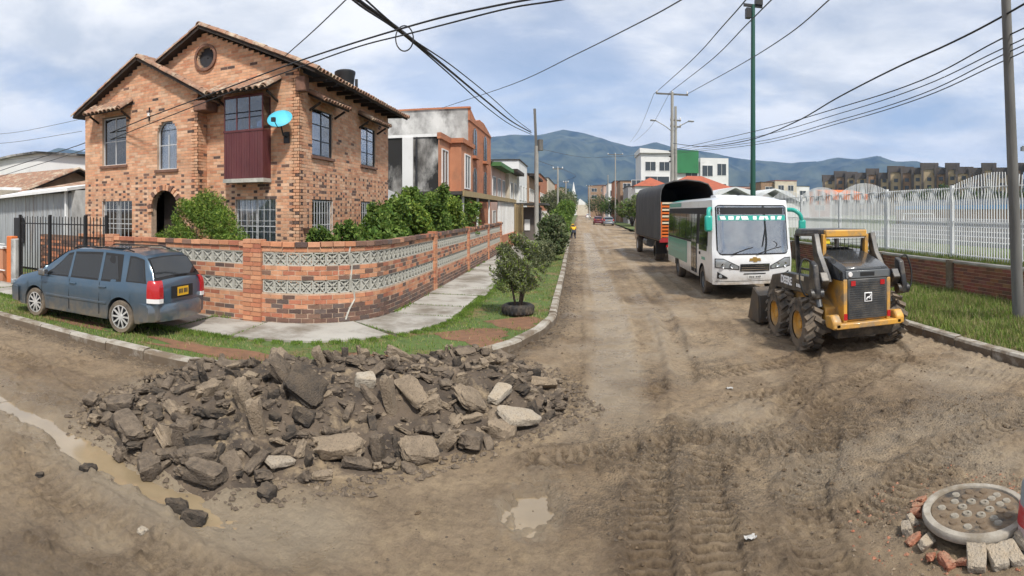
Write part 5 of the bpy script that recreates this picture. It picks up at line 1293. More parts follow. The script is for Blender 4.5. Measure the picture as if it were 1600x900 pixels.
for z in (.5, 1.3): MB().bar((-15.6, 9.5, z), (-14.7, 9.5, z), .03).build('gate_bar', 'white_paint', ow)
bh = block('neighbour_porch', 'dark porch opening beside the tin shed at the left end', -26, -20.6, 12.4, 14, 0, 3.2, 'cream_wall', 'house', roof='white_paint')
MB().box(-21.6, -20.75, 12.35, 12.39, .2, 2.3).build('door', 'interior', bh)

# right side: white block with green panel, red roofed houses
wb = empty('white_office_block', (0, 0, 0), 0, 'white modern block with a green panel above the red roofed house', 'building')
MB().box(12.6, 19, 117, 128, 0, 14.2).build('wall', 'white_wall', wb); MB().prism([(12.3, 14.2), (19.2, 14.2), (19.2, 14.6), (12.3, 15.2)], 116.5, 128, 'y').build('roof', 'white_wall', wb)
MB().box(19, 25, 117.6, 128, 0, 12.6).build('wall', 'white_wall', wb); MB().box(19.2, 24.6, 117.0, 117.5, 10.2, 14.9).build('green_panel', 'green_panel', wb)
MB().box(25, 31, 117, 128, 0, 13.4).build('wall', 'white_wall', wb)
for a, b, z0, z1 in ((13.5, 15.6, 10.6, 12.4), (16.4, 18.5, 10.6, 12.4), (13.5, 18.4, 7.6, 9.4), (22, 24.5, 9.2, 11.2), (25.4, 27.6, 9.6, 11.8), (28.6, 30.5, 9.8, 12.2), (25.5, 30.5, 6.4, 8)):
    win_block(wb, 'y', a, b, z0, z1, 117.0 if (a < 19 or a > 25) else 117.6)
r1 = block('red_roof_house', 'white house with broad red hipped roof behind the tarpaulin truck', 12.5, 25, 88, 98, 0, 5.4, 'white_wall', 'house', roof=None); hip(r1, 12, 25.6, 87.4, 98.6, 5.4, 2.7)
win_block(r1, 'y', 22.8, 23.4, 3.6, 4.4, 88)
r2 = block('small_red_roof_house', 'narrow white house with small red pyramid roof', 8.2, 13.2, 84, 89, 0, 6.0, 'white_wall', 'house', roof=None); hip(r2, 7.9, 13.5, 83.7, 89.3, 6.0, 1.4)
win_block(r2, 'y', 11.2, 12.2, 4.0, 5.2, 84)
for i, (x0, x1, y, h, m, lb) in enumerate(((8.5, 14, 100, 6.6, 'grey_wall', 'grey flat fronted house on the right of the far street'), (8.0, 13, 112, 8.2, 'tan_brick', 'tan brick house on the right of the far street'), (7.8, 12.5, 128, 9.0, 'orange_brick', 'orange house front on the right of the far street'), (7.6, 12, 150, 9.6, 'white_wall', 'white house on the right of the far street'), (7.4, 12, 175, 10, 'pink_wall', 'pink gabled house far down the right of the street'))):
    p = block('street_house', lb, x0, x1, y, y+11, 0, h, m, 'house', 'houses on the far right of the street')
    for fl in range(3):
        for k in range(2):
            a = x0+(x1-x0)*(.12+.45*k); win_block(p, 'y', a, a+(x1-x0)*.28, 1.+fl*2.6, 2.5+fl*2.6, y)
            win_block(p, 'y', a, a+.1, .5, .6, y) if False else None
# church-like white spire closing the street
ch = empty('white_spire', (0, 0, 0), 0, 'small white spire and gable closing the far end of the street', 'church')
MB().box(-4, 5, 330, 345, 0, 6).build('nave', 'cream_wall', ch); MB().prism([(-4, 6), (5, 6), (.5, 9.5)], 330, 345, 'y').build('nave_roof', 'white_wall', ch)
MB().lathe([(1.6, 0), (1.6, 10), (0.05, 19)], 8).build('spire', 'white_wall', ch, loc=(-3.2, 329, 0))
# distant city at the foot of the mountains
city_pal = ['tan_brick', 'cream_wall', 'white_wall', 'orange_brick', 'pink_wall', 'grey_wall']
k = 0
for px, D, w, h in [(770, 150, 12, 9), (800, 170, 10, 10), (826, 190, 12, 11), (848, 210, 10, 12), (862, 240, 12, 12), (872, 270, 8, 12), (936, 240, 9, 13), (955, 260, 12, 14), (978, 230, 10, 14), (1135, 160, 10, 8.5), (1160, 170, 12, 9.5), (1190, 160, 9, 8.5), (1212, 150, 8, 9.8), (1228, 150, 6, 10.2), (1246, 155, 7, 9.0), (1268, 170, 12, 8.0)]:
    t = (px-905)/900; x, y = D*math.sin(t), D*math.cos(t)
    p = block('town_house', 'small %s town house in the distant row at the foot of the hills' % ['brown', 'cream', 'white', 'orange', 'pink', 'grey'][k % 6], x-w/2, x+w/2, y, y+10, 0, h, city_pal[k % 6], 'house', 'distant town houses', roof='red_roof' if k % 2 else 'dark_roof')
    for fl in range(2):
        for q in (.15, .6): win_block(p, 'y', x-w/2+w*q, x-w/2+w*(q+.25), h-2.6-fl*2.8, h-1.2-fl*2.8, y)
    k += 1
# apartment blocks on the skyline
for i, px in enumerate([1297, 1313, 1330, 1347, 1363, 1382, 1400, 1417, 1434, 1452, 1470, 1488, 1506, 1524, 1545, 1566, 1588, 1612]):
    t = (px-905)/900; D = 250-i*3; x, y = D*math.sin(t), D*math.cos(t); h = [19, 20.5, 20, 19.4, 21][i % 5]*(.95 if i < 6 else 1.)*(.94 if i > 11 else 1); w = 5.0 if i % 3 else 6.6
    p = empty('apartment_block', (x, y, 0), -t, 'tall %s apartment block in the long row on the skyline' % ('dark brown' if i % 3 else 'tan brick'), 'apartment block', 'apartment blocks on the skyline')
    MB().box(-w/2, w/2, 0, 9, 0, h-2.6).build('wall', 'flat_tan' if i % 3 != 1 else 'tan_brick', p); MB().box(-w/2-.3, w/2+.3, -.3, 9, h-2.6, h).build('top_storey', 'flat_dark', p)
    for s in (-1, 1): MB().box(s*w*.40-.45, s*w*.40+.45, -.6, 0, 0, h-.6).build('stair_strip', 'flat_dark', p)
    for fl in range(5): MB().box(-.8, .8, -.08, 0, 2+fl*3.0, 3.4+fl*3.0).build('window', 'far_glass', p)

# sports ground behind the white fence
sheet('sports_field', [(9.42, -10), (400, -10), (400, 420), (9.42, 420)], .62, 'verge_soil')
bank = MB().add([(9.42, 0, .90), (9.42, 60, .90), (10.7, 60, .86), (10.7, 0, .86), (13, 60, .6), (13, 0, .6), (9.42, 0, .3), (9.42, 60, .3), (13, 60, .3), (13, 0, .3)], [(0, 3, 2, 1), (3, 5, 4, 2), (6, 0, 1, 7), (6, 9, 5, 3, 0), (1, 2, 4, 8, 7)]).build('grass_bank', 'verge_soil'); tag(bank, kind='structure')
st = empty('seating_terrace', (0, 0, 0), 0, 'stepped concrete seating terrace beyond the white fence', 'terrace')
for i in range(6): MB().box(17.5+i*.8, 18.3+i*.8, 4, 33, .5, .80+i*.20).build('step', 'concrete' if i % 2 else 'grey_wall', st); MB().box(17.48+i*.8, 17.6+i*.8, 4, 33, .80+i*.20, .84+i*.20).build('step_edge', 'white_paint', st)
bl = empty('boundary_wall', (0, 0, 0), 0, 'long brown boundary wall with blue top band across the sports ground', 'wall')
MB().box(38, 38.4, 10, 62, .5, 2.5).build('wall_body', 'tan_brick', bl); MB().box(37.9, 38.5, 10, 62, 2.5, 2.95).build('blue_band', 'blue_band', bl)
MB().box(38.6, 41, 10, 62, 2.9, 3.6).build('stand_roof', 'grey_wall', bl)
aw = empty('orange_awning', (0, 0, 0), 0, 'orange awning on thin posts seen through the fence', 'awning')
for u, x in enumerate((21.5, 24.8)):
    for y in (46, 48.5): MB().bar((x, y, .5), (x, y, 3.4), .06).build('post', 'white_paint', aw)
MB().add([(21.2, 45.7, 3.3), (25.1, 45.7, 3.3), (25.1, 48.8, 3.9), (21.2, 48.8, 3.9), (21.2, 45.7, 3.8), (25.1, 45.7, 3.8), (25.1, 48.8, 4.3), (21.2, 48.8, 4.3)], BOXF).build('cloth', 'orange_cloth', aw)
for i, (x, y, w, lb) in enumerate(((14.5, 52, 6, 'first pale ridged membrane roof behind the minibus'), (19.5, 55, 6, 'pale ridged membrane roof next to the orange awning'))):
    tn = empty('membrane_roof', (0, 0, 0), 0, lb, 'canopy')
    MB().loft([[(x-w/2, yy, 3.2), (x-w*.25, yy, 4.3), (x, yy, 4.6), (x+w*.25, yy, 4.3), (x+w/2, yy, 3.2), (x+w/2, yy, 3.1), (x, yy, 4.5), (x-w/2, yy, 3.1)] for yy in (y, y+6)]).build('membrane', 'pale_membrane', tn)
    MB().box(x-w/2+.2, x+w/2-.2, y+.3, y+5.5, .5, 3.1).build('side_wall', 'white_wall', tn)
tn = empty('white_goalpost', (0, 0, 0), 0, 'white goal frame on the sports field behind the fence', 'goal')
MB().tube([(24, 34, .6), (24, 34, 2.1), (24, 38, 2.1), (24, 38, .6)], .06, 8).build('frame', 'white_paint', tn)

# retaining wall with piers, white picket fence
rw = empty('retaining_wall', (0, 0, 0), 0, 'low red brick retaining wall with concrete piers below the white fence', 'wall')
mat('red_brick_dirty', (.22, .085, .05), .95, col2=(.15, .06, .04), vscale=4, bump=.4, bscale=16, stretch=(1, 1, 3), coord='World')
MB().box(9.30, 9.42, 4, 60, 0, .93).build('wall_core', 'mortar', rw); MB().box(9.26, 9.46, 4, 60, .93, .985).build('coping', 'concrete', rw)
its = []
RB = [(.25, .095, .055), (.21, .08, .05), (.28, .12, .07), (.17, .07, .045)]
for j in range(9):
    y = 5.0+(.15 if j % 2 else 0)
    while y < 34:
        its.append((9.2975, y, .17+j*.086, pi/2, .29, .012, .074, tuple(q*random.uniform(.8, 1.15) for q in random.choice(RB)), True)); y += .302
lay(rw, its, 300)
MB().box(9.288, 9.30, 34.3, 60, .1, .93).build('far_brickwork', 'red_brick_dirty', rw)
for y in (5.0, 8.6, 12.35, 16.1, 19.9, 23.7): MB().box(9.22, 9.47, y-.13, y+.13, 0, 1.0).build('pier', 'kerb_concrete', rw)
fn = empty('white_picket_fence', (0, 0, 0), 0, 'tall white steel picket fence with arched tops along the sports ground', 'fence')
mat('fence_white', (.74, .75, .75), .5, var=.12, vscale=2)
posts = [5.9, 9.65, 13.4, 17.1, 20.8, 24.9, 28.9, 33, 37]
def top(y):
    for a, b in zip(posts[:-1], posts[1:]):
        if a <= y < b:
            if abs(a-13.4) < .1: return 2.99
            return 3.02+.32*math.sin(pi*(y-a)/(b-a))**.9
    return 3.0
y = 6.0
while y < 36.9:
    if y < 25: zt = top(y); MB().tube([(10.1, y, .95), (10.1, y, 2.55), (10.1+.05*math.sin(y*7), y, 2.8), (10.1, y, zt)], [.020, .020, .020, .016], 5).build('picket', 'fence_white', fn)
    else: MB().tube([(10.1, y, .95), (10.1, y, top(y))], .02, 4).build('picket', 'fence_white', fn)
    y += .108 if y < 25 else .2
for z in (1.05, 2.0, 2.96):
    for a, b in zip(posts[:-1], posts[1:]): MB().bar((10.13, a, z), (10.13, b, z), .035, .03).build('rail', 'fence_white', fn)
for y in posts: MB().bar((10.12, y, .8), (10.12, y, 3.05), .085).build('post', 'fence_white', fn)

# ================================================================= MOUNTAINS
RID = [(-700, 205), (-200, 215), (0, 250), (55, 244), (90, 231), (135, 238), (250, 240), (450, 232), (620, 226), (700, 222), (765, 214), (800, 211), (840, 213), (880, 202), (912, 207), (950, 219), (985, 229), (1000, 228), (1025, 222), (1050, 230), (1085, 234), (1125, 240), (1180, 250), (1235, 254), (1275, 252), (1310, 246), (1340, 250), (1372, 243), (1400, 251), (1432, 251), (1465, 259), (1500, 269), (1540, 278), (1700, 285), (2100, 262)]
mat('forest_slope', (.008, .020, .018), .95, col2=(.085, .10, .06), vscale=.009, coord='World', bump=1., bscale=.05, detail=8)
na_, nr_ = 520, 46; a_ = np.linspace(-1.8, 1.45, na_); r_ = np.linspace(2300, 4300, nr_)
A2, R2 = np.meshgrid(a_, r_, indexing='ij'); ridge = np.interp(905+900*A2, [p for p, _ in RID], [330-q for _, q in RID])/900*3600
u = (R2-2300)/1300; prof = np.where(u < 1, np.clip(u, 0, 1)**.8, 1-.35*(u-1))
X2 = R2*np.sin(A2); Y2 = R2*np.cos(A2); nzv = fbm(X2/260, Y2/260, 5, 5)-.5; rn = np.abs(fbm(X2/420, Y2/420, 4, 15)-.5)
Z2 = ridge*prof+nzv*190*np.clip(u*1.5, 0, 1)*(np.abs(u-1) > .03)-rn*700*np.clip(u, 0, 1)*np.clip(1-u, 0, 1)*2
Z2 = np.where(np.abs(u-1) <= .03, ridge+nzv*34, np.minimum(Z2, ridge*R2/3600+2)); idx = np.arange(na_*nr_).reshape(na_, nr_)
Fm = np.stack([idx[:-1, :-1], idx[1:, :-1], idx[1:, 1:], idx[:-1, 1:]], -1).reshape(-1, 4)[:, ::-1]
tag(link('mountains', npmesh('mountains', np.stack([X2.ravel(), Y2.ravel(), Z2.ravel()], 1), Fm, MATS['forest_slope'], smooth=True)), kind='structure')

# ================================================================= POLES AND CABLES
mat('pole_concrete', (.36, .35, .32), .9, var=.3, vscale=3, bump=.2, bscale=30, stretch=(1, 1, .3)); mat('pole_grey', (.16, .155, .145), .85, var=.35, vscale=4, stretch=(1, 1, .2)); mat('pole_green', (.012, .075, .05), .45)
def pole(label, x, y, h, r0, r1, m='pole_concrete', top=None, name='utility_pole', z0=0., group='utility poles'):
    p = empty(name, (x, y, z0), 0, label, 'pole', group); tx, ty = top or (0, 0)
    MB().cyl((0, 0, -.2), (tx, ty, h), r0, r1, 14).build('shaft', m, p, smooth=40); return p
def arm(p, z, w, ang=0., n=3, m='pole_grey', off=(0, 0)):
    c, s_ = math.cos(ang)*w/2, math.sin(ang)*w/2
    a = MB().bar((off[0]-c, off[1]-s_, z), (off[0]+c, off[1]+s_, z), .10, .12).build('cross_arm', m, p)
    for k in lin(-.95, .95, n): MB().lathe([(.05, 0), (.07, .05), (.05, .1), (.07, .14), (.03, .2)], 8).build('insulator', 'white_paint', a, loc=(off[0]+c*k, off[1]+s_*k, z+.06))
p = pole('leaning grey timber pole on the grass verge by the retaining wall', 7.95, 8.30, 9.2, .125, .085, 'pole_grey', top=(-.42, .1), z0=.1)
p = pole('tall green steel lighting mast rising behind the minibus', 8.0, 25.7, 11.95, .135, .095, 'pole_green', name='lighting_mast')
MB().box(-.35, -.12, -.15, .15, 11.3, 11.75).build('equipment_box', 'black_metal', p); MB().bar((-.45, 0, 11.9), (.45, 0, 11.9), .12).build('lamp_bracket', 'black_metal', p); MB().box(.1, .45, -.12, .12, 11.95, 12.2).build('floodlight', 'black_metal', p)
p = pole('concrete pole with crossarm and double street lamps behind the truck', 7.0, 43, 11.3, .17, .11); arm(p, 11.15, 2.5, 0.1)
for s in (-1, 1):
    l = MB().tube(smooth3([(0, 0, 8.3), (s*.5, 0, 8.7), (s*1.3, 0, 9.15)]), .035, 8).build('lamp_arm', 'grey_metal', p, smooth=60); MB().box(s*1.45-.22, s*1.45+.22, -.1, .1, 9.08, 9.2).build('lamp_head', 'grey_metal', l, bevel=.03)
for z in (6.0, 6.4, 6.8): MB().lathe([(.08, 0), (.12, .05), (.08, .1)], 8).build('insulator', 'black_metal', p, loc=(-.15, 0, z))
p = pole('second concrete pole standing close beside the crossarm pole', 7.6, 45, 10.6, .16, .10); arm(p, 9.5, .9, 0.3, 2); arm(p, 9.0, .9, 0.3, 2)
p = pole('concrete pole with cable bundle on the left verge beyond the carport', -2.75, 37, 6.5, .16, .13); MB().bar((0, 0, 6.0), (-.12, 0, 8.9), .16).build('extension', 'pole_grey', p)
MB().cyl((.25, 0, 6.2), (.25, 0, 6.9), .18, n=12).build('transformer_can', 'pole_grey', p, smooth=40)
for lb, x, y, h, ar in (('thin concrete pole among the trees on the left of the far street', -2.6, 70, 7.6, 1.2), ('thin pale pole behind the round hedge on the left', -2.2, 95, 7.2, .8), ('tall pole with wide crossarm on the right of the far street', 6.6, 105, 12.8, 2.8), ('green pole right of the far street', 6.5, 130, 10.5, 0), ('thin lamp post in the middle of the far street', 2.6, 150, 9, 1.5), ('far pole near the white spire', 3.6, 190, 10, 1.)):
    p = pole(lb, x, y, h, .14, .1)
    if ar: arm(p, h-.15, ar, 0)
p = pole('slim lattice floodlight mast behind the leaning pole', 30.5, 30.6, 7.2, .08, .06, 'pole_grey', name='floodlight_mast')
MB().bar((-.9, 0, 7.1), (.9, 0, 7.1), .06).build('cross_arm', 'pole_grey', p)
for u in (-.8, -.3, .3, .8): MB().box(u-.18, u+.18, -.1, .1, 6.75, 7.05).build('floodlight', 'grey_metal', p)

def W3(px, y, D):
    t = (px-905)/900; return (D*math.sin(t), D*math.cos(t), 2.3+(330-y)*D/900)
def cable(label, pts, r, m='wire', group='overhead cables', name='overhead_cable', sub=6):
    q = smooth3([W3(*p) for p in pts], sub); o = MB().tube(q, r, 5).build(name, m, smooth=180); tag(o, label, 'cable', group); return o
L1 = 'black cable crossing in front of the brick gable'
cable(L1, [(-60, 292, 30), (0, 267, 26), (120, 228, 20), (230, 184, 16), (340, 143, 13.4), (460, 98, 11.2), (560, 65, 9.8), (630, 44, 9), (700, 25, 8.3), (780, 8, 7.8), (900, -15, 7.2), (1100, -60, 6.6)], .016)
cable(L1, [(-60, 299, 30), (0, 276, 26), (120, 238, 20), (230, 195, 16), (340, 152, 13.4), (460, 108, 11.2), (560, 73, 9.8), (630, 55, 9), (700, 37, 8.3), (800, 12, 7.8), (900, -5, 7.2), (1100, -50, 6.6)], .013)
L2 = 'thick bundled cable running from overhead to the pole beyond the carport'
cable(L2, [(520, -40, 8.5), (560, 0, 9.5), (632, 52, 12), (700, 108, 16), (760, 158, 22), (800, 190, 29), (830, 207, 37)], .034)
cable(L2, [(530, -45, 8.5), (572, 0, 9.6), (640, 58, 12.2), (705, 102, 16), (765, 150, 22), (805, 186, 29), (830, 205, 37)], .018)
cable(L2, [(520, -30, 8.5), (562, 8, 9.5), (630, 54, 12), (698, 112, 16), (757, 165, 22), (798, 195, 29), (830, 210, 37)], .020)
cl_ = MB().tube([W3(632+14*math.cos(a), 60+20*math.sin(a), 11.8+.1*a) for a in lin(0, 4*pi, 36)], .014, 5).build('cable_coil', 'wire', smooth=180); tag(cl_, 'coil of slack cable tied to the thick bundle', 'cable')
cable('thin service cable rising from the house eave to overhead', [(445, 88, 13.5), (490, 48, 11.5), (540, 0, 9.8), (575, -35, 8.8)], .012)
cable('thin line from the arched window house across the street', [(690, 169, 33), (800, 132, 24), (900, 85, 18), (1000, 35, 14), (1064, 0, 12.4), (1130, -40, 11)], .016, 'thin_wire')
L3 = 'power line leading from the crossarm pole overhead'
cable(L3, [(1023, 146, 43), (1080, 95, 28), (1130, 40, 19), (1165, 0, 15), (1190, -35, 13)], .02, 'thin_wire')
cable(L3, [(1047, 144, 43), (1110, 95, 28), (1165, 40, 19), (1205, 0, 15.5), (1240, -35, 13.5)], .02, 'thin_wire')
cable(L3, [(1072, 148, 43), (1150, 105, 28), (1230, 55, 20), (1295, 0, 15.5), (1330, -35, 13.5)], .02, 'thin_wire')
L4 = 'cable slung from the crossarm pole to the leaning pole'
cable(L4, [(1052, 224, 43), (1100, 229, 36), (1170, 219, 27), (1240, 192, 21), (1310, 152, 17), (1400, 106, 14), (1480, 70, 12.4), (1562, 28, 11.4), (1700, -50, 10)], .022)
for i, (a, b, c_, d) in enumerate(((234, 205, 128, 62), (236, 214, 138, 78), (238, 222, 150, 88), (240, 226, 156, 98))):
    cable(L4, [(1052, a, 43), (1180, b, 26), (1310, (b+c_)/2+2, 17.4), (1440, c_*.98, 13.4), (1562, d, 11.5), (1700, d-62, 10)], .012+.003*(i == 0))
L5 = 'faint far line against the mountains'
for pts in ([(840, 232, 37), (920, 246, 60), (1047, 240, 44)], [(838, 250, 37), (900, 275, 66), (870, 285, 70)], [(1022, 146, 43), (1000, 200, 70), (985, 222, 105)], [(1047, 144, 43), (1015, 200, 70), (990, 222, 105)]):
    cable(L5, pts, .016, 'thin_wire')
L6 = 'thin line running to the left of the brick house'
for a, b in ((206, 186), (221, 205), (248, 238)): cable(L6, [(-40, a+6, 30), (30, a, 27), (128, b, 24)], .010, 'thin_wire')
# ================================================================= VEGETATION
def leaf_mat(name, transl=.30): return mat(name, attr=True, rough=.65, transl=transl, spec=.3)
leaf_mat('leaf')
def cloud(name, parent, blobs, pal, size, aspect=2.2, gap=.42, gscale=4., upright=0., seed=1):
    """leaf faces spread through ellipsoids (cx,cy,cz,rx,ry,rz,n), thinned by noise so that gaps remain"""
    g = np.random.default_rng(seed); Ps = []
    for cx, cy, cz, rx, ry, rz, n in blobs:
        d = g.normal(size=(int(n*1.8), 3)); d /= np.linalg.norm(d, axis=1)[:, None]; r = g.random(len(d))**.36
        r *= .82+.36*(fbm(d[:, 0]*2.3+cx*3+5, d[:, 2]*2.3+d[:, 1]*1.7+cz, 3, seed)); p = d*r[:, None]
        q = np.stack([p[:, 0]*rx+cx, p[:, 1]*ry+cy, p[:, 2]*rz+cz], 1)
        m = fbm(q[:, 0]*gscale+q[:, 2]*gscale*.7, q[:, 1]*gscale+q[:, 2]*gscale*.8, 2, seed+3) > gap*.85
        Ps.append(q[m][:n])
    P_ = np.concatenate(Ps); n = len(P_)
    a = g.normal(size=(n, 3)); a[:, 2] = a[:, 2]*(1-upright)+upright*1.6; a /= np.linalg.norm(a, axis=1)[:, None]
    b = np.cross(a, g.normal(size=(n, 3))); b /= np.linalg.norm(b, axis=1)[:, None]+1e-9
    L = size*g.uniform(.6, 1.35, n)[:, None]; w = L/aspect
    V = np.stack([P_-a*L*.5, P_+b*w*.5, P_+a*L*.5, P_-b*w*.5], 1).reshape(-1, 3); F_ = np.arange(4*n).reshape(n, 4)
    pal = np.array(pal); ci = g.integers(0, len(pal), n); cl_ = fbm(P_[:, 0]*3+9, P_[:, 1]*3+P_[:, 2]*3, 2, seed+8)
    col = pal[ci]*(.65+.7*cl_[:, None])*g.uniform(.8, 1.2, (n, 1)); col = np.repeat(col, 4, 0)
    return link(name, npmesh(name, V, F_, MATS['leaf'], col=col), parent)
mat('bark', (.075, .055, .04), .95, var=.4, vscale=12, bump=.5, bscale=40)
def limbs(parent, base, tips, r, name='trunk', lean=(0, 0)):
    mb = MB(); b = Vector(base); mid = None
    for k, t in enumerate(tips):
        t = Vector(t); m1 = b.lerp(t, .45)+Vector((random.uniform(-.05, .05), random.uniform(-.05, .05), .06))*(t-b).length
        mb.tube(smooth3([b, m1, t], 4), [r*(1-.85*i/8) for i in range(9)], 6)
    return mb.build(name, 'bark', parent, smooth=60)
GREEN = [(.12, .20, .035), (.09, .165, .028), (.16, .245, .045), (.065, .125, .024), (.20, .27, .06)]
LIME = [(.23, .31, .045), (.17, .26, .04), (.115, .20, .032), (.28, .35, .065), (.075, .14, .025)]
OLIVE = [(.15, .175, .085), (.115, .14, .065), (.19, .21, .11), (.08, .10, .045), (.24, .25, .14)]
DARKG = [(.05, .085, .025), (.07, .11, .032), (.09, .13, .042), (.04, .065, .02)]
def plant(name, label, cat, loc, tips, blobs, pal, size, r=.04, group=None, seed=1, **k):
    p = empty(name, loc, 0, label, cat, group); limbs(p, (0, 0, -.1), tips, r); cloud('crown', p, blobs, pal, size, seed=seed, **k); return p
# conifer-like bush behind the wall
plant('cypress_bush', 'big feathery lime green conifer bush behind the garden wall', 'bush', (-8.30, 10.9, .1), [(-.6, 0, 1.7), (.1, .1, 2.4), (.7, 0, 1.5), (0, -.3, 1.8)],
      [(0, 0, 1.5, 1.05, .75, 1.10, 11000), (-.85, -.1, 1.05, .68, .55, .80, 7000), (.85, 0, 1.05, .66, .55, .80, 6500), (.15, 0, 2.25, .45, .4, .50, 3000), (-.35, -.2, 2.05, .45, .35, .5, 2800), (.5, 0, 1.9, .4, .35, .45, 2400)], LIME+GREEN[:3], .085, aspect=4.5, upright=.45, seed=3, gscale=5, gap=.5)
# shrubs in the side garden
for i, (x, y, z, rx, rz, n, pal, lb) in enumerate(((-4.75, 13.6, 1.45, .75, .85, 5200, GREEN, 'glossy green shrub spilling over the garden wall by the corner pillar'), (-4.75, 15.3, 1.6, .8, .95, 5200, LIME, 'bright green shrub in the side garden with upright shoots'), (-4.8, 17.2, 1.75, .9, 1.05, 5000, GREEN, 'tall leafy shrub in the middle of the side garden'), (-4.8, 19.4, 1.8, .95, 1.05, 4200, LIME, 'light green shrub beside the lean-to'), (-4.85, 22., 1.75, 1.1, 1.0, 4200, GREEN, 'broad green shrub near the far end of the garden wall'))):
    plant('garden_shrub', lb, 'shrub', (x, y, .1), [(-.3, 0, z+.3), (.3, .1, z+.3), (0, -.2, z+.5)], [(0, 0, z, rx, rx*.95, rz, n), (rx*.5, -.3, z+rz*.5, rx*.45, .4, rz*.45, n//5), (-rx*.4, .2, z+rz*.6, rx*.4, .4, rz*.45, n//5)]+[(random.uniform(-rx, rx)*.9, random.uniform(-.6, .6), z+rz*random.uniform(.3, 1.05), random.uniform(.12, .28), .2, random.uniform(.2, .4), n//18) for _ in range(7)], pal, .12, group='shrubs in the side garden', seed=20+i, gap=.5, gscale=3.2)
for i, (x, y, h) in enumerate(((-5.6, 11.7, 1.75), (-5.1, 12.0, 1.85), (-4.55, 12.6, 1.75))):
    plant('flower_plant', ['leafy plant with a pale bloom inside the wall corner', 'leafy garden plant below the street side window', 'small leafy plant near the curved wall end'][i], 'plant', (x, y, .1), [(0, 0, h), (.15, 0, h-.1)], [(0, 0, h-.25, .38, .3, .38, 900)], GREEN, .13, r=.015, group='plants in the front garden', seed=40+i)
pt = empty('flower_pot', (-6.05, 11.9, 1.72), 0, 'small red-brown flower pot hanging at the corner of the house', 'flower pot')
MB().lathe([(.0, 0), (.09, 0), (.13, .18), (.14, .19), (.12, .19), (.10, .16)], 16, close=False).build('pot', 'sill_brick', pt, smooth=40); MB().tube([(0, 0, .18), (0, 0, .6)], .006).build('hanger', 'wire', pt)
gcb = []
for s_ in np.arange(.6, 24, .55):
    x_, y_ = WALLP.off(s_, -.45); gcb.append((x_, y_, .65, .38, .34, .72, 260))
o = cloud('garden_groundcover', None, gcb, DARKG+GREEN[:2], .13, seed=57, gap=.3); o['kind'] = 'stuff'
# small tree in a tyre
t = plant('young_tree', 'small grey-green tree planted in an old tyre on the verge', 'tree', (-1.29, 12.1, .12), [(-.25, 0, 1.15), (.22, .1, 1.2), (0, -.15, 1.3), (.1, .2, 1.0)],
      [(0, 0, 1.02, .54, .5, .62, 5200), (-.26, 0, .82, .38, .36, .38, 1500), (.26, 0, .88, .36, .36, .38, 1500), (.0, 0, 1.50, .26, .24, .26, 600), (.3, .1, 1.35, .22, .2, .2, 400), (-.3, 0, 1.3, .2, .2, .25, 400)], OLIVE+LIME[:1], .075, r=.035, seed=60, gap=.52, gscale=7, aspect=3.2)
ty = empty('planter_tyre', (-1.29, 12.1, .12), 0, 'old dark tyre lying flat round the small tree', 'tyre')
MB().lathe([(.22, .02), (.27, 0), (.33, .03), (.345, .11), (.33, .20), (.27, .23), (.22, .21), (.20, .12), (.22, .02)], 30, close=False).build('carcass', 'rubber', ty, smooth=60)
for k in range(24):
    a = 2*pi*k/24; MB().bar((.343*math.cos(a), .343*math.sin(a), .05), (.343*math.cos(a+.05), .343*math.sin(a+.05), .18), .03, .012, (math.cos(a), math.sin(a), 0)).build('tread_block', 'rubber', ty)
MB().lathe([(0, .12), (.22, .11)], 16, close=False).build('soil', 'verge_soil', ty)
# further verge shrubs
for i, (x, y, rx, h, n, pal, lb) in enumerate(((-1.25, 25.5, .85, 1.95, 4200, OLIVE+DARKG, 'dark bushy shrub on the verge past the small tree'), (-1.5, 22.5, .6, 1.05, 2200, OLIVE, 'low grey-green shrub just past the small tree'), (-1.35, 31, .8, 1.9, 3000, DARKG+OLIVE, 'dense shrub behind the dark bushy one on the verge'), (-1.7, 38, .9, 2.2, 2600, GREEN, 'leafy green verge bush near the guard hut'), (-1.5, 44, .9, 1.9, 2200, GREEN, 'green verge bush before the clipped trees'))):
    plant('verge_shrub', lb, 'shrub', (x, y, .1), [(-.2, 0, h*.7), (.2, 0, h*.7)], [(0, 0, h*.55, rx, rx, h*.48, n), (.2, .1, h*.85, rx*.5, rx*.5, h*.22, n//5)], pal, .10 if y < 25 else .15, group='shrubs along the verge', seed=70+i, gap=.5)
for i, (x, y, r, z) in enumerate(((-1.3, 58, 1.05, 2.35), (-1.5, 53, .8, 1.5))):
    plant('clipped_tree', ['large round clipped bright green tree on the far verge', 'smaller round clipped tree in front of the large one'][i], 'tree', (x, y, .1), [(0, 0, z)], [(0, 0, z, r, r, r, 5200)], GREEN, .16, r=.08, seed=90+i, gap=.3)
def tree(label, x, y, h, rx, pal, n, seed, leaf=.28, name='street_tree'):
    plant(name, label, 'tree', (x, y, .1), [(-rx*.5, 0, h*.75), (rx*.5, .2, h*.75), (0, -rx*.3, h*.85)], [(0, 0, h*.62, rx, rx, h*.38, n), (-rx*.55, 0, h*.55, rx*.6, rx*.6, h*.25, n//3), (rx*.5, .2, h*.6, rx*.6, rx*.6, h*.28, n//3)], pal, leaf, r=.13, group='trees along the far street', seed=seed, gap=.55, gscale=1.5)
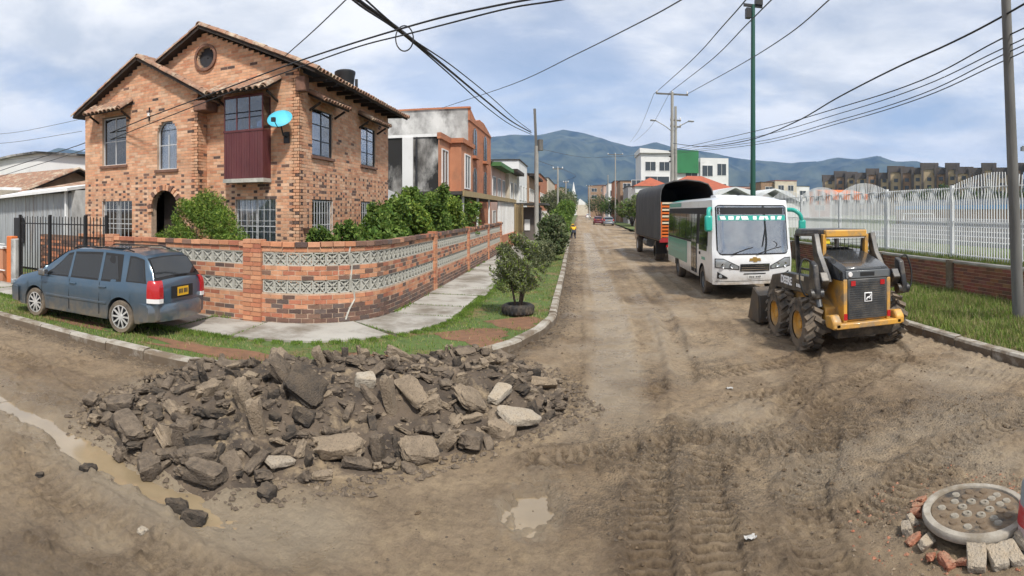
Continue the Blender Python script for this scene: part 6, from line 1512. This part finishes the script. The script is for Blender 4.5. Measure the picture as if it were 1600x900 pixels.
for i, (lb, x, y, h, rx, pal) in enumerate((('yellowish leafy tree on the right verge beyond the truck', 7.6, 58, 4.4, 2.2, OLIVE+LIME[:2]), ('second leafy tree on the right verge beyond the truck', 7.8, 66, 4.6, 2.4, OLIVE+GREEN), ('tree on the right of the street near the parked cars', 7.6, 82, 4.2, 2.4, GREEN+OLIVE), ('dark tree on the right far up the street', 7.0, 120, 5.2, 2.8, DARKG+GREEN), ('dark tree left of the parked cars far off', 5.4, 165, 7.2, 3.4, DARKG), ('olive tree on the left far up the street', -3.4, 78, 5.2, 2.2, OLIVE), ('brownish tree on the left near the far poles', -3.2, 102, 6.4, 3.0, OLIVE), ('dark tree at the far left verge end', -4, 135, 8, 3.6, DARKG), ('green tree at the far left verge end', -4.5, 170, 8.5, 4, GREEN))):
    tree(lb, x, y, h, rx, pal, 2600, 110+i)
# dark row of trees beyond the sports ground
for i, px in enumerate((1428, 1450, 1472, 1494, 1516, 1540, 1566, 1592)):
    t_ = (px-905)/900; D = 76; tree(['dark tree with broad crown in the row behind the blue band', 'dark narrow tree in the row behind the blue band'][i % 2], D*math.sin(t_), D*math.cos(t_), 4.9+.4*(i % 3), 1.9, DARKG, 1500, 140+i, leaf=.35, name='field_tree')

# ---- grass: one object per verge, blades as single triangles
leaf_mat('grass_blade', .25)
def grass(name, xs, ys, h, w, seed, keep, pal, z):
    g = np.random.default_rng(seed); n = len(xs); k = keep(xs, ys) > g.random(n); xs, ys = xs[k], ys[k]; n = len(xs)
    a = g.uniform(0, 2*pi, n); hh = h*g.uniform(.45, 1.4, n)*(.6+.8*fbm(xs*1.5, ys*1.5, 2, seed)); ww = w*g.uniform(.7, 1.3, n); ln = g.uniform(.1, .7, n)*hh; b = g.uniform(0, 2*pi, n)
    zz0 = z(xs, ys) if callable(z) else np.full(n, z)
    B = np.stack([xs, ys, zz0], 1); d = np.stack([np.cos(a)*ww/2, np.sin(a)*ww/2, np.zeros(n)], 1); T = B+np.stack([np.cos(b)*ln, np.sin(b)*ln, hh], 1)
    V = np.stack([B-d, B+d, T], 1).reshape(-1, 3); pal = np.array(pal); col = pal[g.integers(0, len(pal), n)]*g.uniform(.75, 1.25, (n, 1))*(.7+.6*fbm(xs*2.2, ys*2.2, 3, seed+2))[:, None]
    o = link(name, npmesh(name, V, np.arange(3*n).reshape(n, 3), MATS['grass_blade'], col=np.repeat(col, 3, 0))); o['kind'] = 'stuff'; return o
GR = [(.13, .215, .032), (.17, .25, .045), (.10, .17, .026), (.25, .29, .075), (.32, .29, .13), (.30, .25, .13)]
def rnd(n, a, b, s): return np.random.default_rng(s).uniform(a, b, n)
PAVE_OUT = [PV.off(s, 1.30) for s in np.arange(.5, PV.L-.5, .25)]
PAVE_IN = [PV.off(s, .0) for s in np.arange(.5, PV.L-.5, .25)]
KIN = [KP.off(s, -.16) for s in np.arange(38, KP.L, .35) if KP.at(s)[1] < 60]
verge_poly = KIN+PAVE_OUT[::-1]
def keep_left(x, y):
    bare = sstep(.52, .64, fbm(x*.9+3, y*.9+1, 3, 201)); red = sum(np.exp(-(((x-a)/(c*.85))**2+((y-b)/(d*.85))**2)**2) for a, b, c, d in ((-5.3, 7.25, 1.5, .33), (-1.75, 9.9, .62, .62), (-1.2, 11.2, .5, .55), (-3.0, 8.0, .7, .30), (-8.6, 7.3, .9, .3)))
    return inside(x, y, verge_poly)*np.clip(1.0-.9*bare*.8-.85*np.clip(red, 0, 1), .03, 1)
n = 260000; gx_ = rnd(n, -22, .0, 301); gy_ = 6.5+(rnd(n, 0, 1, 302)**1.6)*30
grass('verge_grass', gx_, gy_, .048, .016, 5, keep_left, GR, .112)
n = 26000; s_ = rnd(n, 3, 26, 303); of = 1.36+np.abs(np.random.default_rng(304).normal(0, .14, n))-.04                   # tufts along the slab edges
pts = np.array([PV.off(a, b) for a, b in zip(s_, of)]); grass('edge_grass', pts[:, 0], pts[:, 1], .042, .014, 6, lambda x, y: np.ones(x.shape), GR[:3], .13)
n = 190000; gy_ = 3.5+(rnd(n, 0, 1, 305)**1.9)*60; gx_ = rnd(n, 6.12, 9.28, 306)
grass('right_verge_grass', gx_, gy_, .13, .018, 7, lambda x, y: np.clip(1.15-sstep(.58, .68, fbm(x*1.1, y*1.1, 3, 211))*.85, 0, 1)*(x > np.interp(y, [1, 2.8, 4.6, 6.2, 12, 60], [7.7, 6.7, 6.25, 6.12, 6.14, 6.2])), GR, .128)
n = 60000; gy_ = 5+(rnd(n, 0, 1, 307)**1.6)*50; gx_ = rnd(n, 9.45, 11.6, 308)
grass('bank_grass', gx_, gy_, .16, .024, 8, lambda x, y: np.ones(x.shape), GR+[(.22, .24, .06)], .86)
jp = np.array([PV.off(j_+np.random.default_rng(int(j_*50)).normal(0, .012), o_) for j_ in JOINTS if j_ < 30 for o_ in np.linspace(.05, 1.4, 170)])
grass('joint_grass', jp[:, 0]+np.random.default_rng(1).normal(0, .012, len(jp)), jp[:, 1]+np.random.default_rng(2).normal(0, .012, len(jp)), .045, .014, 12, lambda x, y: np.full(x.shape, .8), GR[:3], .14)
# weeds at the foot of the garden wall
n = 2200; s_ = rnd(n, .5, 25, 309); of = np.abs(np.random.default_rng(310).normal(0, .05, n))+.02; pts = np.array([PV.off(a+11.8, b) for a, b in zip(s_, of)])
grass('wall_foot_weeds', pts[:, 0], pts[:, 1], .07, .018, 9, lambda x, y: sstep(.5, .62, fbm(x*1.4, y*1.4, 2, 221)), GR[:3], .16)

# ================================================================= RUBBLE HEAP
def chunk_mat(name, c1, c2, dust, dk=.5):
    m = bpy.data.materials.new(name); m.use_nodes = True; t = m.node_tree; b = t.nodes['Principled BSDF']; b.inputs['Roughness'].default_value = .95; b.inputs['Specular IOR Level'].default_value = .25
    g = N('ShaderNodeNewGeometry', t); oi = N('ShaderNodeObjectInfo', t); nz = N('ShaderNodeTexNoise', t); nz.inputs['Scale'].default_value = 9; nz.inputs['Detail'].default_value = 7; nz.inputs['Roughness'].default_value = .7
    t.links.new(g.outputs['Position'], nz.inputs['Vector'])
    def mix(f, a, c):
        x = N('ShaderNodeMix', t, data_type='RGBA')
        t.links.new(f, x.inputs[0]) if not isinstance(f, float) else setattr(x.inputs[0], 'default_value', f)
        for i, s in ((6, a), (7, c)):
            if isinstance(s, tuple): x.inputs[i].default_value = (*s, 1)
            else: t.links.new(s, x.inputs[i])
        return x.outputs[2]
    def mr(s, lo, hi, a=0., c=1.):
        r = N('ShaderNodeMapRange', t); r.inputs[1].default_value = lo; r.inputs[2].default_value = hi; r.inputs[3].default_value = a; r.inputs[4].default_value = c; t.links.new(s, r.inputs[0]); return r.outputs[0]
    c = mix(oi.outputs['Random'], c1, c2)
    sp = N('ShaderNodeSeparateXYZ', t); t.links.new(g.outputs['Normal'], sp.inputs[0])
    up = mr(sp.outputs[2], -.1, .8); mm = N('ShaderNodeMath', t, operation='MULTIPLY'); t.links.new(up, mm.inputs[0]); t.links.new(mr(nz.outputs['Fac'], .36, .60, .1, .85), mm.inputs[1])
    c = mix(mm.outputs[0], c, dust)
    n2_ = N('ShaderNodeTexNoise', t); n2_.inputs['Scale'].default_value = 60; n2_.inputs['Detail'].default_value = 5; t.links.new(g.outputs['Position'], n2_.inputs['Vector'])
    c = mix(mr(n2_.outputs['Fac'], .54, .74, 0., .55), c, (.05, .040, .032))
    t.links.new(c, b.inputs['Base Color']); bp = N('ShaderNodeBump', t); bp.inputs['Strength'].default_value = .9; bp.inputs['Distance'].default_value = .025
    ad = N('ShaderNodeMath', t, operation='ADD'); t.links.new(nz.outputs['Fac'], ad.inputs[0]); t.links.new(n2_.outputs['Fac'], ad.inputs[1]); t.links.new(ad.outputs[0], bp.inputs['Height']); t.links.new(bp.outputs[0], b.inputs['Normal'])
    MATS[name] = m
chunk_mat('asphalt_dusty', (.115, .091, .070), (.062, .050, .041), (.225, .175, .126))
chunk_mat('asphalt_dark', (.032, .029, .027), (.058, .050, .043), (.15, .115, .082))
chunk_mat('concrete_chunk', (.24, .188, .135), (.15, .118, .087), (.32, .25, .175))
chunk_mat('pale_chunk', (.43, .38, .31), (.35, .30, .24), (.40, .325, .235))
chunk_mat('brick_chunk', (.42, .15, .085), (.34, .13, .08), (.36, .24, .16))
def mound(x, y):
    x = np.asarray(x, float); y = np.asarray(y, float); P2 = PILE+[PILE[0]]
    d, _ = seg_dist(x, y, P2); ins = inside(x, y, PILE); d = np.where(ins, d, -d); d = d+(fbm(x*2.2, y*2.2, 3, 401)-.5)*.35
    peak = .36+.26*np.exp(-(((x+2.75)/.75)**2+((y-6.1)/.8)**2))+.20*np.exp(-(((x+1.6)/.7)**2+((y-7.2)/.7)**2))+.14*np.exp(-(((x+4.0)/.6)**2+((y-5.8)/.6)**2))
    return peak*sstep(0, 1.15, d)+(fbm(x*5, y*5, 3, 411)-.5)*.10*sstep(0, .5, d)+(fbm(x*17, y*17, 2, 421)-.5)*.03*sstep(0, .2, d)-.14*(1-sstep(-.12, .05, d)), d
mx_, my_ = np.meshgrid(np.arange(-5.6, .5, .03), np.arange(3.6, 9.0, .03), indexing='ij'); mz_, md_ = mound(mx_.ravel(), my_.ravel()); gzz = ground(mx_.ravel(), my_.ravel())[0]
mz2 = np.where(md_ > -.16, gzz+mz_+.008, -.4); nx_, ny_ = mx_.shape; idx = np.arange(nx_*ny_).reshape(nx_, ny_)
Fh = np.stack([idx[:-1, :-1], idx[1:, :-1], idx[1:, 1:], idx[:-1, 1:]], -1).reshape(-1, 4); ok = (md_[Fh] > -.15).all(1)
mat('spoil', (.14, .105, .075), .97, col2=(.05, .039, .031), vscale=2.4, coord='World', bump=1., bscale=45, dirt=(.29, .22, .14), dscale=3.2, dlo=.54, dhi=.68)
o = link('rubble_heap', npmesh('rubble_heap', np.stack([mx_.ravel(), my_.ravel(), mz2], 1), Fh[ok], MATS['spoil'], smooth=True)); o['kind'] = 'stuff'
from mathutils import noise as mnoise
def block_mesh(sx, sy, sz, m, seed, e=3.2, amp=.16, name='chunk', cuts=4):
    """rough rounded block: a cube grid pulled to a superellipsoid and broken up with noise"""
    bm = bmesh.new(); bmesh.ops.create_cube(bm, size=2); bmesh.ops.subdivide_edges(bm, edges=bm.edges[:], cuts=cuts, use_grid_fill=True); g = np.random.default_rng(seed); o_ = Vector(g.uniform(-50, 50, 3))
    tp = g.uniform(-.25, .25, 4)
    for v in bm.verts:
        p = v.co; k = (abs(p.x)**e+abs(p.y)**e+abs(p.z)**e)**(-1/e); q = p*k; q = q*.55+Vector((max(-.82, min(.82, p.x)), max(-.82, min(.82, p.y)), max(-.82, min(.82, p.z))))*.50
        q.y *= 1+tp[0]*q.x; q.z *= 1+tp[1]*q.x; q.x += tp[2]*q.y*.4
        n_ = mnoise.noise(q*1.3+o_)*1.1+mnoise.noise(q*3.1+o_)*.7+mnoise.noise(q*6.5+o_)*.35; q *= 1+amp*n_
        v.co = Vector((q.x*sx, q.y*sy, q.z*sz))
    bmesh.ops.triangulate(bm, faces=bm.faces[:]); me = bpy.data.meshes.new(name); bm.to_mesh(me); bm.free(); me.materials.append(MATS[m])
    me.polygons.foreach_set('use_smooth', np.ones(len(me.polygons), bool)); me.set_sharp_from_angle(angle=R(32)); return me
def hull(pts, m, name='chunk'):
    bm = bmesh.new(); [bm.verts.new(p) for p in pts]; bmesh.ops.convex_hull(bm, input=bm.verts); bmesh.ops.delete(bm, geom=[v for v in bm.verts if not v.link_faces], context='VERTS')
    me = bpy.data.meshes.new(name); bm.to_mesh(me); bm.free(); me.materials.append(MATS[m]); return me
gch = np.random.default_rng(77)
SH = ((.5, .27, .14), (.5, .20, .15), (.44, .36, .12), (.5, .30, .20), (.38, .32, .27), (.5, .25, .10), (.5, .15, .13), (.46, .34, .17), (.52, .18, .12), (.42, .26, .20))
VAR = {m: [block_mesh(*s_, m, 900+31*i+7*k, e=4. if m == 'pale_chunk' else 3.0, amp=.10 if m == 'pale_chunk' else .22) for i, s_ in enumerate(SH)] for k, m in enumerate(('asphalt_dusty', 'asphalt_dark', 'concrete_chunk', 'brick_chunk', 'pale_chunk'))}
def surf(x, y): h = mound(np.array([x]), np.array([y])); g_ = gz(x, y); return (g_+float(h[0][0])) if h[1][0] > 0 else g_
def on_heap(px, py):
    t_ = (px-905)/900; D = 3.5
    while D < 10:
        x, y = D*math.sin(t_), D*math.cos(t_)
        if 2.3-(py-330)*D/900 < surf(x, y): break
        D += .04
    return x, y
LBL = {'asphalt_dusty': 'dusty grey-brown lump of broken asphalt lying in the rubble heap', 'asphalt_dark': 'black lump of broken asphalt lying in the rubble heap', 'concrete_chunk': 'light concrete fragment lying in the rubble heap'}
NM = {'asphalt_dusty': 'asphalt_lump', 'asphalt_dark': 'black_asphalt_lump', 'concrete_chunk': 'concrete_fragment'}
placed = []
def put(mname, x, y, size, rot, label, group=None, name=None, sink=.25, v=None, zadd=0.):
    me = VAR[mname][v if v is not None else gch.integers(0, 10)]; o = link(name or NM[mname], me); o.scale = (size, size*gch.uniform(.85, 1.15), size*gch.uniform(.85, 1.2)); o.rotation_euler = rot
    o.location = (x, y, surf(x, y)+size*.14*(1-sink)+zadd); tag(o, label, 'rubble', group); placed.append((x, y, size)); return o
# particular pieces
sp_ = [('pale_chunk', 812, 668, .46, (R(18), R(12), R(38)), 'pale concrete block with worn top at the end of the rubble heap', 'concrete_block', 5),
       ('pale_chunk', 780, 630, .34, (R(10), R(-16), R(70)), 'light grey concrete piece just behind the pale block', 'concrete_block', 0),
       ('pale_chunk', 438, 737, .27, (R(10), R(6), R(55)), 'cream paving brick lying on the front edge of the heap', 'paving_brick', 5),
       ('concrete_chunk', 530, 718, .42, (R(8), R(-6), R(20)), 'big pale-topped boulder of concrete at the foot of the heap', 'concrete_boulder', 3),
       ('asphalt_dark', 478, 622, .50, (R(40), R(38), R(20)), 'large black asphalt slab tipped up in the middle of the heap', 'asphalt_slab', 2),
       ('asphalt_dusty', 440, 600, .50, (R(15), R(48), R(35)), 'broad grey slab leaning against the black tipped slab', 'asphalt_slab', 2),
       ('concrete_chunk', 380, 640, .42, (R(20), R(70), R(10)), 'upright pale brown stone block standing in the heap', 'stone_block', 1),
       ('concrete_chunk', 402, 680, .44, (R(10), R(75), R(35)), 'long narrow stone standing on end in the heap', 'stone_block', 6),
       ('concrete_chunk', 608, 640, .46, (R(5), R(78), R(5)), 'slim upright concrete post fragment right of the grey slab', 'concrete_post', 6),
       ('asphalt_dusty', 200, 690, .52, (R(5), R(8), R(-25)), 'long asphalt slab at the left foot of the heap', 'asphalt_slab', 1),
       ('asphalt_dusty', 320, 755, .36, (R(8), R(4), R(10)), 'rounded asphalt block at the water edge', 'asphalt_block', 3),
       ('asphalt_dusty', 232, 745, .32, (R(12), R(10), R(-30)), 'dark rounded asphalt block left of the water edge', 'asphalt_block', 4),
       ('concrete_chunk', 655, 720, .40, (R(28), R(10), R(40)), 'flat stone tipped forward at the front of the heap', 'flat_stone', 2),
       ('concrete_chunk', 500, 575, .30, (R(15), R(65), R(15)), 'white-topped stone sticking up at the crest of the heap', 'crest_stone', 1),
       ('pale_chunk', 570, 605, .28, (R(20), R(10), R(30)), 'cream rough stone high on the heap', 'cream_stone', 4),
       ('concrete_chunk', 645, 630, .48, (R(30), R(20), R(-40)), 'grey slab sloping down beside the slim post fragment', 'concrete_slab', 5),
       ('concrete_chunk', 735, 640, .40, (R(30), R(25), R(50)), 'square grey slab leaning in the right part of the heap', 'concrete_slab', 2)]
for m_, px, py, sz, ro, lb, nm, v in sp_:
    x, y = on_heap(px, py); put(m_, x, y, sz, ro, lb, None, nm, .0, v, sz*.10)
for px, py, sz, lb in ((138, 733, .20, 'black asphalt lump sitting in the muddy puddle'), (275, 785, .24, 'black tarry lump at the edge of the puddle'), (303, 801, .26, 'crumbled black tarry lump beside the other at the puddle'), (418, 777, .20, 'round black asphalt lump in front of the heap'), (62, 737, .10, 'small black stone left of the puddle'), (222, 829, .09, 'small whitish stone on the mud below the puddle')):
    t_ = (px-905)/900; D = 2.3*900/(py-330); x, y = D*math.sin(t_), D*math.cos(t_)
    put('pale_chunk' if 'whitish' in lb else 'asphalt_dark', x, y, sz, (gch.uniform(-.3, .3), gch.uniform(-.3, .3), gch.uniform(0, 6)), lb, None, 'asphalt_lump' if 'whitish' not in lb else 'stone', .2, 4)
tries = 0; cnt = 0
while cnt < 540 and tries < 16000:
    tries += 1; x, y = gch.uniform(-5.1, 0), gch.uniform(3.8, 8.6); h, d = mound(np.array([x]), np.array([y]))
    if d[0] < .02: continue
    front = d[0] < .8 and y < 6.6
    sz = float(np.clip(gch.lognormal(-1.58, .34), .10, .36)) if front or gch.random() < .45 else gch.uniform(.08, .20)
    if any((x-a)**2+(y-b)**2 < (.245*(sz+c))**2 for a, b, c in placed): continue
    steep = gch.random() < .35
    m_ = gch.choice(['asphalt_dusty', 'asphalt_dark', 'concrete_chunk'], p=[.58, .24, .18] if x < -2.2 else [.48, .18, .34])
    put(m_, x, y, sz, (gch.normal(0, .30), gch.normal(0, .9 if steep else .35), gch.uniform(0, 2*pi)), LBL[m_], 'loose pieces of the rubble heap', None, gch.uniform(-.6, .4)); cnt += 1
# crumbs, pebbles: one scattered mass
def scatter(name, n, region, smin, smax, m, seed, zf):
    g = np.random.default_rng(seed); base = np.array([(1, 0, 0), (-1, 0, 0), (0, 1, 0), (0, -1, 0), (0, 0, 1), (0, 0, -1)], float); FF = np.array([(0, 2, 4), (2, 1, 4), (1, 3, 4), (3, 0, 4), (2, 0, 5), (1, 2, 5), (3, 1, 5), (0, 3, 5)])
    xs, ys = region(n, g); n = len(xs); s = g.uniform(0, 1, n)**2.5*(smax-smin)+smin; z = zf(xs, ys)
    V = base[None]*(s[:, None, None]*g.uniform(.5, 1.2, (n, 6, 1))); a = g.uniform(0, 2*pi, n); c, q = np.cos(a), np.sin(a)
    V = np.stack([V[..., 0]*c[:, None]-V[..., 1]*q[:, None], V[..., 0]*q[:, None]+V[..., 1]*c[:, None], V[..., 2]*.7], -1)+np.stack([xs, ys, z+s*.15], 1)[:, None]
    Fx = (FF[None]+6*np.arange(n)[:, None, None]).reshape(-1, 3); o = link(name, npmesh(name, V.reshape(-1, 3), Fx, MATS[m])); o['kind'] = 'stuff'; return o
def heap_region(n, g):
    x, y = g.uniform(-5.4, .3, n), g.uniform(3.7, 8.9, n); d = mound(x, y)[1]; k = d > -.25; return x[k], y[k]
def heap_z(x, y): h, d = mound(x, y); g_ = ground(x, y)[0]; return np.where(d > 0, g_+h, g_)
scatter('rubble_crumbs', 9500, heap_region, .008, .05, 'asphalt_dusty', 501, heap_z); scatter('pale_crumbs', 2600, heap_region, .006, .04, 'concrete_chunk', 502, heap_z)
def road_region(n, g):
    r = np.exp(g.uniform(math.log(2.6), math.log(16), n)); a = g.uniform(-1.05, .85, n); x, y = r*np.sin(a), r*np.cos(a)
    gr = ground(x, y); k = (gr[3]+.12 > g.random(n)) & (gr[0] > -.2) & (x < 5.9) & ((y < 6.3) | (x > -.4)); return x[k], y[k]
def rz_(x, y): return ground(x, y)[0]
scatter('road_gravel', 9000, road_region, .004, .022, 'asphalt_dusty', 503, rz_); scatter('pale_gravel', 2600, road_region, .004, .018, 'concrete_chunk', 504, rz_)
def clod_region(n, g):
    r = np.exp(g.uniform(math.log(3), math.log(14), n)); a = g.uniform(-.3, .85, n); x, y = r*np.sin(a), r*np.cos(a); gr = ground(x, y); k = (gr[2] > g.uniform(.3, 1, n)) & (gr[0] > -.2) & (x < 5.9); return x[k], y[k]
chunk_mat('mud_clod', (.11, .076, .048), (.085, .06, .04), (.20, .145, .092)); scatter('mud_clods', 9000, clod_region, .006, .032, 'mud_clod', 505, rz_)
def kerb_region(n, g):
    s = g.uniform(42, 95, n); o_ = np.abs(g.normal(0, .22, n))+.03; p = np.array([KP.off(a, b) for a, b in zip(s, o_)]); return p[:, 0], p[:, 1]
scatter('kerb_crumbs', 2600, kerb_region, .008, .04, 'asphalt_dusty', 506, rz_)

# ================================================================= MANHOLE AND SMALL THINGS
MX, MY = 2.66, 3.23; mg = gz(MX, MY)
mh = empty('manhole', (MX, MY, mg), 0, 'raised round manhole with pale concrete ring and studded iron cover', 'manhole')
mat('ring_concrete', (.38, .345, .29), .9, col2=(.24, .21, .17), vscale=6, bump=.3, bscale=60, dirt=(.20, .165, .12), dscale=4, dlo=.5, dhi=.64)
mat('stud_worn', (.30, .27, .22), .8, col2=(.17, .145, .11), vscale=30)
mat('cover_iron', (.13, .09, .055), .8, metal=.1, col2=(.21, .155, .10), vscale=9, bump=.3, bscale=50, dirt=(.045, .04, .035), dscale=5, dlo=.5, dhi=.65)
MB().lathe([(.33, .095), (.385, .095), (.392, .105), (.392, .135), (.383, .146), (.335, .148), (.330, .14), (.330, .095)], 48, close=False).build('concrete_ring', 'ring_concrete', mh, smooth=40)
cv = MB().lathe([(.0, .140), (.315, .140), (.325, .135), (.325, .10)], 40, close=False).build('cover', 'cover_iron', mh, smooth=40)
for rr_, n_ in ((.10, 6), (.185, 11), (.25, 14)):
    for k in range(n_):
        a = 2*pi*k/n_+.2; x, y = rr_*math.cos(a), rr_*math.sin(a)
        MB().lathe([(.012, .140), (.015, .153), (.032, .153), (.037, .139)] if rr_ < .15 else [(0., .150), (.028, .150), (.034, .139)], 12, close=False).build('stud', 'stud_worn' if rr_ < .15 or (k*7) % 5 < 2 else 'cover_iron', cv, smooth=40, loc=(x, y, 0))
MB().lathe([(.20, -.25), (.26, -.25), (.26, .10), (.20, .10)], 32, close=False).build('shaft', 'spoil', mh, smooth=40)
# bricks and blocks propping the ring
gm2 = np.random.default_rng(9)
for k in range(20):
    a = R(62)+R(250)*k/19+gm2.normal(0, .04); rr_ = .47+gm2.uniform(-.03, .05); x, y = MX+rr_*math.cos(a), MY+rr_*math.sin(a); ad = math.degrees(a) % 360
    if 222 < ad < 320:
        o = link('prop_block', VAR['pale_chunk'][gm2.choice([0, 3, 7])]); sz = gm2.uniform(.17, .23); lb = 'grey concrete block propped under the manhole ring'; ro = (gm2.normal(0, .2), R(25)+gm2.normal(0, .15), a)
    else:
        pale = gm2.random() < .25; o = link('brick_fragment', VAR['pale_chunk' if pale else 'brick_chunk'][gm2.choice([0, 3, 4])]); sz = gm2.uniform(.08, .16); lb = 'white rubble bit beside the manhole ring' if pale else 'orange brick fragment set round the manhole'; ro = (gm2.normal(0, .3), gm2.normal(0, .3), gm2.uniform(0, 6))
    o.scale = (sz, sz*.9, sz*1.1); o.rotation_euler = ro; o.location = (x, y, gz(x, y)+sz*.22); tag(o, lb, 'brick' if 'brick' in lb else 'block', 'bricks and blocks round the manhole')
def manhole_region(n, g):
    a = g.uniform(0, 2*pi, n); r = g.uniform(.4, .95, n); return MX+r*np.cos(a), MY+r*np.sin(a)
scatter('manhole_brick_grit', 500, manhole_region, .004, .022, 'brick_chunk', 507, rz_); scatter('manhole_grit', 700, manhole_region, .004, .02, 'concrete_chunk', 508, rz_)
# red and grey road drum at the edge
dm = empty('road_drum', (2.83, 2.75, gz(2.83, 2.75)), 0, 'small red and grey plastic road drum beside the manhole', 'drum')
mat('drum_grey', (.25, .29, .30), .5); mat('drum_red', (.42, .03, .035), .45, dirt=(.40, .22, .20), dscale=6); mat('drum_pale', (.50, .38, .36), .6, dirt=(.35, .10, .10), dscale=5)
for nm_, p_, m_ in (('foot', [(0, 0), (.20, 0), (.20, .04), (.15, .05)], 'black_plastic'), ('pale_band', [(.155, .04), (.150, .17)], 'drum_pale'), ('red_band', [(.150, .17), (.155, .175), (.142, .30), (.135, .302)], 'drum_red'), ('grey_top', [(.135, .302), (.125, .43), (.11, .46), (.0, .47)], 'drum_grey')):
    MB().lathe(p_, 28, close=False).build(nm_, m_, dm, smooth=40)
# litter
mat('litter_white', (.42, .41, .39), .8)
for px, py, lb in ((1140, 606, 'crumpled white paper scrap on the mud beyond the tyre ring'), (1172, 857, 'crumpled white paper scrap on the mud left of the manhole')):
    t_ = (px-905)/900; D = 2.3*900/(py-330); x, y = D*math.sin(t_), D*math.cos(t_)
    me = MB().grid(lambda u, v: (u+gch.normal(0, .006), v+gch.normal(0, .006), .012+abs(gch.normal(0, .010))), lin(-.040, .040, 6), lin(-.028, .028, 5)).mesh('paper_scrap', 'litter_white'); o = link('paper_scrap', me); o.location = (x, y, gz(x, y)); tag(o, lb, 'litter')
# crouching worker in yellow up the street
wk = empty('person', (-.45, 47.5, 0), R(100), 'person in yellow top and dark trousers bending over at the left kerb', 'person')
def skin_body(parent, J, E_, name, m):
    me = bpy.data.meshes.new(name); me.from_pydata([j[0] for j in J], E_, []); o = link(name, me, parent); sk = o.modifiers.new('skin', 'SKIN')
    for v, j in zip(me.skin_vertices[0].data, J): v.radius = (j[1], j[1])
    me.skin_vertices[0].data[0].use_root = True; o.modifiers.new('sub', 'SUBSURF').levels = 1; o.modifiers['sub'].render_levels = 1; me.materials.append(MATS[m]); return o
mat('trousers', (.03, .035, .05), .9); mat('yellow_cloth', (.75, .42, .02), .8); mat('skin', (.35, .19, .12), .6)
J = [((0, 0, .62), .14), ((.12, 0, .82), .15), ((.30, 0, 1.0), .15), ((.40, 0, 1.05), .07), ((.52, 0, 1.08), .095), ((.0, .12, .58), .10), ((.22, .14, .36), .075), ((.02, .14, .07), .05), ((.18, .14, .04), .045), ((.0, -.12, .58), .10), ((.24, -.14, .34), .075), ((.04, -.14, .07), .05), ((.2, -.14, .04), .045), ((.32, .2, .98), .065), ((.42, .22, .72), .05), ((.55, .18, .52), .04), ((.32, -.2, .98), .065), ((.44, -.22, .72), .05), ((.58, -.18, .52), .04)]
E_ = [(0, 1), (1, 2), (2, 3), (3, 4), (0, 5), (5, 6), (6, 7), (7, 8), (0, 9), (9, 10), (10, 11), (11, 12), (2, 13), (13, 14), (14, 15), (2, 16), (16, 17), (17, 18)]
skin_body(wk, J, E_, 'body', 'trousers')
J2 = [((.02, 0, .68), .165), ((.14, 0, .84), .175), ((.31, 0, 1.0), .17), ((.33, .2, .98), .085), ((.41, .22, .78), .07), ((.33, -.2, .98), .085), ((.43, -.22, .78), .07)]
skin_body(wk, J2, [(0, 1), (1, 2), (2, 3), (3, 4), (2, 5), (5, 6)], 'jacket', 'yellow_cloth')
MB().lathe([(.0, .11), (.07, .10), (.115, .04), (.12, 0), (.16, -.005), (.16, .0)], 14, close=False).build('helmet', 'yellow_cloth', wk, smooth=50, loc=(.53, 0, 1.13), rot=(0, .4, 0))
# cars far up the street
make_car('parked_car', 'maroon_paint', (3.3, 101, 0), pi/2, 'dark red car parked far up the street behind the grey one', False, 'cars far up the street', False)
mat('grey_paint', (.22, .24, .27), .35, metal=.4, coat=.6); mat('white_car_paint', (.75, .75, .75), .35, coat=.6)
make_car('parked_car', 'grey_paint', (4.7, 93, 0), pi/2, 'silver grey car parked far up the street in front of the red one', False, 'cars far up the street', False)
make_car('parked_car', 'white_car_paint', (3.0, 190, 0), pi/2, 'tiny white car in the distance on the street', False, 'cars far up the street', False)
# ================================================================= HAZE
hz = MB().box(-5200, 5200, -1500, 5200, -1.5, 700).build('haze', None); hz['kind'] = 'stuff'
hm = bpy.data.materials.new('haze'); hm.use_nodes = True; t = hm.node_tree; t.nodes.clear()
pv = N('ShaderNodeVolumePrincipled', t); pv.inputs['Color'].default_value = (.30, .54, 1.0, 1); pv.inputs['Density'].default_value = .00014; pv.inputs['Anisotropy'].default_value = 0.
oo = N('ShaderNodeOutputMaterial', t); t.links.new(pv.outputs[0], oo.inputs['Volume']); hz.data.materials.append(hm)
